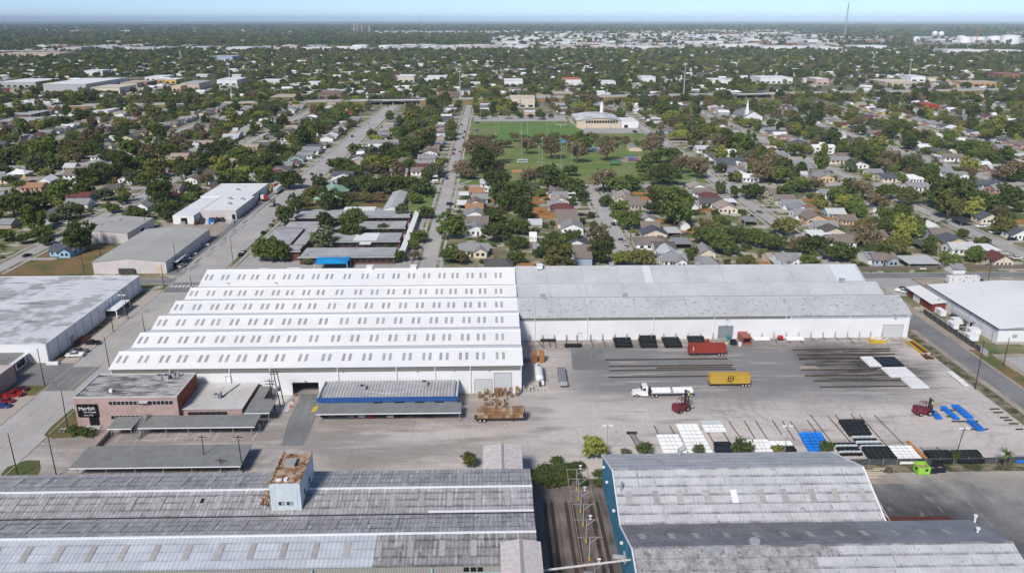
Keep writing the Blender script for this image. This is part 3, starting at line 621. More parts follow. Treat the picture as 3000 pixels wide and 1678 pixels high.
rl.cyl((-104,187.6,1.9),(-104,197.5,1.9),.05).cyl((-104,187.6,1.2),(-104,197.5,1.2),.04); part('railing', rl, M['dark_steel'], rw)
single('picnic_table', MB().box(-119.2,-117.4,199.1,199.9,.7,.78).box(-119.2,-117.4,198.4,198.7,.4,.46).box(-119.2,-117.4,200.3,200.6,.4,.46).box(-119,-118.9,198.5,200.5,0,.7).box(-117.7,-117.6,198.5,200.5,0,.7), M['dirt'], 'pale picnic table on the grass beside the brick office', 'table')
single('picnic_table', MB().box(-117,-115.2,174.9,175.7,.7,.78).box(-117,-115.2,174.2,174.5,.4,.46).box(-117,-115.2,176.1,176.4,.4,.46).box(-116.8,-116.7,174.3,176.3,0,.7).box(-115.5,-115.4,174.3,176.3,0,.7), M['white_trim'], 'pale picnic table on the small grass island bottom left', 'table')

# ---------------------------------------------------------------- office shed with royal blue fascia, its carport
ob = thing('office_shed', 'low office shed with ribbed grey roof and royal blue fascia', 'building', (-30.6, 214, 0))
part('wall', MB().box(-50, -10.9, 208.9, 219.9, 0, 3.6), M['white_wall'], ob)
part('roof', MB().slab((-49.4,208.7,4.25),(-11.5,208.7,4.25),(-11.5,219.8,4.75),(-49.4,219.8,4.75),.12), M['ribbed_grey'], ob)
part('fascia', MB().box(-50.6,-10.5,208.2,208.6,3.5,4.9), M['blue_fascia'], ob)
part('side_parapet', MB().box(-50.6,-50.2,208.62,219.9,3.5,4.95), M['tower_wall'], ob)
part('side_parapet', MB().box(-10.9,-10.5,208.62,219.9,3.5,4.95), M['tower_wall'], ob)
unit(ob, -38.6, 214.6, 4.6, 2.2, 1.6, 1.1); unit(ob, -20.6, 216.6, 4.7, 1.9, 1.5, 1.3)
part('roof_pipe', MB().cyl((-37.4,213,4.62),(-30,211.4,4.5),.05,n=5).cyl((-30,211.4,4.5),(-21,214.5,4.66),.05,n=5), M['white_trim'], ob)
for x in (-33.4,-27.2,-21.4,-15.8): part('window', MB().box(x-1.4,x+1.4,208.84,208.95,2.5,3.3), M['glass'], ob)
canopy('long grey carport sheltering parked cars in front of the blue-fascia shed', -49.8, -9.3, 202.3, 208.15, 2.9, [(-49.2,202.6),(-9.8,202.6),(-9.8,207.6),(-49.2,207.6),(-36,207.6),(-23,207.6)])
yp = thing('awning', 'small yellow awning at the left end of the blue-fascia shed', 'awning', (-50.6,206,0))
part('cloth', MB().slab((-51.6,204.4,2.4),(-50.0,204.4,3.0),(-50.0,207.6,3.0),(-51.6,207.6,2.4),.06), M['yellow_paint'], yp)
part('post', MB().cyl((-51.5,204.6,0),(-51.5,204.6,2.4),.06).cyl((-51.5,207.4,0),(-51.5,207.4,2.4),.06), M['steel'], yp)

# ---------------------------------------------------------------- weathered warehouse at bottom left, with tower
def panel_slope(parent, x0, x1, ya, za, yb, zb, rows, pw, mats, name='roof_sheet', skip=()):
    L = math.hypot(yb-ya, zb-za); an = math.atan2(zb-za, yb-ya); rl = L/rows
    nx = max(1, round((x1-x0)/pw)); w = (x1-x0)/nx
    me = {}
    for j in range(rows):
        for i in range(nx):
            X = x0+i*w; m = mats(X+w/2, j) if callable(mats) else mats
            if (m.name, 0) not in me:
                me[(m.name,0)] = MB().box(.004, w-.004, .03, rl+.12, 0, .06).mesh(name, m)
            f = j*rl
            o = obj(name, me[(m.name,0)], parent, Vector((X, ya+math.cos(an)*f, za+math.sin(an)*f+.08+.02*(j % 2)+.004*((i*7+j*3) % 3)))-wl(parent))
            o.rotation_euler = (an+R(.5), 0, 0)
bl = thing('warehouse', 'weathered grey two-bay warehouse with white ridge lines in the bottom left foreground', 'warehouse', (-50, 144, 0))
LX0, LX1 = -117, 8.1
lb = [(127.4,143.9),(143.9,160.9)]; LE, LR = 9.5, 11.0
part('wall', xprism(MB(), LX0, LX1, [(127.4,0),(127.4,LE),(135.2,LR),(143.9,LE),(151.6,LR),(160.9,LE),(160.9,0)][::-1]), M['aqua_wall'], bl)
mixm = lambda a, b, f: (lambda X, j: a if f(X, j) else b)
r5 = random.Random(5)
panel_slope(bl, LX0, LX1, 127.1, LE-.02, 135.2, LR, 4, 6.2, mixm(M['pale_blue_roof'], M['lilac_dark'], lambda X, j: X < -22.5+(j-1.5)*-1.2))
panel_slope(bl, LX0, LX1, 143.9, LE, 151.6, LR, 4, 6.2, M['lilac_roof'])
def far_slope(parent, x0, x1, ya, za, yb, zb, rows, pw, mats, name='roof_sheet'):
    panel_slope(parent, x0, x1, ya, za, yb, zb, rows, pw, mats, name)
far_slope(bl, LX0, LX1, 135.3, LR, 143.8, LE, 4, 6.2, M['lilac_roof'])
far_slope(bl, LX0, LX1, 151.7, LR, 161.1, LE, 4, 6.2, M['lilac_roof'])
for y in (135.2, 151.6): part('ridge_cap', MB().box(LX0, LX1, y-.22, y+.22, LR+.14, LR+.36), M['white_trim'], bl)
part('gutter', MB().box(LX0, LX1, 143.7, 144.1, LE+.05, LE+.22), M['dark_steel'], bl)
part('valley_sheet', MB().box(-14, LX1, 144.15, 144.9, LE+.3, LE+.36), M['white_trim'], bl)
for (ya, za, yb, zb, dx, mm) in ((127.1,LE,135.2,LR,-1.5,'sky_dull'),(135.3,LR,143.8,LE,.6,'sky_dull'),(143.9,LE,151.6,LR,-.8,'sky_dull'),(151.7,LR,161.1,LE,1.0,'sky_dull')):
    X = LX0+4+dx
    while X < LX1-3:
        if not (-50 < X < -38 and ya > 140): part('skylight', on_slope(X, X+1.15, ya, za, yb, zb, .28, .76, lift=.24), M[mm], bl)
        X += 6.1
part('eave_band', MB().box(LX0, LX1, 127.32, 127.42, 7.9, 9.35), mat('grey ribbed eave band', (.30,.29,.27), ribs=(0,.5,.2)), bl)
for x in (-5.5,-4.2,-2.9): part('vent_opening', MB().box(x-.5,x+.5,127.2,127.34,8.2,9.1), M['dark'], bl)
for x in (-34.5,-12): part('downspout', MB().box(x-.12,x+.12,126.9,127.15,.1,9.3), M['aqua_wall'], bl)
part('roof_hole', on_slope(-62.3,-61.7,143.9,LE,151.6,LR,.52,.68,lift=.22), M['dark'], bl)
tw = thing('roof_tower', 'streaked pale blue tower with rusty flat roof rising from the weathered warehouse', 'tower', (-43.5, 152, 0))
part('wall', MB().box(-46.7,-40.4,145.6,158.2,9.3,16.2), M['tower_wall'], tw)
part('roof', MB().box(-46.4,-40.7,145.9,157.9,16.2,16.3), M['rust'], tw)
part('roof_edge', MB().box(-46.75,-46.4,145.55,158.25,16.2,16.55).box(-40.7,-40.35,145.55,158.25,16.2,16.4), M['rust'], tw)
part('hatch', MB().box(-45,-42.9,152,154.4,16.32,17.0).box(-45.1,-42.8,151.9,154.5,17.0,17.12), M['sky_dull'], tw)
part('debris', MB().box(-45.6,-44.4,146.6,147.4,16.31,16.5).box(-43.9,-43.2,146.5,147.6,16.31,16.6), M['white_trim'], tw)
w = part('window', MB().box(-45.1,-43.9,145.52,145.64,11.2,12.0), M['glass'], tw); part('sash', MB().box(-44.5,-43.95,145.48,145.56,11.25,11.95), M['hvac'], w)
w = part('window', MB().box(-43.4,-42.2,145.52,145.64,11.2,12.0), M['glass'], tw); part('sash', MB().box(-42.8,-42.25,145.48,145.56,11.25,11.95), M['hvac'], w)
for y in (149.2,153.6): part('window', MB().box(-40.45,-40.34,y-.5,y+.5,11.6,12.8), M['glass'], tw)
rj = random.Random(2); db = MB()
for i in range(26): db.cbox(-47.6-rj.random()*1.6, 146+rj.random()*6, 10.3+rj.random()*.7, .3+rj.random()*.5, .3+rj.random()*.4, .2+rj.random()*.5)
part('rubble', db, M['rust'], tw)
# two small gabled hoods over its right end
def hood(label, x0, x1, y0, y1, ze, zr):
    t = thing('gabled_hood', label, 'roof hood', ((x0+x1)/2, (y0+y1)/2, 0)); m = (x0+x1)/2
    part('wall', yprism(MB(), y0, y1, [(x0,0),(x1,0),(x1,ze),(m,zr),(x0,ze)]), M['cream_sheet'], t)
    for a, b in ((x0-.2, m), (x1+.2, m)):
        za = ze-.05
        q = [(a,y0-.2,za+.16),(b,y0-.2,zr+.16),(b,y1+.2,zr+.16),(a,y1+.2,za+.16)]
        if a > b: q = [q[1], q[0], q[3], q[2]]
        part('roof', MB().slab(*q, .1), M['cream_sheet'], t)
    part('ridge_cap', MB().box(m-.28, m+.28, y0-.2, y1+.2, zr+.08, zr+.24), M['steel'], t)
hood('chalky white gabled hood over the near right corner of the weathered warehouse', 1.2, 8.6, 108, 131.6, 11.2, 11.9)
hood('chalky white gabled hood behind the weathered warehouse by the yard', -2.6, 6.4, 161.5, 175, 7.6, 8.2)

# ---------------------------------------------------------------- bright-roofed warehouse with blue wall at bottom right
rb = thing('warehouse', 'grey-white roofed warehouse with weathered blue side wall at bottom right', 'warehouse', (56, 140, 0))
QX0, QX1, QX2 = 26.0, 81.2, 99.0
part('wall', xprism(MB(), QX0, QX1, [(141.2,0),(141.2,8),(153.6,13.4),(169.4,8),(169.4,0)][::-1]), M['blue_wall'], rb)
part('wall', xprism(MB(), QX0, QX2, [(100,0),(100,8),(114,8),(127.7,12.3),(141.2,8),(141.2,0)][::-1]), M['blue_wall'], rb)
panel_slope(rb, QX0-.1, QX1, 141.2, 8, 153.6, 13.4, 6, 5.0, M['bright_roof'])
far_slope(rb, QX0-.1, QX1, 153.7, 13.4, 169.8, 7.9, 5, 6.0, M['bright_roof'])
far_slope(rb, QX0-.1, QX2, 127.8, 12.3, 141.1, 8.1, 5, 6.0, mixm(M['shaded_roof'], mat('shaded bluish grey roof sheets', (.25,.265,.295), (.21,.22,.245), s=.2, ribs=(0,.85,.05), var=.1, rn=.06, world=True, seam=(.4,.25,.6)), lambda X, j: X < 72))  # slope turned from the sun: its shade is in both sheet colours
panel_slope(rb, QX0-.1, QX2, 113, 7.6, 127.7, 12.3, 6, 5.0, mixm(M['bright_roof'], mat('scuffed grey roof sheets', (.38,.375,.38), (.25,.24,.24), s=.5, ribs=(0,.85,.05), var=.16, rn=.1, spots=(1.2,.56,(.12,.11,.1),.7), world=True, seam=(.5,.4,.6)), lambda X, j: X > 66 or (j < 5 and X > 60)))
part('ridge_cap', MB().box(QX0-.1, QX1, 153.4, 153.9, 13.52, 13.75), M['bright_roof'], rb)
part('ridge_cap', MB().box(QX0-.1, QX2, 127.5, 128.0, 12.42, 12.66), M['bright_roof'], rb)
part('edge_trim', xprism(MB(), QX0-.3, QX0-.1, [(141.2,7.9),(153.6,13.3),(169.6,7.9),(169.6,8.25),(153.6,13.75),(141.2,8.35)][::-1]), M['white_trim'], rb)
part('edge_trim', xprism(MB(), QX1, QX1+.3, [(141.2,7.9),(153.6,13.3),(169.6,7.9),(169.6,8.25),(153.6,13.75),(141.2,8.35)][::-1]), M['white_trim'], rb)
part('edge_trim', xprism(MB(), QX0-.3, QX0-.1, [(114,7.9),(127.7,12.2),(141.2,7.9),(141.2,8.3),(127.7,12.65),(114,8.3)][::-1]), M['white_trim'], rb)
for i, x in enumerate((985,1215,1415,1645,1880,2115)):
    X = c('e3', x, 790, 10.5)[0]; part('skylight', on_slope(X-.65, X+.65, 141.2, 8, 153.6, 13.4, .36, .60, lift=.22), M['white_trim'] if i == 4 else M['sky_dull'], rb)
for x in (130,365,565,795):
    X = c('e4', x, 775, 10.5)[0]; part('skylight', on_slope(X-.65, X+.65, 141.2, 8, 153.6, 13.4, .36, .60, lift=.22), M['sky_dull'], rb)
for k, x in [('e3',x) for x in (1100,1350,1560,1820,2070)]+[('e4',x) for x in (145,360,620,830,1090,1330,1540)]:
    X = c(k, x, 1142, 10)[0]; part('skylight', on_slope(X-.6, X+.6, 127.8, 12.3, 141.1, 8.1, .36, .58, lift=.22), M['sky_dull'], rb)
for x in (60,545,820,1070,1340,1590,1850):
    X = c('e4', x, 1440, 10)[0]; part('skylight', on_slope(X-.6, X+.6, 113, 7.6, 127.7, 12.3, .38, .56, lift=.22), M['sky_dull'], rb)
for k, x, y in (('e3',1740,1270),('e3',2055,1200)):
    X, Y = c(k, x, y, 12); d = part('turbine_vent', MB().cyl((X,Y,10.8),(X,Y,12.6),.8,n=14).cyl((X,Y,12.6),(X,Y,13.0),1.05,n=14).box(X-1,X+1,Y-1,Y+1,10.4,11.3), M['hvac'], rb)
for k, x, y, z in (('e4',1772,1110,10.2),('e4',1752,1000,8.4)):
    X, Y = c(k, x, y, z); part('roof_vent', MB().cyl((X,Y,z-.6),(X,Y,z+1.2),.22,n=8).cyl((X,Y,z+1.2),(X,Y,z+1.5),.4,n=8), M['white_trim'], rb)
X, Y = c('e3', 1405, 415, 8.5); part('exhaust_hood', MB().cyl((X,168,8),(X,168,10.2),.55,n=12).cyl((X,168,10.0),(X+1.2,168,10.6),.6,n=12), M['hvac'], rb)
X, Y = c('e3', 898, 690, 10); part('flue', MB().cyl((X,149,10.4),(X,149,13.6),.24,n=8), M['steel'], rb)
for k, y, z in ((0,165.5,7),(0,160,6.4),(0,149,6.2),(0,138,6)): part('wall_lamp', MB().box(25.4,25.97,y-.25,y+.25,z,z+.4), M['white_trim'], rb)
part('wall_duct', MB().cyl((25.9,134.5,5.2),(23.4,134.5,5.6),.55,n=10).box(25.6,25.98,133.6,135.4,4.4,6.2), M['hvac'], rb)
part('lean_to_roof', MB().slab((82.6,141.5,7.2),(97.2,141.5,7.2),(97.2,145.6,6.2),(82.6,145.6,6.2),.12), M['rust_red'], rb)
part('lean_to_post', MB().cyl((83,145.3,0),(83,145.3,6.2),.12).cyl((96.8,145.3,0),(96.8,145.3,6.2),.12), M['rust_red'], rb)
vb = MB()
for i in range(7): vb.cyl((81.5,142+i*1.6,8.2+i*.75),(83.6-i*.2,142+i*1.6,6.3+i*.7),.07,n=5)
vb.cyl((83.6,142,6.3),(82.2,152,10.6),.08,n=5); part('eave_bracing', vb, M['cream_sheet'], rb)
orm = thing('storage_tank', 'orange ribbed tank beside the bottom right warehouse wall', 'tank', (84, 151, 0))
part('shell', MB().box(82.4,85.6,147.8,153.4,.4,3.4).box(82.7,85.3,148.2,153,3.4,4.0), M['orange'], orm)
for i in range(4): part('rib', MB().box(82.3,85.7,148.4+i*1.4,148.7+i*1.4,.4,3.5), M['orange'], orm)
part('skid', MB().box(82.2,85.8,147.6,153.6,0,.4), M['dark_steel'], orm)

for k, x, y in (('b1',2510,815),('b1',2425,905),('b1',2315,990),('b1',2215,1075),('b1',2090,1180),('b1',1915,1315)):
    X, Y = c(k, x, y); isl = struct('traffic_island', MB().box(X-1.5, X+1.5, Y-6, Y+6, .05, .2), M['apron']); obj('planting', MB().box(X-1.15, X+1.15, Y-5.6, Y+5.6, .2, .215).mesh('planting', M['conc_x']), isl)
# ---------------------------------------------------------------- paint whose colour is the object's own colour
def objcol(name, var=.08, rough=.6, spec=.3, vs=1.2, ribs=None, spots=None):
    b = NB(name); oi = b.n.new('ShaderNodeObjectInfo'); col = oi.outputs['Color']
    if spots: col = b.mix(b.math('MULTIPLY', b.rng(b.noise(spots[0], 3), spots[1], spots[1]+.08), spots[3]), col, spots[2])
    k = b.rng(b.noise(vs, 3), .25, .75, 1-var, 1+var)
    if ribs: k = b.math('MULTIPLY', k, b.math('MULTIPLY_ADD', b.math('SINE', b.math('MULTIPLY', b.axis(ribs[0]), 2*math.pi/ribs[1])), ribs[2], 1.))
    return b.out(b.scalecol(col, k), rough, spec)
M['car_paint'] = objcol('car paint', .04, .3, .5)
M['roof_col'] = objcol('shingle roof', .14, .9, .15, 1.5, spots=(.35,.6,(.08,.075,.07),.35))
M['wall_col'] = objcol('painted siding', .06, .8, .2, 1.0)
def setcol(o, col): o.color = (*col[:3], 1); return o

# ---------------------------------------------------------------- wooden crates
def crate_mesh(w=.98, d=1.0, h=.9, m='crate'):
    mb = MB()
    mb.box(-w/2, w/2, -d/2, d/2, .12, h-.02); 
    for x in (-w/2+.06, 0, w/2-.06): mb.box(x-.06, x+.06, -d/2, d/2, 0, .12)
    for s in (-1, 1):
        for x in (-w/2+.07, w/2-.07): mb.box(x-.07, x+.07, *( (-d/2-.03, -d/2) if s < 0 else (d/2, d/2+.03)), .1, h)
    for i in range(5): mb.box(-w/2, w/2, -d/2+i*d/5+.015, -d/2+(i+1)*d/5-.015, h-.02, h+.015)
    return mb.mesh('wooden_crate', M[m])
CM = crate_mesh(); CN = crate_mesh(1.55, 1.3, 1.1, 'crate_new')
def crate(x, y, z, label, group, me=CM, rz=0.):
    return tag(obj('wooden_crate', me, None, (x, y, z), rz), label, 'crate', group)
trz = 1.25; tx0, tx1 = G(1397, 1239)[0], G(1533, 1239)[0]; ty = G(1460, 1237)[1]
n = 13
for i in range(n):
    for r in (0, 1):
        top = 3 if not (i in (3,9) and r) else 2
        for l in range(top):
            crate(tx0+.6+i*(tx1-tx0-1.1)/(n-1), ty+.58+r*1.15, trz+l*.95, 'wooden crate on the trailer, %s column, %s row, %s layer' % (ordn(i+1), ('near','far')[r], ('bottom','middle','top')[l]), 'crates stacked on the flatbed trailer', rz=rnd.uniform(-.02,.02))
rc = random.Random(11)
heap = [(415,585,2),(560,430,1),(570,500,2),(555,650,2),(575,790,2),(690,440,1),(690,560,2),(710,660,1),(700,780,2),(840,370,1),(830,470,2),(870,560,3),(850,690,2),(880,800,3),
        (945,480,2),(960,540,2),(1010,700,2),(1020,800,2),(1060,440,1),(1080,560,3),(1090,640,1),(1090,770,2),(1230,440,2),(1250,560,1),(1400,520,3)]
for j, (x, y, h) in enumerate(sorted(heap)):
    X, Y = G(1360+x/9.005, 1100+(y+20)/9.005)
    for l in range(max(1, h-1) if y > 600 else h):
        crate(X, Y+.5, .04+l*.95, 'wooden crate in the %s loose stack from the left behind the trailer, %s level' % (ordn(j+1), ('bottom','second','third')[l]), 'crates stacked loose by the roller doors', rz=rc.uniform(-.12,.12))
for i in range(2):
    for l in range(3):
        for r in range(2):
            X, Y = G(1500+(600+i*190)/9.005, 1000+575/9.005); crate(X, Y+.8+r*1.4, .04+l*1.13, 'fresh orange crate by the side wall, %s stack, %s row, %s layer' % (('left','right')[i], ('near','far')[r], ('bottom','middle','top')[l]), 'orange crates by the side wall', CN)
for i in range(2):
    X, Y = G(1500+(360+i*90)/9.005, 1000+560/9.005); crate(X, Y+.9, .04, 'dark crate %s of the orange crate stacks in the wall shade' % ('far left','just left')[i], 'dark crates in the wall shade')

# ---------------------------------------------------------------- pipes, racks and timbers
def pipes(label, x0, x1, y0, y1, m, dia=.34, layers=2, z=.2, group='pipe bundles in the yard', along='x', bands=True):
    mb = MB(); L = (x0, x1); a, b = (y0, y1) if along == 'x' else (x0, x1)
    n = max(2, int((b-a)/dia)); d = (b-a)/n
    for l in range(layers):
        for i in range(n-(l % 2)):
            p = a+d*(i+.5+.5*(l % 2)); zz = z+d*.5+l*d*.87; j = rnd.uniform(-.06, .06)
            if along == 'x': mb.cyl((x0+j,p,zz),(x1+j,p,zz), d*.48, n=7)
            else: mb.cyl((p,y0+j,zz),(p,y1+j,zz), d*.48, n=7)
    t = tag(obj('pipe_bundle', None, None, ((x0+x1)/2, (y0+y1)/2, 0)), label, 'pipes', group)
    part('pipes', mb, M[m], t)
    for f in (.14, .86):
        if along == 'x': X = x0+(x1-x0)*f; part('bearer', MB().box(X-.07, X+.07, y0-.05, y1+.05, .035, z+.01), M['timber'], t)
        else: Y = y0+(y1-y0)*f; part('bearer', MB().box(x0-.05, x1+.05, Y-.07, Y+.07, .035, z+.01), M['timber'], t)
    if bands:
        zt = z+layers*d*.88+.02
        for f in (.3, .5, .7):
            if along == 'x': X = x0+(x1-x0)*f; part('strap', MB().box(X-.05, X+.05, y0-.03, y1+.03, zt-.02, zt+.03), M['pale_flat'] if m in ('white_pipe','silver_pipe') else M['fence_dark'], t)
            else: Y = y0+(y1-y0)*f; part('strap', MB().box(x0-.03, x1+.03, Y-.05, Y+.05, zt-.02, zt+.03), M['pale_flat'] if m in ('white_pipe','silver_pipe') else M['fence_dark'], t)
    return t
CN_ = {'white_pipe':'white','black':'black','blue_pipe':'bright blue','navy':'navy','silver_pipe':'pale grey'}
def prow(k, far, near, cols, where, layers=2, fill=.86, dia=.34, z=.2):
    n = len(cols)
    for i, m in enumerate(cols):
        t0, t1 = i/n, (i+fill)/n
        fx0, fx1, fy = far; nx0, nx1, ny = near
        P = lambda t: (c(k, fx0+(nx0-fx0)*t, fy+(ny-fy)*t, .5), c(k, fx1+(nx1-fx1)*t, fy+(ny-fy)*t, .5))
        (a, b), (a2, b2) = P(t0), P(t1)
        pipes('%s pipe bundle, %s from the back of %s' % (CN_[m], ordn(i+1), where), (a[0]+a2[0])/2, (b[0]+b2[0])/2, a2[1], a[1], m, dia, layers if isinstance(layers, int) else layers[i], z)
Wp, Bp, Up, Sp, Np = 'white_pipe', 'black', 'blue_pipe', 'silver_pipe', 'navy'
prow('d3', (1010,1185,712), (1040,1215,815), [Bp]*3, 'the first black wall rack', 2, z=.3)
prow('d3', (1262,1430,690), (1290,1460,815), [Bp,Bp,Bp], 'the tall black wall rack', (4,3,2), .95, z=.3)
prow('d3', (1497,1670,712), (1540,1715,815), [Bp]*3, 'the third black wall rack', 2, z=.3)
prow('d3', (1755,1920,712), (1785,1945,790), [Bp]*2, 'the black rack behind the red container', 3, z=.35)
prow('d3', (285,440,722), (285,440,755), [Bp], 'the lone far left rack', 1, z=.3)
prow('d3', (530,700,783), (530,700,812), [Bp], 'the lone rack nearest the asphalt patch', 2, z=.3)
prow('d4', (178,350,712), (185,358,748), [Wp], 'the white row left of the yellow skip', 2)
prow('d3', (2420,2573,715), (2430,2600,745), [Wp], 'the white row beside the red shed', 2)
prow('e3', (1222,1405,272), (1285,1490,430), [Wp]*5, 'the left white stack', 2, .985)
prow('e3', (1388,1565,182), (1500,1705,430), [Wp]*8, 'the long white stack', 2, .985)
prow('e3', (1595,1765,155), (1635,1820,250), [Sp,Wp,Wp], 'the short white stack', 2, .8)
prow('e3', (1712,1850,345), (1720,1870,425), [Bp,Np], 'the black stack between bushes', 3, .8)
prow('e3', (1985,2165,312), (2030,2215,425), [Wp]*4, 'the white stack by the round bush', 2, .985)
prow('e4', (3,185,325), (20,215,366), [Wp], 'the lamp post white row', 2, .95)
prow('e4', (18,215,370), (45,250,415), [Bp,Bp], 'the lamp post black rows', 2, .9)
prow('e4', (258,445,252), (345,545,410), [Up]*6, 'the big blue stack', 2, .9)
prow('e4', (555,740,342), (620,810,445), [Bp,Sp,Bp,Bp,Sp,Bp], 'the small striped stack', 2, .78)
prow('e4', (598,800,155), (690,880,280), [Bp]*4, 'the upper long striped stack', 3, .9)
prow('e4', (705,890,282), (790,1005,385), [Sp,Bp,Sp,Bp,Sp], 'the pale middle striped stack', 2, .8)
prow('e4', (795,1015,388), (880,1115,512), [Bp]*5, 'the lower long striped stack', 3, .88)
prow('e4', (1008,1210,366), (1120,1330,512), [Wp]*6, 'the white stack by the orange pipe', 2, .985)
prow('e4', (1318,1535,412), (1395,1565,512), [Bp]*4, 'the black stack by the orange pipe', 3, .92)
prow('e4', (1545,1775,412), (1610,1840,512), [Bp]*4, 'the black stack by the ivy pole', 3, .92)
prow('e4', (2085,2200,458), (2085,2230,505), [Up], 'the blue row at the right edge', 2, .9)
def pquad(k, pts, label, m, layers=2):                    # a raft of pipes lying away from the camera
    q = [c(k, *p, .5) for p in pts]
    x0 = (q[0][0]+q[3][0])/2; x1 = (q[1][0]+q[2][0])/2; y1 = (q[0][1]+q[1][1])/2; y0 = (q[2][1]+q[3][1])/2
    return pipes(label, x0, x1, y0, y1, m, layers=layers, along='y', group='rafts of pipe beside the right racks')
pquad('d4', [(930,912),(1055,912),(1140,1002),(1015,1002)], 'white pipe raft left of the navy raft', Wp)
pquad('d4', [(1070,915),(1285,915),(1365,1000),(1145,1000)], 'wide navy blue pipe raft on the dark racks', Np)
pquad('d4', [(1128,1018),(1400,1018),(1480,1108),(1235,1110)], 'widest white pipe raft just below the navy raft', Wp)
pquad('d4', [(1335,1125),(1520,1125),(1615,1218),(1435,1222)], 'lowest white pipe raft nearest the right verge', Wp)
pquad('d4', [(1800,1058),(1860,1058),(1915,1100),(1855,1105)], 'farthest of three small white rafts on the right verge', Wp, 1)
pquad('d4', [(1860,1105),(1920,1105),(1975,1145),(1910,1150)], 'middle of three small white rafts on the right verge', Wp, 1)
pquad('d4', [(1920,1150),(1970,1150),(2010,1195),(1965,1198)], 'nearest of three small white rafts on the right verge', Wp, 1)
for pts, lb in (([(1335,55),(1400,55),(1480,128),(1435,130)], 'small bright blue pipe raft at the right forklift'), ([(1465,32),(1520,32),(1615,130),(1570,138)], 'middle bright blue pipe raft right of the right forklift'),
                ([(1565,20),(1635,18),(1725,118),(1670,132)], 'largest bright blue pipe raft right of the forklift'), ([(1685,148),(1755,148),(1835,228),(1765,232)], 'separate bright blue pipe raft lying nearest the verge')):
    pquad('e4', pts, lb, Up, 2)
a, b = c('e4', 1185, 330, .4), c('e4', 1375, 505, .4)
single('large_pipe', MB().cyl((*a,.5),(*b,.5),.42,n=14), mat('orange primed steel pipe', (.50,.22,.05), (.42,.20,.07), s=.8, var=.15), 'single large orange pipe lying beside the white stack', 'pipe')
k = 0
for kk, segs in (('e3', [((1205,195),(1240,270)),((1335,195),(1380,270)),((1838,160),(1940,305)),((1968,155),(2060,305)),((2065,155),(2168,315)),((1662,255),(1715,350)),((1795,255),(1850,345))]),
                 ('e4', [((35,145),(115,270)),((120,155),(225,315)),((190,158),(258,250)),((335,152),(410,250)),((360,103),(550,352)),((508,115),(705,340)),((570,100),(610,160)),((700,95),(748,155)),((772,103),(1005,365)),((900,103),(1155,362)),((1290,378),(1325,412)),((1425,375),(1465,412)),((1845,468),(1892,515))]),
                 ('d3', [((305,730),(322,818)),((365,730),(388,815)),((425,730),(442,818)),((545,730),(550,785)),((655,730),(662,785)),((790,730),(817,815)),((912,730),(942,815)),((240,730),(310,815))]),
                 ('d4', [((60,715),(90,770)),((190,745),(228,775)),((315,745),(355,778)),((430,712),(455,740)),((552,712),(578,742)),((680,712),(712,745)),((800,712),(868,778))])):
    for s0, s1 in segs:
        k += 1; a, b = c(kk, *s0), c(kk, *s1)
        single('timber_bearer', MB().cyl((*a,.14),(*b,.14),.13,n=5), M['timber'], 'dark timber bearer lying on the yard, number %d counted from the bottom left' % k if 0 else 'dark timber bearer, %s from the left %s' % (ordn(segs.index((s0,s1))+1), {'e3':'left of the blue stack','e4':'around the striped stacks','d3':'under the left racks','d4':'under the right wall posts'}[kk]), 'bearer', 'bearers on the yard floor')
for kk, segs, nm in (('d3', [((935,938),(2170,938)),((970,1003),(2225,1003)),((975,1045),(2250,1045)),((970,1113),(1985,1113)),((1450,1022),(2210,1022))], 'on the middle asphalt'),
                     ('d4', [((245,840),(1230,838)),((750,858),(1230,858)),((290,890),(1280,890)),((310,928),(930,925)),((310,938),(935,938)),((365,992),(1000,990)),((330,1043),(1100,1040)),((365,1100),(1220,1103)),((460,1153),(1340,1150)),((515,1212),(1420,1212))], 'on the stained right part of the yard'),
                     ('e4', [((1460,65),(1600,65)),((1510,120),(1600,118)),((1555,160),(1780,160)),((1630,228),(1865,226)),((1880,55),(1960,55)),((1910,84),(1990,84)),((1965,128),(2040,128)),((2000,150),(2070,150)),((2045,180),(2120,178)),((2100,228),(2160,226))], 'near the right forklift')):
    for i, (s0, s1) in enumerate(segs):
        a, b = c(kk, *s0), c(kk, *s1)
        single('rail_beam', MB().box(min(a[0],b[0]), max(a[0],b[0]), (a[1]+b[1])/2-.16, (a[1]+b[1])/2+.16, .03, .36), M['timber'], 'long dark rail beam %s, %s from the back' % (nm, ordn(i+1)), 'beam', 'long rail beams on the yard')
posts = [('d3',x) for x in (175,305,422,545,650,788,908,1030,1152,1278,1400,1523,1645,1768,1893,2018,2265,2390,2510)]+[('d4',x) for x in (58,183,307,430,552,673,797,918,1030,1145)]
pm = MB().box(-.11,.11,-.11,.11,0,2.5).box(-.16,.16,-.5,.14,0,.1).mesh('rack_post', M['steel'])
for i, (k, x) in enumerate(posts):
    X, _ = PL(k, x, 700, 261.2); tag(obj('rack_post', pm, None, (X, 261.2, .03)), 'grey steel rack post against the white wall, %s from the left' % ordn(i+1), 'post', 'rack posts along the grey warehouse')

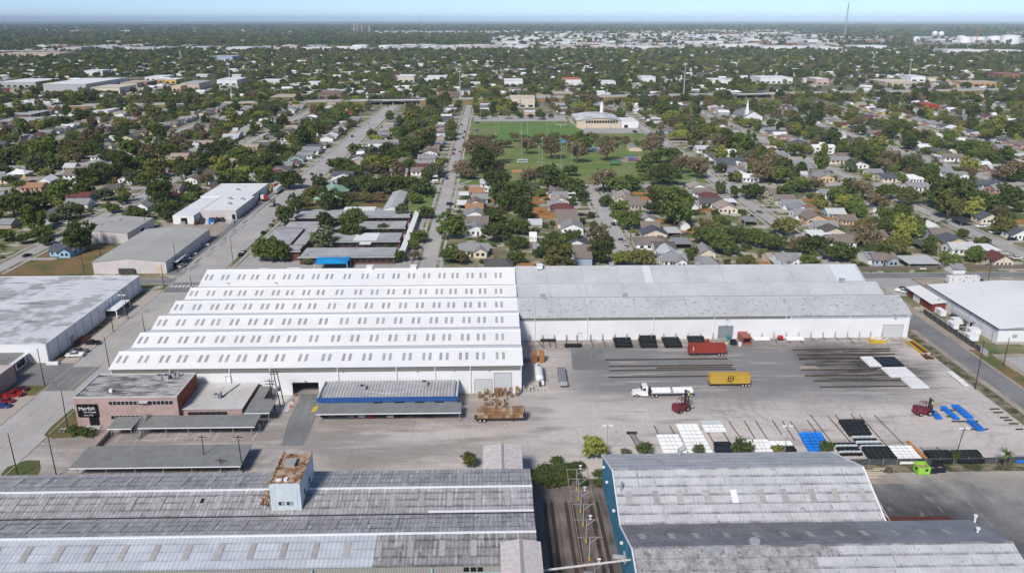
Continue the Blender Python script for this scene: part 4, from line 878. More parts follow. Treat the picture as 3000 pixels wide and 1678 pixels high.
# ---------------------------------------------------------------- trailers, truck, containers, forklifts
def wheelmb(x, y, r, w, mb, rim):
    mb.cyl((x,y-w/2,r),(x,y+w/2,r), r, n=14); rim.cyl((x,y-w/2-.02,r),(x,y+w/2+.02,r), r*.52, n=10)
def wheels(parent, xs, y, r=.5, w=.5):
    for x in xs:
        for s in (-1, 1):
            a, b = MB(), MB(); wheelmb(0, 0, r, w, a, b)
            o = lpart('wheel', a, M['tyre'], parent, loc=(x, s*y, 0)); lpart('rim', b, M['rim'], o)
def box_trailer(name, label, loc, body_m, L=12.2, W_=2.5, H=2.75, zb=1.25, axles=(4.0,5.0,6.0)[:3], rz=0., cat='container'):
    t = thing(name, label, cat, loc, rz); h = L/2
    b = lpart('container', MB().box(-h, h, -W_/2, W_/2, zb, zb+H), body_m, t)
    fr = MB()
    for s in (-1, 1):
        fr.box(-h-.03, h+.03, s*W_/2-.06, s*W_/2+.06, zb+H-.12, zb+H+.04).box(-h-.03, h+.03, s*W_/2-.06, s*W_/2+.06, zb-.04, zb+.16)
        for e in (-h, h): fr.box(e-.08, e+.08, s*W_/2-.08, s*W_/2+.08, zb-.02, zb+H+.05)
    lpart('frame', fr, body_m, b)
    lpart('door_bar', MB().cyl((h+.05,-.5,zb+.2),(h+.05,-.5,zb+H-.2),.04,n=6).cyl((h+.05,.5,zb+.2),(h+.05,.5,zb+H-.2),.04,n=6), M['steel'], b)
    lpart('chassis', MB().box(-h-.1, h, -.55, .55, zb-.35, zb-.05).box(-h-.1,-h+.5,-1.2,1.2,zb-.3,zb-.06), M['dark_steel'], t)
    lpart('landing_leg', MB().box(-h+2.6,-h+2.8,-.9,-.7,0,zb-.3).box(-h+2.6,-h+2.8,.7,.9,0,zb-.3), M['dark_steel'], t)
    wheels(t, axles, .95); return t, b
yc = G(2050+1230/14.31, 1080+800/14.31); 
ty_, tb = box_trailer('container_trailer', 'yellow shipping container with black emblem on a three-axle trailer', (c('d3',2187,1215)[0], c('d3',2185,1212)[1]+1.0, .04), M['container_yellow'])
lm = flat('dark emblem paint', (.025,.012,.01), .6)
o = obj('emblem', text_mesh('m', 2.3, lm), tb, (.05, -1.3, 2.95)); o.rotation_euler = (R(90), 0, 0); o.scale = (1.0, 1.25, 1)
o = obj('emblem', text_mesh('sc', 1.15, lm), tb, (.1, -1.3, 1.95)); o.rotation_euler = (R(90), 0, 0); o.scale = (1.25, 1, 1)
o = obj('emblem', MB().box(-.72,.82,-.02,.02,1.02,1.2).box(-.88,-.7,-.02,.02,-.9,1.1).box(.8,.98,-.02,.02,-.3,1.1).mesh('emblem', lm), tb, (.05, -1.28, 2.7))
tr_, rb_ = box_trailer('container_trailer', 'faded red shipping container on a three-axle trailer near the racks', (c('d3',1962,905)[0], c('d3',1962,903)[1]+1.0, .04), M['container_red'])
obj('pale_mark', MB().box(-.12,.12,-.02,.02,-.75,.75).mesh('pale_mark', flat('faded white container mark', (.6,.55,.5), .6)), rb_, (-4.9, -1.28, 2.8))
# articulated truck with two rows of white pipe
tx, tyy = c('d3', 1520, 1315); trk = thing('semi_truck', 'white tractor truck pulling a flatbed of white wrapped pipe', 'truck', (tx, tyy+1.1, .04))
lpart('hood', yprism(MB(), -.95, .95, [(-9.2,.7),(-6.9,.7),(-6.9,2.05),(-9.1,1.75)][::1]), M['truck_white'], trk)
cabm = yprism(MB(), -1.15, 1.15, [(-7.1,.6),(-4.7,.6),(-4.7,3.5),(-5.0,3.75),(-6.2,3.75),(-6.6,2.1),(-7.1,2.05)])
cab = lpart('cab', cabm, M['truck_white'], trk)
lpart('windscreen', MB().quad((-6.66,-1.05,2.15),(-6.26,-1.05,3.4),(-6.26,1.05,3.4),(-6.66,1.05,2.15)).box(-6.7,-6.3,-1.05,1.05,2.2,2.9), M['glass'], cab)
for s in (-1, 1): lpart('side_window', MB().box(-6.25,-5.35,s*1.17-.02,s*1.17+.02,2.2,3.0), M['glass'], cab)
lpart('bumper', MB().box(-9.35,-9.15,-1.15,1.15,.4,.85), M['rim'], trk)
lpart('fuel_tank', MB().cyl((-6.4,-1.1,.75),(-4.6,-1.1,.75),.33,n=10).cyl((-6.4,1.1,.75),(-4.6,1.1,.75),.33,n=10), M['truck_white'], trk)
lpart('frame', MB().box(-9,-1.6,-.45,.45,.75,1.0), M['dark_steel'], trk)
lpart('exhaust', MB().cyl((-4.5,-.95,1),(-4.5,-.95,3.6),.1,n=8), M['dark_steel'], trk)
wheels(trk, (-8.0,-3.3,-2.1), 1.0)
fb = thing('flatbed_trailer', 'long flatbed trailer behind the white tractor truck', 'trailer', (tx, tyy+1.1, .04))
lpart('deck', MB().box(-3.9,9.3,-1.25,1.25,1.15,1.35), M['steel'], fb); lpart('beam', MB().box(-1.5,9.2,-.5,-.35,.75,1.15).box(-1.5,9.2,.35,.5,.75,1.15), M['dark_steel'], fb)
lpart('headboard', MB().box(-3.95,-3.8,-1.2,1.2,1.36,2.6), M['dark_steel'], fb); wheels(fb, (5.9,8.4), .95)
for nm, a, b in (('front', -3.4, 2.2), ('rear', 3.0, 8.9)):
    for i, y0 in enumerate((-1.2, .02)):
        t = tag(obj('pipe_bundle', None, None, (tx, tyy+1.1, .04)), 'white pipe bundle on the truck, %s load, %s side' % (nm, ('near','far')[i]), 'pipes', 'pipe loads on the truck')
        mb = MB()
        for l in range(3):
            for q in range(4): mb.cyl((a, y0+.15+q*.29, 1.52+l*.29), (b, y0+.15+q*.29, 1.52+l*.29), .145, n=7)
        lpart('pipes', mb, M['white_pipe'], t)
        for f in (.2,.5,.8): lpart('strap', MB().box(a+(b-a)*f-.03, a+(b-a)*f+.03, y0-.01, y0+1.19, 2.23, 2.26), M['steel'], t)
ct = thing('flatbed_trailer', 'dark flatbed trailer carrying three layers of wooden crates', 'trailer', ((tx0+tx1)/2, ty+1.15, .04)); hl = (tx1-tx0)/2+.4
lpart('deck', MB().box(-hl-.3,hl,-1.25,1.25,1.0,1.2), M['timber'], ct); lpart('beam', MB().box(-hl,hl,-.5,-.35,.6,1.0).box(-hl,hl,.35,.5,.6,1.0), M['dark_steel'], ct)
lpart('headboard', MB().box(hl,hl+.15,-1.2,1.2,1.0,3.6), M['timber'], ct); lpart('landing_leg', MB().box(hl-3.2,hl-3,-.9,-.7,0,1).box(hl-3.2,hl-3,.7,.9,0,1), M['dark_steel'], ct)
wheels(ct, (-hl+1.3,-hl+2.5), .95)
fx, fy = G(1500+1320/9.005, 1000+900/9.005, 1.2)
ft = thing('flatbed_trailer', 'empty grey flatbed trailer parked beside the white tank', 'trailer', (fx, fy, .04), R(-1.5))
dk = lpart('deck', MB().box(-1.25,1.25,-6.6,6.0,1.2,1.35), M['steel'], ft)
for i in range(4): lpart('deck_rail', MB().box(-1.2+i*.78,-1.12+i*.78,-6.5,5.9,1.352,1.42), M['dark_steel'], dk)
for i in range(8): lpart('cross_member', MB().box(-1.25,1.25,-6.2+i*1.65,-6.1+i*1.65,1.352,1.40), M['dark_steel'], dk)
lpart('headboard', MB().box(-1.25,1.25,-6.85,-6.6,.9,2.3), M['hvac'], ft); lpart('chassis', MB().box(-.5,.5,-6.4,5.8,.75,1.2), M['dark_steel'], ft)
for y in (3.2, 4.4):
    for s in (-1, 1):
        a, b = MB(), MB(); a.cyl((s*.95-.25,0,.5),(s*.95+.25,0,.5),.5,n=12); b.cyl((s*.95-.27,0,.5),(s*.95+.27,0,.5),.26,n=10)
        o = lpart('wheel', a, M['tyre'], ft, loc=(0,y,0)); lpart('rim', b, M['rim'], o)
# horizontal white pressure tank on saddles
kx, ky = G(1500+730/9.005, 1000+1170/9.005)
tk = thing('storage_tank', 'white horizontal gas tank with rounded end beside the warehouse', 'tank', (kx, ky+5.2, .04))
mb = MB(); prof = [(-5.4,.5),(-5.1,1.0),(-4.5,1.3),(0,1.35),(4.5,1.3),(5.1,1.0),(5.4,.5)]
for (y0, r0), (y1, r1) in zip(prof, prof[1:]): mb.cyl((0,y0,2.2),(0,y1,2.2), r0, r1, n=18, cap=False)
mb.cyl((0,-5.4,2.2),(0,-5.46,2.2),.5,.05,n=18).cyl((0,5.4,2.2),(0,5.46,2.2),.5,.05,n=18)
lpart('shell', mb, mat('white tank paint with dust', (.78,.78,.77), (.62,.57,.53), s=.35, lo=.5, hi=.65, var=.05, rough=.5), tk, smooth=True)
for y in (-3.2, 3.2): lpart('saddle', MB().box(-1.1,1.1,y-.25,y+.25,0,1.3), M['pale_flat'], tk)
lpart('valve_box', MB().box(.6,1.3,-5.9,-5.2,.6,1.8), M['white_trim'], tk); lpart('pump', MB().box(-.2,.4,-6,-5.4,.2,1.2), M['dark_steel'], tk)
lpart('manhole', MB().cyl((0,2,3.4),(0,2,3.85),.4,n=10).cyl((.1,3.4,3.4),(.1,3.4,3.7),.2,n=8), M['rust'], tk)
for i, (x, y, h) in enumerate(((312,1320,2.0),(347,1325,1.0),(447,1330,1.1),(545,1330,1.1),(650,1310,1.1),(745,1310,1.1),(840,1315,1.1),(950,1260,1.2))):
    X, Y = G(1500+x/9.005, 1000+y/9.005); single('bollard', MB().cyl((X,Y,0),(X,Y,h),.12,n=8).cyl((X,Y,h),(X,Y,h+.06),.12,.04,n=8), mat('cream bollard paint', (.62,.58,.48)) if i == 0 else bpy.data.materials['cream bollard paint'], 'cream steel bollard in front of the white tank, %s from the left' % ordn(i+1), 'bollard', 'bollards before the tank')
X, Y = G(1500+495/9.005, 1000+1290/9.005); pb = thing('generator', 'small pale generator between the bollards left of the tank', 'generator', (X, Y+.4, .04)); lpart('casing', MB().box(-.6,.6,-.4,.4,.15,1.3), M['pale_flat'], pb); lpart('skid', MB().box(-.65,.65,-.45,.45,0,.15), M['dark_steel'], pb); lpart('grille', MB().box(-.3,.3,-.43,-.4,.4,.9), M['dark_steel'], pb)
X, Y = G(1500+985/9.005, 1000+1270/9.005); single('timber_post', MB().cyl((X,Y,.2),(X-.6,Y+6,.5),.18,n=6).cyl((X-.6,Y+5.9,0),(X-.6,Y+5.9,1.3),.12,n=6).cyl((X,Y,0),(X,Y,1.0),.12,n=6), M['cream_wall'], 'pale timber rail standing right of the white tank', 'rail')
# forklifts
def forklift(label, loc, rz, tall):
    f = thing('forklift', label, 'forklift', loc, rz); f.scale = (1.3, 1.3, 1.3)
    lpart('body', MB().box(-1.9,1.0,-.95,.95,.55,1.35).box(-2.2,-1.0,-1.0,1.0,.5,1.9).box(-2.35,-2.1,-.8,.8,.6,1.6), M['maroon'], f)
    lpart('seat', MB().box(-.8,-.2,-.3,.3,1.35,1.6).box(-.95,-.75,-.3,.3,1.5,2.1), M['dark_steel'], f)
    cg = MB()
    for x in (-1.0, .7):
        for s in (-1, 1): cg.cyl((x,s*.7,1.3),(x*.85,s*.65,2.9),.06,n=6)
    for i in range(6): cg.box(-.85+i*.28,-.77+i*.28,-.68,.68,2.88,2.94)
    lpart('overhead_guard', cg, M['maroon'], f)
    ms = MB(); h = tall
    for s in (-1, 1): ms.box(1.15,1.4,s*.55-.1,s*.55+.1,.2,h).box(1.42,1.58,s*.36-.08,s*.36+.08,.2,h-.3)
    for z in (.6, h*.45, h*.75, h-.15): ms.box(1.18,1.38,-.6,.6,z,z+.14)
    ms.cyl((1.3,0,.5),(1.3,0,h-.3),.09,n=8); lpart('mast', ms, M['dark_steel'], f)
    lpart('carriage', MB().box(1.6,1.75,-1.1,1.1,.25,.4).box(1.6,1.75,-1.1,1.1,.95,1.1).box(1.6,1.72,-.9,-.78,.25,1.1).box(1.6,1.72,.78,.9,.25,1.1), M['dark_steel'], f)
    for s in (-1, 1): lpart('fork', MB().box(1.7,3.4,s*.6-.09,s*.6+.09,.12,.22), M['dark_steel'], f)
    for x, r in ((.75,.62),(-1.35,.5)):
        for s in (-1, 1):
            a, b = MB(), MB(); wheelmb(0,0,r,.4,a,b); o = lpart('wheel', a, M['tyre'], f, loc=(x,s*.95,0)); lpart('rim', b, M['dirt'], o)
    lpart('lamp', MB().box(1.0,1.25,-.85,-.6,h-.9,h-.3), M['hivis'], f); return f
q = G(1880+1180/10.29, 1130+780/10.29); forklift('maroon forklift with tall mast in front of the truck trailer', (q[0]+.4, q[1]+.7, .04), R(32), 4.6)
q = G(2650+520/8.587, 1150+575/8.587); forklift('maroon forklift at the blue pipe rafts on the right', (q[0], q[1]+.9, .04), R(4), 3.6)
# things by the grey warehouse wall
X, Y = c('d3', 2360, 790); sh = thing('open_container', 'small red open-ended shed against the white wall', 'container', (X, Y+3, .04)); 
lpart('shell', MB().box(-1.5,1.5,-3,3,0,.12).box(-1.5,-1.4,-3,3,.12,2.6).box(1.4,1.5,-3,3,.12,2.6).box(-1.4,1.4,2.9,3,.12,2.6).box(-1.5,1.5,-3,3,2.6,2.7), mat('faded pink-red sheet', (.38,.11,.09), (.33,.13,.11), s=.7, var=.12), sh); lpart('lintel', MB().box(-1.5,1.5,-3.05,-2.95,2.3,2.65), M['barn_red'], sh); lpart('load', MB().box(-.9,.2,-1.5,.5,.12,1.2), M['dark_steel'], sh)
def skip(label, k, x, y, w, d, h, m, z=0, name='skip'):
    X, Y = c(k, x, y); t = thing(name, label, 'skip', (X, Y+d/2, .045)); b = MB()
    b.box(-w/2,w/2,-d/2,d/2,.08,.16).box(-w/2,w/2,-d/2,-d/2+.08,.16,h).box(-w/2,w/2,d/2-.08,d/2,.16,h*1.12).box(-w/2,-w/2+.08,-d/2+.08,d/2-.08,.16,h).box(w/2-.08,w/2,-d/2+.08,d/2-.08,.16,h)
    lpart('bin', b, m, t); lpart('contents', MB().box(-w/2+.1,w/2-.1,-d/2+.1,d/2-.1,.17,h*.55), M['rust'], t)
    lpart('rim', MB().box(-w/2-.05,w/2+.05,-d/2-.05,-d/2,h-.12,h), m, t); return t
X, Y = c('d3', 2180, 790)
skip('dark blue skip by the grey shutter door', 'd3', 2228, 795, 2.0, 1.6, 1.5, M['skip_black'])
for lb, x, y, col, h in (('teal covered bin by the grey shutter door', 2175, 735, (.01,.22,.19), 1.5), ('cream drum with red stripe by the shutter door', 2150, 795, (.6,.55,.25), 1.2), ('white bulk bag beside the red shed', 2290, 798, (.7,.7,.7), 1.4), ('small red hoist near the black racks', 1962, 770, (.4,.03,.02), 1.6)):
    X, Y = c('d3', x, y); b = MB().cyl((X,Y,0),(X,Y,h*.8),.6,.68,n=10).cyl((X,Y,h*.8),(X,Y,h),.72,.3,n=10); single('drum', b, flat('bin paint '+lb[:8], col, .6, var=.15), lb, 'bin')
X, Y = c('d4', 125, 745); rg = thing('trencher', 'small red and white machine parked at the white wall', 'machine', (X, Y+.6, .04))
lpart('body', MB().box(-.7,.9,-.6,.6,.6,1.5), flat('bright red paint', (.5,.02,.015), .4), rg); lpart('boom', MB().cyl((-.6,0,1.2),(-2.2,0,.4),.12,n=6).box(-2.6,-1.2,-.4,.4,.2,.5), M['hvac'], rg); lpart('track', MB().box(-.8,1,-.75,-.45,0,.6).box(-.8,1,.45,.75,0,.6), M['dark_steel'], rg)
X, Y = c('d4', 1115, 778); sk_ = thing('skip', 'yellow steel skip heaped with white scrap near the right wall', 'skip', (X, Y+1.6, .04))
lpart('bin', xprism(MB(), -2.6, 2.4, [(-1.4,0),(-1.5,1.3),(-1.35,1.3),(-1.25,.1),(1.25,.1),(1.35,1.3),(1.5,1.3),(1.4,0)][::-1]).box(-2.65,-2.55,-1.4,1.4,0,1.3), M['yellow_paint'], sk_)
jb = MB(); rj = random.Random(9)
for i in range(16):
    p = Vector((rj.uniform(-2,2), rj.uniform(-1,1), rj.uniform(.7,1.3))); q = p+Vector((rj.uniform(-1,1.4), rj.uniform(-.6,.6), rj.uniform(.2,1.4))); jb.cyl(p, q, rj.uniform(.08,.22), n=6)
lpart('scrap', jb, M['white_trim'], sk_)
X, Y = c('d4', 1500, 825); ys = thing('steel_frame', 'rusty yellow open steel frame on the right verge', 'frame', (X, Y, .06), R(-90)); fb2 = MB()
for s in (-1,1): fb2.box(-6,6,s*1.2-.1,s*1.2+.1,.2,.9)
lpart('side_beam', fb2, M['yellow_paint'], ys); lpart('floor', MB().box(-6,6,-1.1,1.1,.05,.3), M['rust_red'], ys); lpart('end_beam', MB().box(-6.1,-6,-1.3,1.3,.1,.9).box(6,6.1,-1.3,1.3,.1,.9), M['pale_flat'], ys)
X, Y = c('d4', 1600, 905); sc = MB(); rj = random.Random(4)
for i in range(22): sc.box(*(lambda a,b: (X+a, X+a+rj.uniform(.4,1.6), Y+b, Y+b+rj.uniform(.3,1.4)))(rj.uniform(-1.8,1.2), rj.uniform(-3,3)), .06, rj.uniform(.2,.7))
single('scrap_pile', sc, M['rust_red'], 'dark rusty scrap pile on the right verge below the yellow frame', 'scrap')
# bins at the bottom right fence
X, Y = c('e4', 1322, 612); gb_ = thing('compactor_bin', 'lime green waste bin with openings at the bottom right fence', 'bin', (X, Y+1.4, .06))
lpart('bin', MB().box(-1.5,1.5,-1.3,-1.2,0,2).box(-1.5,1.5,1.2,1.3,0,2.3).box(-1.5,-1.4,-1.2,1.2,0,2.1).box(1.4,1.5,-1.2,1.2,0,2.1).box(-1.5,1.5,-1.3,1.3,-.02,.1), M['green_bin'], gb_); lpart('opening', MB().box(.2,.9,-1.33,-1.29,1.0,1.6), M['dark'], gb_); lpart('opening', MB().box(-1.53,-1.49,-.6,.3,.9,1.6), M['dark'], gb_); lpart('contents', MB().box(-1.35,1.35,-1.15,1.15,.1,1.4), M['rust'], gb_)
skip('blue-black bin beside the lime green bin', 'e4', 1402, 602, 2.0, 1.9, 1.6, M['skip_black']); skip('blue-black bin right of the two others, filled with wood', 'e4', 1470, 595, 2.1, 1.9, 1.5, M['skip_black'])
X, Y = c('e4', 1022, 580); single('tyre_heap', MB().cyl((X,Y,0),(X,Y,.5),1.0,.9,n=12).cyl((X,Y,.5),(X+.1,Y,1.1),.8,.55,n=12), mat('brown rubble', (.13,.10,.085), (.08,.06,.05), s=2), 'round brown rubble heap on the dirt pad bottom right', 'heap')
for i, (x, y) in enumerate(((880,575),(905,590),(890,610),(930,605),(870,632),(960,560))):
    X, Y = c('e4', x, y); single('plank', MB().box(X-2.2,X+2.0,Y-.14,Y+.14,.065,.2), M['cream_wall'], 'pale plank lying on the dirt pad bottom right, %s of six' % ordn(i+1), 'plank', 'planks on the dirt pad')
# access ladder frame lying in the yard and the pipe rack posts at the bottom
a = c('e3', 1015, 268); lf = thing('ladder_frame', 'dark steel ladder frame lying above the bottom right roof', 'frame', (*a, .05)); b = c('e3', 1060, 385)
lv = MB(); L = b[1]-a[1]
for s in (-.7,.7): lv.cyl((s,0,.2),(s+1.0,L,.2),.1,n=6)
lpart('rail', lv, M['dark_steel'], lf); 
for i in range(7): lpart('rung', MB().cyl((-.7+i*.15,L*i/7,.2),(.7+i*.15,L*i/7,.2),.08,n=6), M['dark_steel'], lf)
lpart('head', MB().box(-1.4,1.4,.0,.5,.05,.7), M['dark_steel'], lf)

# ---------------------------------------------------------------- the loading alley: rails, rack frame, duct
rr = [(415,800,2.2,'left'),]
for nm, xs in (('left track in the alley', (11.7, 13.2)), ('middle track in the alley', (16.6, 18.1)), ('right track in the alley', (22.3, 23.8))):
    t = thing('rail_track', 'rusty rails of the %s between the bottom warehouses' % nm, 'rail track', ((xs[0]+xs[1])/2, 130, 0))
    for x in xs: part('rail', MB().box(x-.07, x+.07, 96, 163, .045, .19), M['timber'], t)
    part('groove', MB().box(xs[0]-.45, xs[0]+.4, 96, 162, .046, .06).box(xs[1]-.4, xs[1]+.45, 96, 162, .046, .06), M['timber'], t)
M['gantry'] = mat('dull brown steel', (.24,.19,.165), (.30,.25,.22), s=1, var=.12)
pr_ = thing('rack_gantry', 'thin brown steel rack gantry on yellow-footed posts standing in the alley', 'gantry', (19.6, 150, 0))
gy = [G(1718, y)[1] for y in (1434, 1463, 1500, 1540, 1587, 1640)]; gy = gy+[gy[-1]-8.4, gy[-1]-16.8]
for i, y in enumerate(gy):
    zt = 5.6; x0, x1 = 17.0, 22.2
    part('crossbar', MB().box(x0, x1, y-.07, y+.07, zt, zt+.15), M['gantry'], pr_)
    p = part('post', MB().box(19.52, 19.7, y-.09, y+.09, .8, zt), M['hvac'], pr_)
    part('yellow_foot', MB().box(19.4, 19.82, y-.2, y+.2, .045, .8), M['yellow_paint'], p)
    part('brace', MB().cyl((19.7,y,zt-1.4),(21.4,y,zt+.05),.07,n=5), M['hvac'], pr_)
    if i % 2 == 0: part('flood_lamp', MB().cyl((20.4,y,zt+.2),(20.4,y,zt+1.0),.06,n=6).box(20.05,20.75,y-.18,y+.18,zt+.95,zt+1.12).box(20.2,20.6,y-.15,y+.15,zt+.2,zt+.36), M['white_trim'], pr_)
for x in (17.1, 22.1): part('side_beam', MB().box(x-.07, x+.07, gy[-1], gy[0], 5.36, 5.58), M['gantry'], pr_)
single('overhead_duct', MB().cyl((9,128,7.6),(26,129.2,8.8),.22,n=8).cyl((8.7,127.6,6.6),(9.4,128.1,7.7),.12,n=6), M['cream_sheet'], 'pale pipe bridging the alley between the two bottom warehouses', 'pipe')
van = thing('parked_van', 'pale grey van roof at the bottom edge of the alley', 'van', (18.6, 133.2, .05), R(90))
lpart('body', yprism(MB(), -.95, .95, [(-2.6,.4),(2.5,.4),(2.6,1.1),(1.6,2.0),(-2.5,2.1)]), M['hvac'], van); lpart('windscreen', MB().slab((1.75,-.8,1.95),(2.45,-.8,1.3),(2.45,.8,1.3),(1.75,.8,1.95),.04), M['glass'], van); wheels(van, (-1.6,1.7), .85, .34, .22)

# ---------------------------------------------------------------- poles
def pole(label, base, h, arms=1, lamp=False, m='pole_wood', r=.15, lean=0., rz=0., group='wooden utility poles', name='utility_pole'):
    t = thing(name, label, 'pole', (base[0], base[1], 0), rz, group)
    lpart('shaft', MB().cyl((0,0,0),(lean,0,h),r,r*.65,n=7), M[m], t)
    for i in range(arms):
        lpart('crossarm', MB().box(-1.25+lean,1.25+lean,-.07,.07,h-.6-i*.9,h-.45-i*.9), M[m], t)
        lpart('insulator', MB().cyl((-1.1+lean,0,h-.45-i*.9),(-1.1+lean,0,h-.2-i*.9),.07,n=6).cyl((1.1+lean,0,h-.45-i*.9),(1.1+lean,0,h-.2-i*.9),.07,n=6), M['hvac'], t)
    if lamp:
        for s in (-1, 1): lpart('lamp_head', MB().box(*sorted((s*.3+lean, s*1.4+lean)),-.3,.3,h-.05,h+.2), M['white_trim'], t)
        lpart('lamp_arm', MB().box(-1.0+lean,1.0+lean,-.06,.06,h-.12,h-.05), M['steel'], t)
    return t
for lb, q, h, a in (('dark utility pole on the apron left of the white warehouse, farther of two', c('d1',1290,530), 12, 1), ('dark utility pole on the apron left of the white warehouse, nearer of two', c('d1',1140,660), 11.5, 0),
    ('dark pole at the near left corner of the white warehouse', c('d1',1100,1012), 10.5, 0), ('dark pole on the grass island by the pink building', c('d1',450,1200), 12.5, 0),
    ('leaning dark pole at the grass verge left of the black sign', c('e1',575,215), 11.5, 0), ('dark pole on the bottom left grass island', c('e1',155,625), 12, 0), ('dark pole at the right end of the bottom left island', c('e1',480,620), 11.5, 0),
    ('dark pole behind the big carport, left of two', c('e1',1740,525), 8.5, 1), ('dark pole behind the big carport, right of two', c('e1',2060,590), 10.5, 1), ('short dark pole with pale crossarm behind the big carport', c('e1',1890,600), 4.5, 1),
    ('thin pole between the lanes left of the white roofs', c('d1',1455,655), 6.5, 0), ('dark pole at the far left corner of the white warehouse', c('d1',1930,210), 5, 0), ('dark pole at the junction by the far left corner', c('d1',1655,235), 11, 0),
    ('tall dark pole at the yard entrance on the right road', c('d4',2080,1235), 16, 0), ('thin pole in the concrete lot on the right', c('d4',2365,1000), 10, 0), ('pole behind the white building near the graffiti trailer', c('d4',2203,195), 13, 0),
    ('pole in front of the vacant lot by the beige warehouse', c('b1',850,1385), 13, 0), ('pole on the vacant lot by the beige warehouse corner', c('b1',1015,1230), 12.5, 0), ('pole beside the pale truck on the avenue kerb', c('b1',2345,1285), 13, 0),
    ('dark pole at the front left corner of the beige warehouse drive', c('b1',1785,1365), 13.5, 0), ('dark pole between the two beige warehouses', c('b1',1470,955), 11, 1), ('pole on the pavement by the cars at the beige warehouse', c('b1',1870,1345), 9, 0)):
    pole(lb, q, h, a, lean=rnd.uniform(-.25,.25))
hp = thing('pole_frame', 'cluster of dark poles with crossarms and transformer at the brick wing', 'pole', (*G(806,1203), 0), 0)
lpart('shaft', MB().cyl((0,0,0),(-.8,0,10.2),.17,.12,n=7).cyl((.9,2.6,0),(-.1,2.2,12),.17,.12,n=7).cyl((1.6,4.2,0),(.5,3.6,11.2),.17,.12,n=7), M['pole_wood'], hp)
for x, y, z in ((-.75,0,9.4),(-.75,0,8.4),(0,2.2,11.3),(0,2.2,10.6),(.4,3.6,10.6)): lpart('crossarm', MB().box(x-1.3,x+1.3,y-.07,y+.07,z,z+.16), M['pole_wood'], hp)
lpart('brace', MB().cyl((-.6,0,7),(.2,2.2,9.4),.06,n=5).cyl((.3,2.3,7),(-.6,0,9),.06,n=5), M['pole_wood'], hp)
for x, y in ((-.1,1.2),(.5,1.8),(.9,2.9)): lpart('transformer', MB().cyl((x,y,5),(x,y,6.4),.35,n=10), M['hvac'], hp)
pole('white floodlight pole with two heads on the left apron', c('d1',1262,530), 9.5, 0, True, 'steel', .1, group=None, name='floodlight_pole')
pole('floodlight pole with pale head behind the yellow-green bush', c('e3',800,440), 8.5, 0, True, 'steel', .1, group=None, name='floodlight_pole')
pole('floodlight pole beside the white and black pipe rows', c('e4',140,430), 8, 0, True, 'steel', .1, group=None, name='floodlight_pole')
pole('ivy-covered floodlight pole between the black pipe stacks', c('e4',1575,500), 9.5, 0, True, 'pole_wood', .14, lean=1.0, group=None, name='floodlight_pole')
pole('twin white floodlights on a pole behind the white right building', c('d4',2320,190), 14, 0, True, 'steel', .12, group=None, name='floodlight_pole')
for i, (x, y) in enumerate(((1825,1155),(1765,1270))):
    X, Y = G(480+x/6.266, 1060+y/6.266); single('bollard', MB().cyl((X,Y,0),(X,Y,2.1),.14,n=8).cyl((X,Y,2.1),(X,Y,2.16),.14,.05,n=8), M['cream_wall'], 'cream guard post at the right end of the long carport, %s' % ('farther','nearer')[i], 'bollard', 'guard posts at the carport')
for i, (x, y) in enumerate(((400,1300),(375,1355),(345,1415))):
    X, Y = c('d2', x, y); single('traffic_barrel', MB().cyl((X,Y,0),(X,Y,.75),.3,.22,n=10).cyl((X,Y,.75),(X,Y,.95),.1,n=8).cyl((X,Y,0),(X,Y,.06),.42,n=10), flat('orange barrel', (.7,.16,.05), .6) if i == 0 else bpy.data.materials['orange barrel'], 'orange traffic barrel beside the dark doorway ramp, %s from the door' % ordn(i+1), 'barrel', 'barrels beside the ramp')
# ---------------------------------------------------------------- neighbouring flat and low-pitched buildings
def flat_building(name, label, x0, x1, y0, y1, h, wallm, roofm, parapet=.35, cat='building', front=0, side=0, fz=(1.2,2.3), over=0):
    t = thing(name, label, cat, ((x0+x1)/2, (y0+y1)/2, 0))
    part('wall', MB().box(x0, x1, y0, y1, 0, h), M[wallm], t)
    part('roof', MB().box(x0+.25, x1-.25, y0+.25, y1-.25, h, h+.12), M[roofm], t)
    if parapet:
        p = MB().box(x0-.06, x1+.06, y0-.06, y0+.25, h, h+parapet); p.box(x0-.06, x1+.06, y1-.25, y1+.06, h, h+parapet)
        p.box(x0-.06, x0+.25, y0+.25, y1-.25, h, h+parapet); p.box(x1-.25, x1+.06, y0+.25, y1-.25, h, h+parapet); part('parapet', p, M[wallm], t)
    if over: part('eave', MB().box(x0-.5, x1+.5, y0-over, y0-.07, h-.35, h+.1), M[roofm], t)
    if front: windows_row(t, x0+.6, x1-.6, front, y0-.04, *fz, gap=.25)
    if side: sideglass(t, y0+1, y1-1, side, x1 if (x0+x1)/2 < 0 else x0, *fz)
    return t
EXCL = []                                                 # places where no house or garden tree stands
def keep(x0, x1, y0, y1): EXCL.append((x0, x1, y0, y1))
lwb = flat_building('warehouse', 'white flat-roofed warehouse with dark roof stains left of the avenue', -235, -146.6, 246.6, 320.6, 6.4, 'white_wall', 'membrane', .25, 'warehouse')
for i in range(13): part('wall_seam', MB().box(-146.62, -146.5, 247.8+i*5.9, 248.0+i*5.9, .1, 6.3), M['hvac'], lwb)
part('shutter', MB().box(-146.62,-146.48,261.5,264,.1,3.2), M['hvac'], lwb); part('dock_ramp', MB().box(-146.5,-143.6,263.6,268.6,0,.7), M['red_brick'], lwb)
part('porch_roof', MB().box(-146.5,-141.8,287,299,3.3,3.55), M['white_wall'], lwb); part('porch_post', MB().box(-142.2,-141.9,287.2,287.5,.05,3.3).box(-142.2,-141.9,298.5,298.8,.05,3.3), M['white_wall'], lwb)
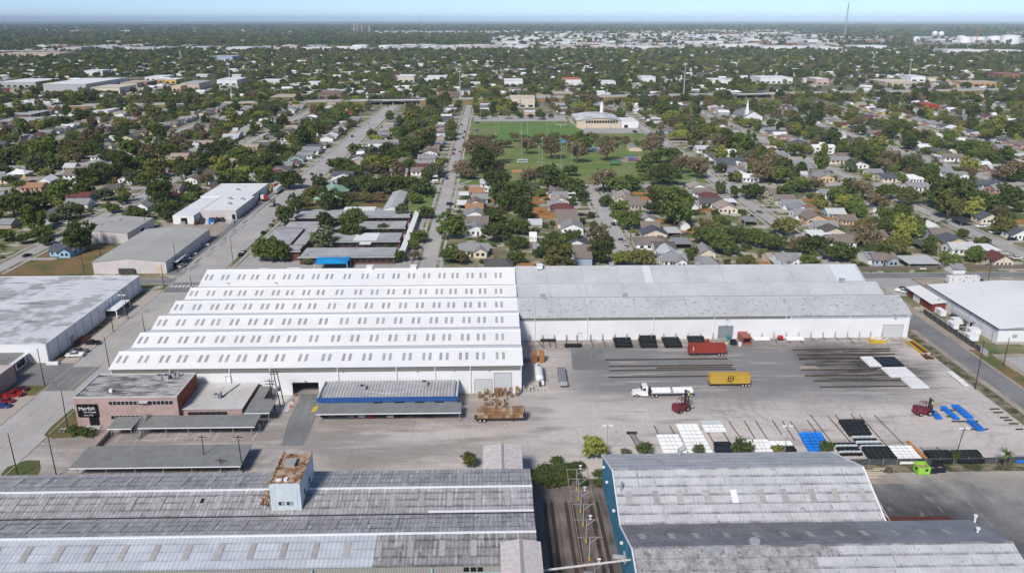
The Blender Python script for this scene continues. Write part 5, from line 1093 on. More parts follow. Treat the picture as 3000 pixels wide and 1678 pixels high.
part('entrance', MB().box(-146.62,-146.45,288,297.5,.2,3.2), M['glass'], lwb); part('porch_floor', MB().box(-146.5,-142,287,299,0,.4), M['apron'], lwb)
part('low_wall', MB().box(-146.4,-142.6,244.6,245.4,.02,1.0), M['white_wall'], lwb)
gl = flat_building('workshop', 'low grey-roofed workshop with open side in front of the white warehouse', -200, -153.4, 234.4, 246.2, 3.9, 'white_wall', 'shingle_flat', 0)
part('bay_opening', MB().box(-153.5,-153.32,235.4,239.6,.1,3.2), M['dark'], gl); part('bay_opening', MB().box(-153.5,-153.32,240.6,245.2,.5,3.2), M['glass'], gl); part('eave', MB().box(-153.2,-152.2,234.2,246.2,3.6,3.8), M['white_trim'], gl)
flat_building('shop', 'dusty pink brick building at the left edge with cars before it', -185, -149.2, 200, 232.6, 5.2, 'pink_brick', 'pale_flat', .4)
# right: white building with barn red annex
rwb = thing('warehouse', 'white low-pitched warehouse right of the yard road with white roof', 'warehouse', (205, 278, 0))
part('wall', yprism(MB(), 254.6, 302.5, [(175,0),(236,0),(236,5.8),(205,7.4),(175,5.8)]), M['white_wall'], rwb)
for a, b in ((174.6, 205), (236.4, 205)):
    q = [(a,254.2,6.0),(b,254.2,7.6),(b,302.9,7.6),(a,302.9,6.0)]
    if a > b: q = [q[1], q[0], q[3], q[2]]
    part('roof', MB().slab(*q, .14), M['white_roof'], rwb)
part('gutter', MB().box(174.3,174.6,254.2,302.9,5.7,5.95), M['dark_steel'], rwb); part('gutter', MB().box(174.6,236,253.9,254.2,5.72,5.95), M['steel'], rwb)
for y in (257,264,272,283): part('downspout', MB().box(174.7,174.9,y-.08,y+.08,.05,5.7), M['hvac'], rwb)
part('wall_base', MB().box(174.9,236.1,254.5,254.6,0,.9), M['apron'], rwb); part('vent_grille', MB().box(180.2,181.8,254.5,254.62,2.4,3.6), M['hvac'], rwb)
part('porch_roof', MB().box(172.4,174.9,268,281,3.0,3.2), M['hvac'], rwb); part('dark_door', MB().box(174.9,175.02,270,272.6,.1,2.6), M['dark'], rwb); part('wall_sheet', MB().box(173,173.1,268.2,270,0.1,2.9), M['white_wall'], rwb)
an = thing('annex', 'barn red annex with white monopitch roof at the right road', 'building', (172, 297, 0))
part('wall', MB().box(169.4,174.55,287.2,306.8,0,3.3), M['barn_red'], an); part('roof', MB().slab((168.5,286.6,3.55),(174.5,286.6,4.2),(174.5,307.4,4.2),(168.5,307.4,3.55),.18), M['white_roof'], an)
part('garage_door', MB().box(169.3,169.42,296.6,301.6,.05,2.7), M['white_wall'], an); part('roof_vent', MB().cyl((172.6,289,3.9),(172.6,289,4.5),.5,n=12), M['hvac'], an)
def small_trailer(label, x, y, L, W_, H, rz=0., m='white_trim'):
    t = thing('box_trailer', label, 'trailer', (x, y, .055), rz); lpart('box', MB().box(-W_/2,W_/2,-L/2,L/2,.55,.55+H), M[m], t); lpart('roof', MB().box(-W_/2-.04,W_/2+.04,-L/2-.04,L/2+.04,.55+H,.62+H), M['white_wall'], t)
    lpart('door', MB().box(-W_/2-.03,-W_/2,-.5,.4,.6,.4+H), M['hvac'], t); lpart('hitch', MB().box(-.08,.08,-L/2-1.1,-L/2,.45,.55), M['dark_steel'], t)
    for s in (-1, 1):
        a, b = MB(), MB(); a.cyl((s*W_/2-.12,0,.36),(s*W_/2+.12,0,.36),.36,n=12); b.cyl((s*W_/2-.14,0,.36),(s*W_/2+.14,0,.36),.18,n=8); o = lpart('wheel', a, M['tyre'], t); lpart('rim', b, M['rim'], o)
    return t
X, Y = c('d4', 1755, 515); small_trailer('white box trailer beside the barn red annex', X, Y+2, 4.6, 2.1, 2.0)
X, Y = c('d4', 1890, 600); small_trailer('white box trailer under the porch of the right white warehouse', X+1.4, Y+1.5, 2.4, 4.8, 2.0)
X, Y = c('d4', 1880, 645); small_trailer('white box trailer against the dark fence, middle of the row', X, Y+2, 4.6, 2.0, 1.8)
X, Y = c('d4', 2080, 705); small_trailer('white box trailer behind the fence corner, farther of two', X, Y+1.6, 3.2, 3.6, 1.9)
X, Y = c('d4', 2060, 765); small_trailer('white box trailer behind the fence corner, nearer of two', X, Y+1.6, 3.6, 3.4, 2.0)
fl = thing('utility_trailer', 'small dark open trailer between the white box trailers', 'trailer', (*c('d4',1985,640), .055)); lpart('deck', MB().box(-1.8,1.8,-.9,.9,.5,.62), M['dark_steel'], fl); lpart('side_rail', MB().box(-1.8,1.8,-.95,-.9,.6,1.0).box(-1.8,1.8,.9,.95,.6,1.0), M['steel'], fl); lpart('wheel', MB().cyl((0,-1.05,.32),(0,-.92,.32),.32,n=10).cyl((0,.92,.32),(0,1.05,.32),.32,n=10), M['tyre'], fl)
gx, gyy = c('b4', 1965, 1500); gt = thing('semi_trailer', 'white box trailer covered in grey graffiti by the back street', 'trailer', (gx, gyy+1.4, .05)); gl_ = 13.2
lpart('box', MB().box(-gl_/2,gl_/2,-1.3,1.3,1.1,3.9), M['graffiti'], gt); lpart('roof', MB().box(-gl_/2,gl_/2,-1.3,1.3,3.9,3.96), M['white_wall'], gt); lpart('chassis', MB().box(-gl_/2,gl_/2,-.5,.5,.7,1.1), M['dark_steel'], gt); lpart('landing_leg', MB().box(-gl_/2+2,-gl_/2+2.2,-.9,.9,0,.8), M['dark_steel'], gt); wheels(gt, (4.6,5.8), .95)
X, Y = c('d4', 2135, 185); skip('dark blue skip beside the graffiti trailer', 'd4', 2135, 188, 3.4, 2.0, 1.8, flat('navy skip paint', (.015,.04,.14), .5))
def fence(label, p0, p1, h, m, name='fence', post=3.0, z=0.):
    t = thing(name, label, 'fence', (p0[0], p0[1], 0)); d = Vector((p1[0]-p0[0], p1[1]-p0[1])); L = d.length; d.normalize(); n = max(1, int(L/post)); rz = math.atan2(d.y, d.x); w = L/n
    pm_ = MB().box(.03, w-.03, -.03, .03, .06, h).mesh('panel', M[m]); po = MB().box(-.06,.06,-.06,.06,0,h+.1).mesh('post', M['steel'] if 'wood' not in m and 'cedar' not in m else M[m])
    for i in range(n+1):
        q = d*w*i; obj('post', po, t, (q.x, q.y, z), rz)
        if i < n: obj('panel', pm_, t, (q.x, q.y, z), rz)
    return t
fence('dark screened chain-link fence along the right yard road', (165.2, 247.5), (165.2, 285.5), 2.0, 'fence_dark', post=3.2)
fence('pale sheet fence at the corner of the right white warehouse lot', (165.3, 243.5), (165.3, 247.4), 2.2, 'roller', post=2)
fence('thin chain-link fence along the bottom of the right yard', (84, 176.8), (146, 176.8), 1.7, 'fence_dark', post=3.5)
fence('weathered board fence behind the grey warehouse along the back street', (163, 341.5), (203, 341.5), 1.9, 'fence_wood', post=2.5)
fence('weathered board fence right of the grey carport on the back street', (209, 341.8), (262, 341.8), 1.9, 'fence_wood', post=2.5)
fence('orange cedar fence behind the dark red roof near the park street', c('b3',165,800), c('b3',440,790), 1.9, 'fence_cedar')
fence('cedar fence behind the two white sheds, near side', c('b3',1560,985), c('b3',1860,985), 1.9, 'fence_cedar')
fence('cedar fence beside the two white sheds, right side', c('b3',1785,890), c('b3',1860,980), 1.9, 'fence_cedar')
fence('cedar fence near the aqua shed on the right', c('b4',525,760), c('b4',700,835), 1.8, 'fence_cedar')
# left of the avenue
def gable_hall(label, x0, x1, y0, y1, he, hr, wallm, roofm, name='warehouse', axis='y', cat='warehouse', ov=.25):
    t = thing(name, label, cat, ((x0+x1)/2, (y0+y1)/2, 0)); m = (x0+x1)/2; n = (y0+y1)/2
    if axis == 'y':
        part('wall', yprism(MB(), y0, y1, [(x0,0),(x1,0),(x1,he),(m,hr),(x0,he)]), M[wallm], t)
        for a in (x0-ov, x1+ov):
            q = [(a,y0-ov,he+.1),(m,y0-ov,hr+.16),(m,y1+ov,hr+.16),(a,y1+ov,he+.1)]
            if a > m: q = [q[1], q[0], q[3], q[2]]
            part('roof', MB().slab(*q, .12), M[roofm], t)
    else:
        part('wall', xprism(MB(), x0, x1, [(y0,0),(y0,he),(n,hr),(y1,he),(y1,0)][::-1]), M[wallm], t)
        for a in (y0-ov, y1+ov):
            q = [(x0-ov,a,he+.1),(x1+ov,a,he+.1),(x1+ov,n,hr+.16),(x0-ov,n,hr+.16)]
            if a > n: q = [q[3], q[2], q[1], q[0]]
            part('roof', MB().slab(*q, .12), M[roofm], t)
    return t
b1_ = gable_hall('long beige metal warehouse with pale pink end wall by the avenue', -177.3, -145.2, 344.6, 403, 5.4, 6.9, 'pink_wall', 'beige_roof')
part('side_wall', MB().box(-145.25,-145.1,345,402.6,.05,5.3), M['pink_wall'], b1_); part('door', MB().box(-145.12,-145.02,352,362,.1,3), M['dark'], b1_); part('awning', MB().box(-145.1,-142.6,351,363,3.2,3.4), M['membrane'], b1_)
part('gate_frame', MB().box(-166,-159,343.6,344,.05,2.6), M['fence_dark'], b1_); part('door', MB().box(-149.8,-146.9,344.5,344.62,.1,3.4), M['cream_wall'], b1_)
b2_ = gable_hall('second beige warehouse with pale wall behind the vacant lot', -214, -184, 396, 428.6, 5.2, 6.4, 'pink_wall', 'beige_roof')
for i in range(4): part('skylight', MB().slab((-205.6+i*2.6-.4,404+i*5.2,6.2+i*.12-.0),(-204.8+i*2.6,404+i*5.2,6.3+i*.12),(-204.8+i*2.6,406.2+i*5.2,6.3+i*.12),(-205.6+i*2.6-.4,406.2+i*5.2,6.2+i*.12),.08), M['shingle_flat'], b2_)
part('door', MB().box(-184.05,-183.9,412,416,.1,3.2), M['dark'], b2_)
w1 = flat_building('workshop', 'small white flat-roofed workshop at the front of the white complex', -176.4, -164.85, 436, 483.9, 4.6, 'white_wall', 'white_roof', .2)
part('door', MB().box(-172,-168.6,435.9,436.02,.05,3.4), M['dark'], w1)
w2 = flat_building('workshop', 'cream-walled white-roofed hall in the middle of the white complex', -164.7, -144.6, 445.6, 484, 5, 'pink_wall', 'white_roof', .3); part('door', MB().box(-147,-145.2,445.5,445.62,.05,3), M['dark'], w2)
for x, y in ((-153,462),(-157,476),(-149,474)): unit(w2, x, y, 5.12, 2, 1.6, 1.2)
w3 = flat_building('workshop', 'largest white-roofed hall at the back of the white complex', -177.5, -147, 484.2, 524, 5, 'white_wall', 'white_roof', .3); unit(w3, -160, 502, 5.12, 2.2, 1.6, 1.2)
# school
sch = dict(wallm='school_brick', roofm='school_roof', over=1.3)
s1 = flat_building('school_wing', 'grey-roofed brick school wing farthest from the warehouse', -109, -46, 434.5, 449.5, 3.8, **sch, parapet=.12, cat='school', front=18, fz=(1,2.6))
s2 = flat_building('school_wing', 'second grey school wing from the back with courtyard trees', -109.5, -46, 410, 424, 3.8, **sch, parapet=.12, cat='school', front=16, fz=(1,2.6))
s3 = flat_building('school_wing', 'grey school wing with a bright white roof patch', -81.5, -46, 383.4, 399, 3.8, **sch, parapet=.12, cat='school', front=10, fz=(1,2.6))
part('white_patch', MB().box(-69,-57.5,383.7,398.7,3.92,3.97), M['white_roof'], s3); part('side_patch', MB().box(-65,-59.5,377.6,383.3,3.6,3.75), M['white_roof'], s3)
s4 = flat_building('school_wing', 'long grey school wing nearest the white warehouse', -89, -45.5, 356.5, 371.5, 3.8, **sch, parapet=.12, cat='school', front=14, fz=(1,2.6))
s5 = flat_building('school_hall', 'taller school hall with grey roof beside the avenue', -112.5, -97.2, 372, 404.5, 4.8, **sch, parapet=.2, cat='school', side=6)
flat_building('school_block', 'square brick school block at the corner by the avenue trees', -97.1, -90, 362.5, 372.2, 5.0, **sch, parapet=.3, cat='school')
flat_building('school_link', 'narrow grey link roof between the school hall and wings', -97.1, -90.6, 372.4, 409.8, 3.9, **sch, parapet=.1, cat='school')
wk = thing('covered_walkway', 'long white covered walkway down the right side of the school', 'walkway', (-43, 408, 0)); part('roof', MB().box(-44.4,-41.6,365,452,3.1,3.3), M['white_roof'], wk)
for i in range(10): part('post', MB().box(-42,-41.8,366+i*9.4,366.2+i*9.4,0.05,3.1), M['white_trim'], wk)
gable_hall('white gabled portable classrooms behind the school', -62.8, -53.8, 454.5, 502, 3.6, 4.9, 'white_wall', 'grey_roof', 'classroom_block', 'y', 'school')
flat_building('classroom_block', 'small white flat classroom left of the gabled portables', -86, -68, 456, 462, 3.2, 'white_wall', 'white_roof', .1, 'school')
gh2 = thing('pavilion', 'pale green hipped pavilion roof among the school trees', 'pavilion', (-101, 505, 0))
mb = MB().add([(-110,484,3),(-92,484,3),(-92,526,3),(-110,526,3),(-101,495,6.4),(-101,515,6.4)], [(0,1,4),(1,2,5,4),(2,3,5),(3,0,4,5),(3,2,1,0)]); part('roof', mb, M['green_roof'], gh2)
for x, y in ((-109,485),(-93,485),(-93,525),(-109,525)): part('post', MB().box(x-.2,x+.2,y-.2,y+.2,.05,3), M['white_trim'], gh2)
sl_ = thing('shade_sail', 'bright blue shade sail over the school playground', 'shade sail', (-72.5, 349.5, 0))
cx_ = (-72.6, 349.6, 5.2); cn = [(-79.6,344.4,3.9),(-65.2,344.6,3.9),(-65.4,354.8,4.1),(-80.2,354.4,4.1)]
mb = MB().add(cn+[cx_]+[(p[0],p[1],p[2]-.05) for p in cn+[cx_]], [(0,1,4),(1,2,4),(2,3,4),(3,0,4),(6,5,9),(7,6,9),(8,7,9),(5,8,9)]); part('cloth', mb, M['sail'], sl_)
for p in cn: part('post', MB().cyl((p[0],p[1],.05),(p[0],p[1],p[2]),.12,n=8), M['white_trim'], sl_)
flat_building('garden_shed', 'small white shed beside the blue shade sail', -91.5, -85.5, 341, 344.4, 2.4, 'white_wall', 'white_roof', 0, 'shed'); flat_building('garden_shed', 'small white shed near the avenue corner of the school', -104, -99.8, 341, 344, 2.3, 'white_wall', 'white_roof', 0, 'shed')
for e in ((-236,-137,228,331),(-215,-144,342,430),(-222,-176,338,396),(-180,-143,432,527),(-119,-36,338,472),(-111,-91,482,528),(-64,-52,452,504),(-22,150,544,742),(-22,152,742,957),(166,262,330,341),(204,209,341,356)): keep(*e)
# park: gym, pool house, light masts, play structure, picnic shelters
gm = thing('gymnasium', 'white community centre with curved roof and glazed band beside the field', 'building', (118, 870, 0))
prof = [(88,0),(134,0)]+[(134-46*i/10, 7.5+2.6*math.sin(math.pi*(i/10))) for i in range(11)]
part('wall', yprism(MB(), 842, 900, prof), M['cream_wall'], gm)
prof2 = [(134.4-46.8*i/12, 7.75+2.6*math.sin(math.pi*i/12)) for i in range(13)]; part('roof', yprism(MB(), 841, 901, prof2+[(p[0], p[1]-.25) for p in prof2[::-1]]), M['membrane'], gm)
windows_row(gm, 97, 131, 12, 841.9, 5.0, 7.6, gap=.25); sideglass(gm, 850, 890, 5, 88, 3.2, 5.5)
part('wing', MB().box(134.6,152.4,842,880,0,6.2), M['white_wall'], gm); part('wing_roof', MB().box(134.6,152.4,842,880,6.2,6.35), M['white_roof'], gm); part('door', MB().box(137.5,141.5,841.85,842.02,.1,3), M['glass'], gm)
part('tower', MB().cyl((121,898,0),(121,898,17),2.6,1.7,n=14).cyl((121,898,17),(121,898,20.5),1.6,1.0,n=14), M['white_wall'], gm); part('tower_top', MB().cyl((121,898,20.5),(121,898,22.5),1.1,.8,n=14), M['pink_brick'], gm)
keep(84,154,838,905)
def mast(label, q, h, heads=True, group='park light masts'):
    t = thing('light_mast', label, 'light mast', (*q, 0), 0, group); lpart('shaft', MB().cyl((0,0,0),(0,0,h),.2,.11,n=7), M['hvac'], t)
    if heads: lpart('lamp_bar', MB().box(-1.1,1.1,-.12,.12,h-.3,h+.15), M['hvac'], t)
    return t
pk = [('b3',95,245,22),('b3',268,408,22),('b3',303,285,21),('b3',492,318,22),('b3',598,352,21),('b3',158,45,20),('b3',745,25,18),('b3',793,60,18),('b3',985,70,18),('b3',1038,50,18),('b2',2385,270,18),('b2',2412,262,22),
      ('a2',1010,1060,20),('a2',1160,1058,22),('a2',1185,1005,20),('a2',1405,1062,22),('a2',1357,1025,14),('a2',1555,1000,18),('a2',1052,905,17),('a2',1120,890,17),('a2',1380,900,17),('a2',1458,880,17),('a2',1740,860,17),('a2',1752,858,17),('a2',1766,860,17),('a2',1848,1055,12),('a2',2028,1060,12),('a2',1885,1078,10)]
for i, (k, x, y, h) in enumerate(sorted(pk, key=lambda q: CR[q[0]][0]+q[1]/CR[q[0]][2])):
    mast('pale light mast in the park, %s counted from the left' % ordn(i+1), c(k, x, y), h)
ps = thing('play_structure', 'purple and red climbing frame on the park playground', 'play structure', (*c('b3',1210,245), .1)); lpart('deck', MB().box(-4,4,-2.5,2.5,1.6,1.8), flat('purple plastic', (.16,.05,.35), .5), ps); lpart('roof', MB().add([(-4,-2,3),(0,-2,3),(0,2,3),(-4,2,3),(-2,0,4.6)],[(0,1,4),(1,2,4),(2,3,4),(3,0,4),(3,2,1,0)]), flat('blue plastic', (.04,.12,.5), .5), ps); lpart('slide', MB().slab((4,-1,1.7),(8,-1,.2),(8,0,.2),(4,0,1.7),.1), flat('red plastic', (.5,.03,.03), .5), ps); lpart('post', MB().box(-4,-3.8,-2.5,-2.3,0,3).box(3.8,4,-2.5,-2.3,0,1.8).box(-4,-3.8,2.3,2.5,0,3).box(3.8,4,2.3,2.5,0,1.8), M['yellow_paint'], ps)
def shelter(label, q, m, s=4.):
    t = thing('picnic_shelter', label, 'shelter', (*q, .1)); lpart('roof', MB().add([(-s,-s*.7,2.7),(s,-s*.7,2.7),(s,s*.7,2.7),(-s,s*.7,2.7),(0,0,4.4)],[(0,1,4),(1,2,4),(2,3,4),(3,0,4),(3,2,1,0)]), m, t); lpart('post', MB().box(-s+.4,-s+.6,-2,-1.8,0,2.7).box(s-.6,s-.4,-2,-1.8,0,2.7).box(-s+.4,-s+.6,1.8,2,0,2.7).box(s-.6,s-.4,1.8,2,0,2.7), M['steel'], t)
shelter('green roofed picnic shelter on the park lawn', c('b3',1030,290), flat('dark green shelter roof', (.05,.16,.09), .6), 4.5); shelter('teal roofed picnic shelter near the right park street', c('b3',1645,330), flat('teal shelter roof', (.05,.35,.36), .6), 4); shelter('blue roofed play shelter behind the ball field', c('b3',530,85), M['sail'], 4.5)
bp = gable_hall('brown hipped pool house with cream walls in the park', *(lambda p,q: (p[0],q[0],p[1],p[1]+16))(c('b3',1180,150),c('b3',1310,150)), 3.4, 6, 'cream_wall', 'shingle_flat', 'pool_house', 'x', 'building'); sheet('pool_deck', rect(*(lambda p: (p[0]-9,p[0]+14,p[1],p[1]+26))(c('b3',790,150))), .12, M['pale_flat']); sheet('swimming_pool', rect(*(lambda p: (p[0]-4,p[0]+6,p[1]+6,p[1]+22))(c('b3',790,150))), .16, flat('pool water', (.12,.45,.52), .1, .5))
dg = thing('dugout', 'long white dugout bench roof at the ball diamond', 'dugout', (*c('b3',105,262), .1)); lpart('roof', MB().box(-4,4,-1,1,2.2,2.35), M['white_trim'], dg); lpart('post', MB().box(-3.9,-3.7,-.9,-.7,0,2.2).box(3.7,3.9,-.9,-.7,0,2.2).box(-3.9,3.9,.8,.9,0,1.6), M['white_trim'], dg)
X, Y = c('a2', 1655, 965); single('goal_posts', MB().cyl((X-5.6,Y,3),(X+5.6,Y,3),.15,n=6).cyl((X-5.6,Y,3),(X-5.6,Y,9),.12,n=6).cyl((X+5.6,Y,3),(X+5.6,Y,9),.12,n=6).cyl((X,Y,0),(X,Y,3),.2,n=6), M['rim'], 'white football goal posts on the green field', 'goal')

# trucks and stock beside the white complex
def yard_box(label, x, y, L, W_, H, m, z=1.0, name='container_trailer'):
    t = thing(name, label, 'trailer', (x, y, .06)); lpart('box', MB().box(-W_/2,W_/2,-L/2,L/2,z,z+H), m, t); lpart('chassis', MB().box(-.5,.5,-L/2,L/2,z-.35,z), M['dark_steel'], t); lpart('wheel', MB().cyl((-1.1,-L/2+2,.5),(1.1,-L/2+2,.5),.5,n=10).cyl((-1.1,-L/2+3.2,.5),(1.1,-L/2+3.2,.5),.5,n=10), M['tyre'], t); lpart('door', MB().box(-W_/2+.1,W_/2-.1,-L/2-.04,-L/2,z+.1,z+H-.1), M['hvac'], t)
q = c('b2', 225, 560); yard_box('long white box trailer beside the white complex', q[0], q[1], 15, 2.5, 2.8, M['truck_white'])
q = c('b2', 180, 545); yard_box('orange-red stacked container beside the white complex', q[0], q[1]+4, 10, 2.5, 2.6, M['container_red'], .4, 'shipping_container'); q = c('b2', 150, 560); yard_box('yellow-orange container next to the red one', q[0]-1, q[1]+3, 8, 2.5, 2.4, M['container_yellow'], .4, 'shipping_container')
for i, (x, y, col) in enumerate(((30,625,(.02,.06,.30)),(70,640,(.7,.7,.7)),(100,645,(.35,.02,.03)))):
    q = c('b2', x, y); t = thing('tractor_truck', ('blue','white','dark red')[i]+' tractor truck parked beside the white complex', 'truck', (*q, .06), R(90)); cm_ = flat('tractor paint %d' % i, col, .35, .5)
    lpart('cab', yprism(MB(), -1.15, 1.15, [(-.6,.6),(1.8,.6),(1.8,1.9),(1.3,3.2),(-.6,3.4)]), cm_, t); lpart('hood', MB().box(1.8,3.4,-.9,.9,.6,1.7), cm_, t); lpart('window', MB().box(1.35,1.72,-1,1,2.0,2.8), M['glass'], t); lpart('frame', MB().box(-3.6,3.2,-.45,.45,.6,.9), M['dark_steel'], t); wheels(t, (-2.8,-1.6,2.4), .95)
rs = random.Random(6)
for i, (x, y) in enumerate(((1700,860),(1760,850),(1830,870),(1900,865),(1960,850),(2010,880),(2060,860),(2110,880),(2150,850),(2220,850),(2280,830),(2310,870))):
    q = c('b1', x, y); b_ = MB()
    for j in range(9): b_.cbox(q[0]+rs.uniform(-2,2), q[1]+rs.uniform(-2.5,2.5), .05, rs.uniform(.6,2.2), rs.uniform(.6,2), rs.uniform(.5,2))
    single('stock_pile', b_, rs.choice([M['dark_steel'], M['steel'], M['timber'], M['rust_red'], M['silver_pipe']]), 'dark stock pile in front of the white complex, %s from the left' % ordn(i+1), 'stock', 'stock piles by the white complex')
q = c('b1', 2125, 878); single('water_tank', MB().cyl((q[0],q[1],.05),(q[0],q[1],2.4),1.3,n=14).cyl((q[0],q[1],2.4),(q[0],q[1],2.8),1.3,.4,n=14), M['blue_pipe'], 'round bright blue water tank in front of the white complex', 'tank')
sheet('gravel_yard', rect(-183, -144, 404, 446), .055, M['dirt']); sheet('roadside_yard', rect(-144.4, -138.3, 342, 526), .065, M['asphalt'])
keep(-183,-138,404,446)

keep(-190, -78, 1010, 1112); keep(318, 412, 1110, 1185); keep(-150, -108, 930, 1075); keep(10, 66, 985, 1042)
# ---------------------------------------------------------------- foliage
def leafmat(name, c1, c2):
    b = NB(name); oi = b.n.new('ShaderNodeObjectInfo')
    col = b.mix(b.rng(b.noise(.55, 3), .36, .64), c1, c2)
    col = b.scalecol(col, b.math('MULTIPLY', b.rng(oi.outputs['Random'], 0, 1, .9, 1.5), b.rng(b.noise(2.2, 2), .3, .7, .72, 1.28)))
    d = b.n.new('ShaderNodeBsdfDiffuse'); t = b.n.new('ShaderNodeBsdfTranslucent'); m = b.n.new('ShaderNodeMixShader'); m.inputs[0].default_value = .3
    b.l.new(col, d.inputs[0]); b.l.new(col, t.inputs[0]); b.l.new(d.outputs[0], m.inputs[1]); b.l.new(t.outputs[0], m.inputs[2])
    b.l.new(m.outputs[0], b.n['Material Output'].inputs[0]); b.n.remove(b.b); return b.mt
LEAF = dict(dark=leafmat('dark oak leaves', (.062,.088,.026), (.110,.135,.042)), mid=leafmat('mid green leaves', (.095,.140,.032), (.165,.20,.052)),
            lime=leafmat('yellow-green leaves', (.20,.23,.042), (.29,.285,.075)), olive=leafmat('olive leaves', (.145,.152,.046), (.22,.205,.072)),
            brown=leafmat('brown autumn leaves', (.165,.128,.074), (.235,.18,.105)), grey=leafmat('grey-green leaves', (.125,.148,.072), (.18,.20,.105)))
M['bark'] = mat('grey-brown bark', (.11,.09,.075), (.075,.062,.052), s=1.2, var=.2)
def crown_arrays(seed, clumps, per, rx, rz, zc, leaf, flatb=.35, cr=.30):
    r = np.random.RandomState(seed*13+5); P = []; nl = r.randint(5, 8)
    lob = [(np.array((0, 0, 0.)), .72)]+[(np.array((math.cos(a)*rx*.52, math.sin(a)*rx*.52, r.uniform(-.35, .45)*rz)), r.uniform(.36, .58)) for a in [6.283*(i+r.uniform(-.3, .3))/nl for i in range(nl)]]
    wt = np.array([q[1]**2 for q in lob]); wt /= wt.sum()
    while len(P) < clumps:
        c0, k0 = lob[r.choice(len(lob), p=wt)]; d = r.normal(size=3); d /= np.linalg.norm(d)
        if d[2] < -flatb: continue
        P.append(c0+d*np.array((rx, rx, rz))*k0*r.uniform(.55, 1.05))
    P = np.array(P); n = clumps*per
    cc = np.repeat(P, per, axis=0); d = r.normal(size=(n, 3)); d /= np.linalg.norm(d, axis=1)[:, None]
    rad = cr*rx*(.6+.6*r.rand(n))[:, None]*np.array((1, 1, .75))
    pos = cc+d*rad*(r.rand(n)[:, None]**.35); pos[:, 2] += zc
    nr = d+np.array((0, 0, .45))+.7*r.normal(size=(n, 3)); nr /= np.linalg.norm(nr, axis=1)[:, None]
    a = np.cross(nr, r.normal(size=(n, 3))); a /= np.linalg.norm(a, axis=1)[:, None]; b = np.cross(nr, a)
    s = (leaf*(.6+.8*r.rand(n)))[:, None]
    return np.stack([pos-a*s-b*s*.6, pos+a*s-b*s*.6, pos+a*s*.7+b*s*.7, pos-a*s*.7+b*s*.7], axis=1).reshape(-1, 3)
def quads_mesh(name, V, m):
    n = len(V)//4; me = bpy.data.meshes.new(name); me.vertices.add(len(V)); me.vertices.foreach_set('co', V.astype(np.float32).ravel())
    me.loops.add(n*4); me.loops.foreach_set('vertex_index', np.arange(n*4, dtype=np.int32))
    me.polygons.add(n); me.polygons.foreach_set('loop_start', np.arange(0, n*4, 4, dtype=np.int32))
    me.materials.append(m); me.update(calc_edges=True); return me
def limbs(seed, h, zc, rx, r0=.32, nb=6):
    rr = random.Random(seed); mb = MB().cyl((0,0,-.1),(.1,.05,zc*.62), r0, r0*.7, n=7)
    for i in range(nb):
        a = 2*math.pi*i/nb+rr.uniform(-.4,.4); z0 = zc*rr.uniform(.42,.62); q = (math.cos(a)*rx*.55, math.sin(a)*rx*.55, zc+rr.uniform(-.2,.35)*rx)
        mb.cyl((.08,.04,z0), q, r0*.42, r0*.12, n=5)
        mb.cyl(q, (q[0]*1.4, q[1]*1.4, q[2]+rx*.2), r0*.14, r0*.05, n=4)
    return mb
SHAPES = {'oak':(1,120,24,4.8,3.7,3.9,.32,.75,.21), 'round':(2,105,24,4.3,4.4,4.5,.31,.9,.23), 'broad':(3,130,24,5.4,3.5,3.7,.33,.7,.20), 'tall':(4,95,24,3.4,5.2,5.5,.30,.95,.25),
          'loose':(5,85,14,4.4,4.0,4.6,.26,.8,.21), 'oakb':(7,125,24,5.0,4.0,4.2,.32,.8,.20), 'shrub':(6,34,26,2.4,1.5,1.3,.2,.7,.34)}
CROWN, TRUNK = {}, {}
_arr = {k: crown_arrays(*v) for k, v in SHAPES.items()}
for k, v in SHAPES.items():
    TRUNK[k] = limbs(v[0], 9, v[5], v[3], .1 if k == 'shrub' else .32, 9 if k == 'loose' else 6).mesh('trunk', M['bark'])
def crown_mesh(k, m):
    if (k, m) not in CROWN: CROWN[(k, m)] = quads_mesh('crown', _arr[k], LEAF[m])
    return CROWN[(k, m)]
SRC = {}
WORD = dict(dark='dark green', mid='green', lime='yellow-green', olive='olive', brown='brownish', grey='grey-green')
def zone(X, Y):
    xs = sorted(SX); a = [x for x in xs if x <= X]; b = [x for x in xs if x > X]
    return (a[-1] if a else None, b[0] if b else None)
TREES = []
def tree(X, Y, width, kind, m, rz=None):                  # collected first, built and labelled together
    TREES.append((X, Y, width, kind, m, rnd.uniform(0, 6.28) if rz is None else rz))
def ctree(k, x, y, wpx, m='mid', kind=None):              # crown centre and crown width as seen in the survey crops
    sc = cs(k, y+wpx*.25)
    w = min(20, max(3, wpx/sc*1.12)); h = w*.46
    X, Y = c(k, x, y, h); kind = kind or rnd.choice(['oak','round','broad','oakb','tall' if w < 9 else 'broad'])
    if m == 'brown': kind = 'loose'
    tree(X, Y, w, kind, m)
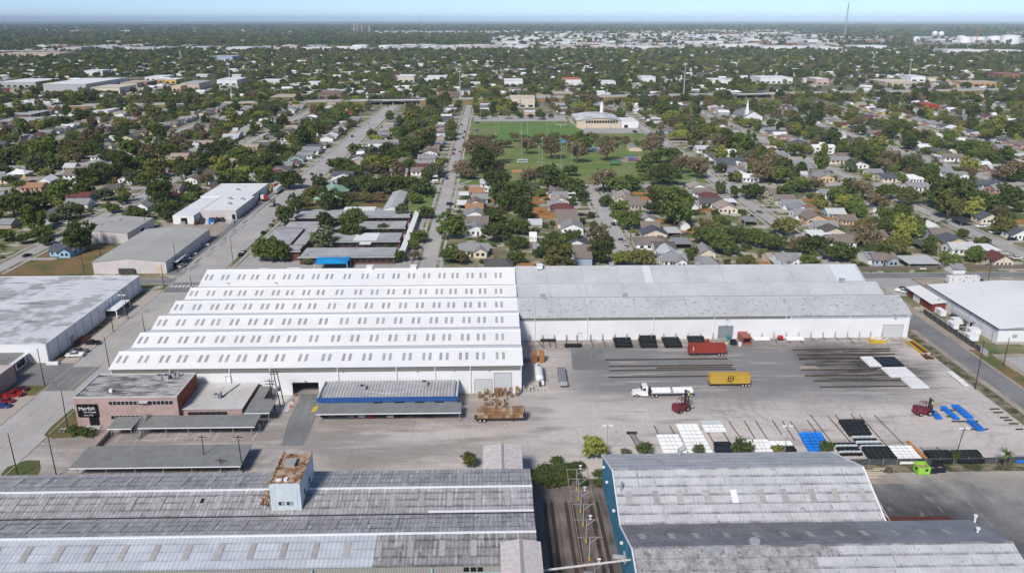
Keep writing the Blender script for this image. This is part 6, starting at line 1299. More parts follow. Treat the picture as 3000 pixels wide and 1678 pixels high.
T = '''b2 1970 890 260 mid|b2 2440 930 260 dark|b2 930 430 230 dark|b2 1110 450 230 dark|b2 1370 450 260 dark|b2 1620 440 280 dark|b2 960 780 260 mid|b2 960 915 240 dark|b2 700 910 150 dark|b2 830 900 110 dark
b2 1270 910 130 dark|b2 1460 780 120 grey|b2 670 1030 220 grey|b2 780 1060 110 mid|b2 110 1110 270 mid|b2 260 1180 160 mid|b2 290 800 190 dark|b2 410 690 150 dark|b2 560 520 200 olive|b2 640 460 150 dark|b2 730 640 190 dark
b2 860 580 150 dark|b2 990 590 130 brown|b2 1110 600 130 olive|b2 1220 600 130 brown|b2 1600 610 130 mid|b2 1710 740 160 dark|b2 1640 980 170 mid|b2 1580 1070 120 mid|b2 1590 1190 120 brown|b2 1340 1080 90 dark|b2 1440 1190 140 dark
b2 520 1225 120 grey|b2 320 390 320 dark|b2 100 220 290 dark|b2 60 380 170 mid|b2 860 240 280 dark|b2 1240 230 260 lime|b2 1150 190 150 grey|b2 1890 220 85 lime|b2 2060 320 190 brown|b2 2290 250 280 dark|b2 2390 160 220 brown|b2 2180 130 220 brown
b2 2420 420 250 dark|b2 2500 600 260 dark|b2 2390 740 220 dark|b2 1960 1150 220 dark|b2 2060 1210 150 olive|b2 1730 50 170 dark|b2 480 640 130 olive|b2 160 1210 120 mid|b2 1330 805 90 dark|b2 1060 850 120 dark
b3 100 720 220 dark|b3 60 520 200 dark|b3 180 410 190 brown|b3 200 500 190 grey|b3 410 430 240 dark|b3 610 460 240 dark|b3 280 560 120 mid|b3 710 590 130 dark|b3 600 650 90 mid|b3 410 1040 200 mid|b3 600 1000 190 dark|b3 870 990 240 brown
b3 900 1150 240 dark|b3 490 1215 280 olive|b3 760 1110 140 dark|b3 60 880 200 dark|b3 70 1030 180 dark|b3 1160 790 260 mid|b3 1070 660 160 mid|b3 940 630 140 dark|b3 1120 1200 200 lime|b3 1300 1180 250 olive|b3 1500 540 180 mid|b3 1690 600 230 dark
b3 1640 740 330 mid|b3 1440 690 180 dark|b3 920 420 260 brown|b3 1060 470 220 mid|b3 1210 440 200 dark|b3 1520 360 270 dark|b3 1700 270 200 brown|b3 1860 300 230 brown|b3 1410 90 250 brown|b3 960 130 260 brown|b3 1340 280 160 mid|b3 650 150 220 brown
b3 400 120 200 brown|b3 150 90 170 brown|b3 1610 170 190 dark|b3 2000 860 260 olive|b3 1950 960 240 dark|b3 2100 1050 240 mid|b3 2270 950 240 dark|b3 2450 1000 220 mid|b3 2420 510 220 dark|b3 2510 350 220 brown|b3 2090 80 180 brown|b3 2330 90 200 mid
b3 2100 520 110 dark|b3 2230 580 90 mid|b3 2350 1220 200 olive|b3 1820 1210 100 dark|b3 40 1200 180 dark|b3 300 1130 170 dark|b3 830 1180 160 dark|b3 2200 1110 160 dark|b3 1540 420 130 dark|b3 730 60 180 mid
b4 90 340 240 mid|b4 330 420 260 mid|b4 480 470 170 brown|b4 30 240 190 brown|b4 270 100 180 mid|b4 530 300 70 brown|b4 810 120 100 dark|b4 920 90 130 dark|b4 1060 170 220 mid|b4 1230 240 220 brown|b4 1330 380 140 mid|b4 1000 390 100 lime|b4 1600 350 200 dark
b4 1420 250 200 dark|b4 1100 60 190 lime|b4 1880 320 90 mid|b4 2040 260 190 lime|b4 2090 150 170 mid|b4 2230 170 200 dark|b4 2400 330 240 brown|b4 2540 380 140 dark|b4 1740 560 330 dark|b4 1940 520 260 dark|b4 2200 600 300 dark|b4 2440 570 240 dark|b4 2530 680 150 dark
b4 1820 690 260 olive|b4 2030 680 260 lime|b4 1420 560 240 olive|b4 1200 520 200 mid|b4 960 530 220 brown|b4 820 500 150 dark|b4 700 560 180 mid|b4 790 650 180 lime|b4 880 690 200 mid|b4 1110 650 220 brown|b4 1250 790 260 mid|b4 1140 880 220 dark|b4 1350 720 170 mid
b4 1480 820 200 dark|b4 1380 940 220 lime|b4 1250 1080 260 olive|b4 1330 1010 180 lime|b4 960 880 170 olive|b4 1010 1000 260 brown|b4 700 1120 260 dark|b4 440 1060 260 dark|b4 280 1090 180 brown|b4 90 1050 200 dark|b4 170 870 230 olive|b4 520 670 110 lime|b4 600 720 80 lime
b4 1960 950 100 mid|b4 2190 1030 90 dark|b4 2090 1150 200 mid|b4 1830 1240 180 mid|b4 2370 880 220 olive|b4 2330 760 190 brown|b4 420 1230 190 mid|b4 180 560 170 dark|b4 1060 1130 160 dark|b4 1180 1180 150 dark|b4 1500 960 130 mid|b4 920 760 120 mid
b1 780 990 300 dark|b1 460 1020 140 dark|b1 330 840 210 mid|b1 660 740 190 grey|b1 600 540 200 mid|b1 580 660 120 lime|b1 120 660 260 dark|b1 50 960 170 mid|b1 340 620 230 dark|b1 460 330 160 olive|b1 340 250 190 grey|b1 130 180 240 dark|b1 620 210 140 lime
b1 680 120 220 olive|b1 900 110 220 dark|b1 880 360 230 dark|b1 830 520 200 dark|b1 1060 330 180 olive|b1 1140 180 220 dark|b1 1230 280 220 dark|b1 1450 200 240 dark|b1 1330 100 220 mid|b1 1560 300 220 olive|b1 1460 400 170 mid|b1 1610 580 230 dark|b1 1650 700 200 dark
b1 1250 590 130 olive|b1 1120 690 150 mid|b1 1040 560 170 grey|b1 1370 730 220 dark|b1 1700 250 190 lime|b1 1860 340 180 dark|b1 1660 100 240 mid|b1 1780 60 200 brown|b1 2000 250 190 dark|b1 2130 230 240 dark|b1 2340 350 260 mid|b1 2490 250 200 dark|b1 2420 150 240 mid|b1 2300 130 180 dark
b1 2080 430 150 brown|b1 1640 470 90 dark|b1 1880 590 150 mid|b1 1960 520 150 dark|b1 1830 460 120 mid|b1 2240 440 110 dark|b1 400 930 200 mid|b1 230 1010 130 dark|b1 90 420 110 dark|b1 20 300 160 dark|b1 200 470 140 mid|b1 740 880 120 dark|b1 1230 640 90 dark'''
for row in T.replace('\n', '|').split('|'):
    k, x, y, w, m = row.split(); ctree(k, float(x), float(y), float(w), m)

# ---------------------------------------------------------------- houses
ROOFC = dict(grey=(.27,.27,.275), brown=(.215,.18,.16), slate=(.095,.105,.125), dark=(.11,.102,.10), tan=(.37,.31,.26), red=(.14,.052,.048), orange=(.36,.20,.115), pale=(.50,.51,.51), white=(.74,.745,.745), black=(.045,.047,.052))
WALLC = dict(white=(.77,.77,.76), cream=(.68,.60,.47), blue=(.36,.44,.53), grey=(.42,.43,.44), peach=(.60,.43,.28), yellow=(.60,.48,.22), aqua=(.33,.60,.57), pink=(.55,.33,.30), brick=(.22,.11,.08), skyblue=(.32,.50,.68), sage=(.40,.48,.36), tan=(.42,.35,.28))
WN = dict(cream='cream', skyblue='sky-blue', brick='brick'); RN = dict(red='dark red', dark='dark brown', tan='tan', pale='pale grey', black='black', slate='slate')
def roof_plane(mb, q, t=.14): mb.slab(*q, t)
def house_meshes(kind):
    w, d, h, ov = 12., 10., 2.8, .45; wb, rf = MB(), MB()
    if kind == 'gx':
        xprism(wb, -w/2, w/2, [(-d/2,0),(-d/2,h),(0,h+2.1),(d/2,h),(d/2,0)][::-1])
        for s in (-1, 1):
            q = [(-w/2-ov,s*(d/2+ov),h-.05),(w/2+ov,s*(d/2+ov),h-.05),(w/2+ov,0,h+2.28),(-w/2-ov,0,h+2.28)]
            rf.slab(*(q if s < 0 else [q[3],q[2],q[1],q[0]]), .14)
    elif kind == 'gy':
        yprism(wb, -d/2, d/2, [(-w/2,0),(w/2,0),(w/2,h),(0,h+2.3),(-w/2,h)])
        for s in (-1, 1):
            q = [(s*(w/2+ov),-d/2-ov,h-.05),(0,-d/2-ov,h+2.48),(0,d/2+ov,h+2.48),(s*(w/2+ov),d/2+ov,h-.05)]
            rf.slab(*(q if s < 0 else [q[1],q[0],q[3],q[2]]), .14)
    elif kind == 'hip':
        wb.box(-w/2, w/2, -d/2, d/2, 0, h); a, b = w/2+ov, d/2+ov
        rf.add([(-a,-b,h),(a,-b,h),(a,b,h),(-a,b,h),(-2,0,h+2.2),(2,0,h+2.2)], [(0,1,5,4),(1,2,5),(2,3,4,5),(3,0,4),(3,2,1,0)])
    elif kind == 'cross':                                 # main ridge along x with a forward gable
        xprism(wb, -w/2, w/2, [(-d/2+1.5,0),(-d/2+1.5,h),(.75,h+2.0),(d/2,h),(d/2,0)][::-1])
        yprism(wb, -d/2-.5, .7, [(0,0),(w/2-.6,0),(w/2-.6,h),((w/2-.6)/2,h+1.6),(0,h)])
        for s in (-1, 1):
            yo = -d/2+1.5-ov if s < 0 else d/2+ov
            q = [(-w/2-ov,yo,h-.05),(w/2+ov,yo,h-.05),(w/2+ov,.75,h+2.18),(-w/2-ov,.75,h+2.18)]
            rf.slab(*(q if s < 0 else [q[3],q[2],q[1],q[0]]), .14)
        m = (w/2-.6)/2
        for a in (-ov, w/2-.6+ov):
            q = [(a,-d/2-.9,h-.03),(m,-d/2-.9,h+1.76),(m,.7,h+1.76),(a,.7,h-.03)]
            rf.slab(*(q if a < m else [q[1],q[0],q[3],q[2]]), .13)
    elif kind == 'flat':
        for x in (-w/2+.2, w/2-.4): wb.box(x, x+.2, -d/2+.2, -d/2+.4, 0, 2.5).box(x, x+.2, d/2-.4, d/2-.2, 0, 2.7)
        rf.slab((-w/2,-d/2,2.6),(w/2,-d/2,2.6),(w/2,d/2,2.85),(-w/2,d/2,2.85),.14)
    elif kind == 'two':
        xprism(wb, -w/2, w/2, [(-d/2,0),(-d/2,5.4),(0,7.3),(d/2,5.4),(d/2,0)][::-1])
        for s in (-1, 1):
            q = [(-w/2-.4,s*(d/2+.4),5.35),(w/2+.4,s*(d/2+.4),5.35),(w/2+.4,0,7.45),(-w/2-.4,0,7.45)]
            rf.slab(*(q if s < 0 else [q[3],q[2],q[1],q[0]]), .14)
    return wb.mesh('wall', M['wall_col']), rf.mesh('roof', M['roof_col'])
HM = {k: house_meshes(k) for k in ('gx','gy','hip','cross','flat','two')}
WINM = MB().box(-.6,.6,-.05,.06,0,1.25).mesh('window', M['glass']); WINF = MB().box(-.74,.74,-.03,.04,-.12,0).box(-.74,.74,-.03,.04,1.25,1.38).box(-.74,-.6,-.03,.04,0,1.25).box(.6,.74,-.03,.04,0,1.25).mesh('window_frame', M['white_trim'])
WINS = MB().box(-.06,.05,-.6,.6,0,1.2).mesh('window', M['glass']); DOORM = MB().box(-.5,.5,-.06,.05,0,2.1).mesh('door', M['timber'])
CHIM = MB().box(-.4,.4,-.4,.4,0,1.6).mesh('chimney', M['red_brick'])
HOUSES = []                                               # (X, Y, w, d, kind, roof, wall)
def ch(k, x, y, kind, roof, wall, wpx=None, d=None):
    sc = cs(k, y+20); w = (wpx/sc if wpx else rnd.uniform(10, 13)); X, Y = c(k, x, y, 3.2); HOUSES.append((X, Y, w, d or rnd.uniform(9.5, 13), kind, roof, wall, True))
Hs = '''b2 2190 1120 cross grey cream 280|b2 2440 1262 hip dark tan 270|b2 2210 915 gy grey white 230|b2 2220 830 gx brown cream 220|b2 2200 760 gy grey white 200|b2 2195 700 gx orange peach 170|b2 2200 655 gy brown cream 170|b2 2080 660 flat white white 120|b2 2090 565 flat white white 100
b2 2250 605 gx grey blue 150|b2 2220 540 gx orange cream 150|b2 2330 490 two pale white 150|b3 440 510 gx brown cream 130|b3 440 555 gy brown white 140|b3 480 585 gx grey white 150|b3 480 630 gy tan white 160|b3 440 675 gx grey grey 170|b3 500 705 hip red brick 220|b3 540 765 gx brown cream 200
b3 560 835 gx brown cream 210|b3 600 890 gy grey white 210|b3 640 1045 gy slate white 230|b3 690 1135 gx brown cream 200|b3 715 1215 two brown blue 150|b3 230 850 gx pale grey 130|b3 210 985 gx white white 70|b3 240 1100 gx grey grey 60|b3 590 560 flat white white 90|b3 610 605 flat white white 90
b3 1090 545 hip grey grey 170|b3 1120 590 gy tan cream 150|b3 1200 635 gx brown cream 150|b3 1260 670 gx brown tan 170|b3 1350 820 gy grey white 170|b3 1380 890 gx brown brick 180|b3 1420 955 gy slate cream 230|b3 1400 1045 hip brown white 330|b3 1700 1040 flat grey grey 170|b3 1520 1095 gx dark white 200
b3 1560 1150 gy pale skyblue 190|b3 1620 1215 cross grey white 230|b3 1940 1125 gy grey cream 150|b3 1950 1235 hip grey white 180|b3 1610 930 flat pale white 140|b3 1735 870 gy pale white 90|b3 1690 1160 flat pale skyblue 60|b3 1860 490 gy tan white 180|b3 1890 540 gx brown white 180|b3 1980 590 hip red white 180|b3 1990 645 gx dark white 230
b3 2140 700 gy tan cream 200|b3 1830 700 gy grey white 80|b3 2380 820 flat grey white 130|b3 2190 635 flat white white 110|b3 1900 60 gx grey cream 190|b3 1930 115 gx pale white 180|b3 1995 150 gy red white 140|b3 2050 190 gx dark white 160|b3 2180 245 cross slate white 260|b3 2240 320 gx brown white 170|b3 2260 350 gy grey white 160|b3 2200 155 gx white white 150
b4 90 560 gx brown cream 180|b4 150 615 gx brown cream 200|b4 230 660 gx grey white 200|b4 315 715 gy grey white 190|b4 340 760 gx grey white 180|b4 450 800 gy brown peach 200|b4 660 755 gx pale aqua 180|b4 780 810 gx brown peach 160|b4 560 880 gx grey white 220|b4 640 935 gy dark cream 220|b4 510 965 flat white white 220|b4 720 1030 gx brown white 250
b4 1100 960 gx brown tan 110|b4 200 1215 cross grey white 250|b4 40 1190 gx tan cream 130|b4 1150 1210 cross brown blue 230|b4 1010 1185 gx grey white 110|b4 1510 1225 flat pale grey 320|b4 1570 1065 flat dark white 170|b4 1710 950 gx brown blue 210|b4 1850 1030 gy slate yellow 260|b4 1920 1100 gx pale white 240|b4 2170 1105 flat white white 220
b4 2310 1220 gy red cream 190|b4 1650 895 gy white white 120|b4 2190 805 gy slate cream 190|b4 2500 960 gy slate white 190|b4 1950 825 flat black grey 130|b4 700 225 gx grey cream 200|b4 790 185 gx brown cream 200|b4 890 270 gy slate white 190|b4 550 400 gy grey peach 170|b4 540 130 two white white 210|b4 1890 385 cross grey white 200|b4 1650 295 gy grey yellow 140
b4 2190 470 cross slate blue 210|b4 2310 515 gx grey pink 160|b4 1480 490 gx grey white 200|b4 1080 690 gy white white 110|b4 1450 410 gx white white 140|b4 1760 340 gx grey white 140|b4 1060 350 gx grey white 140|b4 350 300 gx grey grey 180|b4 300 260 gx grey tan 200|b4 2490 240 flat pale blue 180|b4 1840 200 gx brown white 200|b4 1730 190 flat white white 110
b4 90 520 gy tan cream 120|b4 580 560 gx grey white 130|b4 1850 1270 gx grey white 120|b4 90 1235 flat pale white 120|b1 50 615 gy brown cream 150|b1 160 320 cross grey white 200|b1 345 490 gx orange pink 210|b1 480 430 gy white white 120|b1 810 590 gx red blue 220|b1 800 660 gx grey white 220|b1 460 800 gy brown grey 160|b1 90 850 gx grey tan 130
b1 550 740 gy grey grey 120|b1 1310 410 gy tan white 190|b1 1150 515 gx dark grey 130|b1 1450 690 gy grey white 130|b1 780 430 gx white white 80|b1 1590 200 gx dark white 130|b1 1850 175 gy dark white 140|b1 1990 140 gx grey white 150|b1 1940 415 gy brown white 130|b1 2170 425 gx grey white 110|b1 1710 600 gy red sage 130|b1 1760 505 gx brown tan 140
b1 2090 60 gx tan cream 180|b1 1020 190 gx grey white 160|b1 750 140 gy white white 130|b1 1000 40 gx slate grey 170|b1 530 215 hip grey grey 150|b1 560 85 gx brown white 150|b1 720 300 gx pale tan 110|b1 320 415 flat tan tan 180|b1 660 1115 cross slate skyblue 230|b2 260 280 gx grey white 220|b2 380 265 gy brown tan 130|b2 410 215 gy grey aqua 150|b2 500 175 gx grey white 150
b2 560 130 gx grey white 170|b2 620 75 gx brown cream 180|b2 990 320 gx black white 280|b2 1280 85 two grey white 290|b2 1440 345 gx grey pink 170|b2 1490 275 two brown grey 120|b2 1660 335 gx brown white 190|b2 1680 265 gx grey grey 190|b2 1720 205 gx grey cream 170|b2 1750 150 gy brown white 150|b2 1790 390 flat white white 70|b2 1800 435 flat white white 60|b2 1080 95 flat pale white 120|b2 1370 60 gx slate cream 120'''
for row in Hs.replace('\n', '|').split('|'):
    k, x, y, kind, rf, wl_, wpx = row.split(); ch(k, float(x), float(y), kind, rf, wl_, float(wpx), d=rnd.uniform(4,6) if float(wpx) < 100 else None)
hand = list(HOUSES)
def clear(X, Y, r=0.):
    return not any(a-r < X < b+r and p-r < Y < q+r for a, b, p, q in EXCL)
rh = random.Random(21)
for x in SX:                                              # the rows of lots along every street
    for s in (-1, 1):
        Y = 352.
        while Y < 1062:
            Y += rh.uniform(13.2, 16.5)
            if any(abs(Y-y) < 13 for y in SY): continue
            X = x+s*(21 if x != -129 else 25)+rh.uniform(-1.5, 1.5)
            if not clear(X, Y, 8) or abs(X) > .70*Y+15: continue
            if Y < 545 and -330 < X < 340: continue       # that strip is surveyed house by house
            if any(abs(X-h[0]) < 13 and abs(Y-h[1]) < 13 for h in hand): continue
            rf = rh.choice(['grey','grey','brown','brown','slate','tan','pale','white','dark','grey','red']); wlc = rh.choice(['white','white','white','cream','cream','grey','peach','blue','tan','yellow','pink'])
            HOUSES.append((X, Y, rh.uniform(10,14.5), rh.uniform(9.5,14), rh.choice(['gx','gy','hip','cross','gx','gy','two' if rh.random() < .3 else 'gx']), rf, wlc, False))
            if rh.random() < .35: HOUSES.append((X+s*rh.uniform(11,15), Y+rh.uniform(-4,4), rh.uniform(4,7), rh.uniform(4,6), rh.choice(['gx','flat','gy']), rh.choice(['pale','white','grey']), rh.choice(['white','grey','cream']), False))
def nearest_street(X):
    x = min(SX, key=lambda q: abs(q-X)); return x, ('left' if X < x else 'right')
def dist_key(h): return h[1]-(60 if h[7] else 0)
order = sorted(HOUSES, key=dist_key); solo, rest = order[:300], order[300:]
cnt = {}; hz = []
for h in sorted(solo, key=lambda q: q[1]):
    X, Y, w, d, kind, rf, wlc, hnd = h; sx, sd = nearest_street(X); cnt[(sx, sd)] = cnt.get((sx, sd), 0)+1
    nm = 'carport' if kind == 'flat' else ('garden_shed' if w < 7.5 else 'house')
    cat = {'carport':'carport','garden_shed':'shed','house':'house'}[nm]
    lab = '%s-roofed %s %s, %s from the warehouses %s of the %s' % (RN.get(rf, rf).replace(' ', '-'), wlc, cat if cat != 'shed' else 'shed', ordn(cnt[(sx, sd)]), sd, SX[sx])
    if len(lab.split()) > 16: lab = lab.replace(' of the avenue', ' of avenue').replace(' of the park', ' of park').replace('from the warehouses', 'away')
    if kind == 'flat': lab = lab.replace('%s carport' % wlc, 'open carport')
    rz = (rh.uniform(-.03, .03)) if nm == 'house' else 0.
    t = thing(nm, lab, cat, (X, Y, .05), rz, 'houses and sheds of the neighbourhood'); t.scale = (w/12, d/10, (1. if nm != 'garden_shed' else .85)*rh.uniform(.95,1.12))
    wm, rm = HM[kind]; setcol(obj('wall', wm, t), WALLC[wlc]); ro = setcol(obj('roof', rm, t), ROOFC[rf])
    if nm == 'house' and Y < 700:
        fy = -5 if kind in ('gx','gy','hip','two') else -3.5
        for fx in ((-4,-1.4,3.6) if kind != 'cross' else (-4.6,-2.0)):
            o = obj('window', WINM, t, (fx, fy-.02, 1.0))
            if Y < 470: obj('window_frame', WINF, o, (0, -.03, 0))
        if kind == 'cross':
            for fx in (1.6, 3.8): obj('window', WINM, t, (fx, -5.52, 1.0))
        if kind == 'two':
            for fx in (-3.6, 0, 3.6): obj('window', WINM, t, (fx, -5.02, 3.6))
        obj('door', DOORM, t, (1.1 if kind != 'cross' else -.7, fy-.02, 0))
        for fyy in (-2.2, 1.8): obj('window', WINS, t, (6.0 if X < 20 else -6.0, fyy, 1.0))
        if rh.random() < .25: obj('chimney', CHIM, ro, (rh.choice((-3,3)), 1.2, 3.4))
    EXCL.append((X-w/2-1, X+w/2+1, Y-d/2-1, Y+d/2+1))
# the remaining far houses, too many to tell one by one
def batch(rows, name, label, cat):
    pal = {}; mats = []; mb = MB()
    def mi(key, col, src):
        if key not in pal:
            pal[key] = len(mats); mats.append(mat('far '+src+' '+key, col, var=.1, vs=.5))
        return pal[key]
    for X, Y, w, d, kind, rf, wlc, _ in rows:
        for me, key, col, src in ((HM[kind][0], 'w'+wlc, WALLC[wlc], 'siding'), (HM[kind][1], 'r'+rf, ROOFC[rf], 'roof')):
            vs = [(X+v.co.x*w/12, Y+v.co.y*d/10, v.co.z) for v in me.vertices]; mb.add(vs, [tuple(p.vertices) for p in me.polygons], mi(key, col, src))
        EXCL.append((X-w/2, X+w/2, Y-d/2, Y+d/2))
    o = obj(name, mb.mesh(name, mats)); tag(o, label, cat, kind='stuff'); return o
if rest: batch(rest, 'far_houses', 'mass of small pale and grey roofs between the trees toward the highway', 'houses')
# driveways, yard paths
DRM = [MB().box(0, 1, 0, 1, 0, .09).mesh('driveway', M[m]) for m in ('conc', 'apron', 'conc_x')]
for X, Y, w, d, kind, rf, wlc, hnd in solo:
    if w < 8: continue
    sx, sd = nearest_street(X)
    if sx not in streets: par = avenue; e = 8.0
    else: par = streets[sx]; e = 3.6
    s = -1 if sd == 'left' else 1; x0 = sx+s*(e+.3); x1 = X+s*rh.uniform(-2, 5)
    if abs(x1-x0) < 5 or abs(x1-x0) > 32: continue
    o = obj('driveway', rh.choice(DRM), par, (min(x0, x1), Y-d/2-rh.uniform(2.5, 4.2), .0)); o.scale = (abs(x1-x0), rh.uniform(2.6, 4.5), 1)
for x in SX:
    par = streets.get(x, avenue); e = 8.3 if x == -129 else 3.9; yb = 541 if x == 65 else 1075
    for s in (-1, 1):
        a = x+s*(e+2.2); obj('pavement', MB().box(a-.7, a+.7, 345, yb, 0, .07).mesh('pavement', M['conc']), par)

kf = {}
for X, Y, w, d, kind, rf, wlc, hnd in sorted(solo, key=lambda q: q[1]):
    if not hnd or w < 9 or Y > 520 or X < -40 or rh.random() < .35: continue
    sx, sd = nearest_street(X); s_ = -1 if sd == 'left' else 1; kf[(sx, sd)] = kf.get((sx, sd), 0)+1
    x0 = X+s_*(w/2+1.5); x1 = X+s_*(w/2+rh.uniform(10, 18)); fence('%s garden fence, %s back, %s of the %s' % (('brown','cedar')[len(kf) % 2], ordn(kf[(sx, sd)]), sd, SX[sx]), (x0, Y+rh.uniform(-5, 5)), (x1, Y+rh.uniform(-5, 5)), 1.8, ('fence_wood','fence_cedar')[len(kf) % 2])
# ---------------------------------------------------------------- cars
def car_meshes(kind):
    b, g = MB(), MB()
    if kind == 'sedan':
        yprism(b, -.88, .88, [(-2.25,.35),(2.25,.35),(2.3,.75),(1.2,.92),(-1.5,.95),(-2.25,.88)]); yprism(b, -.66, .66, [(-1.05,1.38),(-.9,1.40),(.35,1.42),(.45,1.38)])
        yprism(g, -.74, .74, [(-1.6,.93),(1.15,.91),(.42,1.39),(-1.02,1.39)])
    elif kind == 'suv':
        yprism(b, -.93, .93, [(-2.35,.4),(2.35,.4),(2.4,.95),(1.3,1.1),(-2.3,1.12)]); yprism(b, -.74, .74, [(-2.05,1.68),(.35,1.70),(.5,1.66),(-2.1,1.64)])
        yprism(g, -.8, .8, [(-2.28,1.1),(1.25,1.08),(.5,1.66),(-2.1,1.66)])
    elif kind == 'pickup':
        yprism(b, -.95, .95, [(-2.8,.5),(2.75,.5),(2.8,1.05),(1.5,1.18),(-.6,1.2),(-.6,.85),(-2.6,.85),(-2.6,1.15),(-2.8,1.15)]); b.box(-2.6,-.6,-.95,-.85,.85,1.2).box(-2.6,-.6,.85,.95,.85,1.2); yprism(b, -.72, .72, [(-.5,1.74),(.7,1.76),(.85,1.7),(-.55,1.7)])
        yprism(g, -.8, .8, [(-.62,1.19),(1.45,1.17),(.85,1.72),(-.52,1.72)])
    elif kind == 'truck':
        b.box(-4.2,1.4,-1.2,1.2,1.0,3.6); yprism(b, -1.1, 1.1, [(1.6,.5),(3.6,.5),(3.6,1.5),(3.1,2.5),(1.6,2.6)]); b.box(-4.2,3.4,-.5,.5,.55,.95); g.box(3.15,3.5,-1.0,1.0,1.55,2.2)
    return b.mesh('body', M['car_paint']), g.mesh('window', M['glass'])
CARM = {k: car_meshes(k) for k in ('sedan','suv','pickup','truck')}
_wa, _wb = MB(), MB(); wheelmb(0, 0, .33, .22, _wa, _wb); CWH = _wa.mesh('wheel', M['tyre']); CRM = _wb.mesh('rim', M['rim'])
CARC = dict(white=(.75,.75,.74), black=(.012,.012,.014), silver=(.45,.46,.47), red=(.32,.012,.015), blue=(.015,.05,.22), grey=(.14,.145,.15), darkblue=(.01,.018,.05), maroon=(.12,.012,.02), tan=(.4,.34,.26))
def car(label, X, Y, kind, col, rz, z=.06, group='parked cars', name=None):
    t = thing(name or {'sedan':'parked_car','suv':'parked_car','pickup':'pickup_truck','truck':'box_truck'}[kind], label, {'sedan':'car','suv':'car','pickup':'pickup','truck':'truck'}[kind], (X, Y, z), rz, group)
    bm_, gm_ = CARM[kind]; setcol(obj('body', bm_, t), CARC[col]); obj('window', gm_, t)
    for x in ((-1.4,1.4) if kind in ('sedan','suv') else ((-1.8,1.75) if kind == 'pickup' else (-2.6,2.6))):
        for s in (-1, 1): w_ = obj('wheel', CWH, t, (x, s*(.8 if kind != 'truck' else 1.05), 0)); obj('rim', CRM, w_)
    return t
cr = lambda lb, k, x, y, kind, col, deg, z=.07: car(lb, *c(k, x, y), kind, col, R(deg), z)
cr('white pickup on the tan apron by the white left warehouse', 'd1', 755, 908, 'pickup', 'white', 184); cr('grey pickup just behind the white pickup on the apron', 'd1', 800, 868, 'pickup', 'grey', 180); cr('black pickup on the tan apron nearest the brick ramp', 'd1', 925, 785, 'pickup', 'black', 176)
cr('red pickup before the pink building at the left edge', 'd1', 130, 1310, 'pickup', 'red', 186); cr('dark red car behind the red pickup at the pink building', 'd1', 205, 1250, 'sedan', 'maroon', 184); cr('red car in front of the red pickup at the left edge', 'd1', 60, 1370, 'sedan', 'red', 186); cr('blue car at the left edge near the avenue', 'd1', 25, 1420, 'sedan', 'blue', 186)
for i, (x, col, kind) in enumerate(((258,'black','suv'),(385,'grey','suv'),(665,'silver','sedan'),(828,'white','suv'),(965,'red','pickup'),(1258,'white','suv'),(1410,'black','sedan'),(1560,'grey','sedan'),(1840,'darkblue','suv'))):
    X, Y = G(900+x/5.152, 1100+640/5.152); car('%s car under the blue-fascia shed carport, %s from the left' % (col if col != 'darkblue' else 'dark blue', ordn(i+1)), X, Y+1.9, kind, col, R(-90), .05)
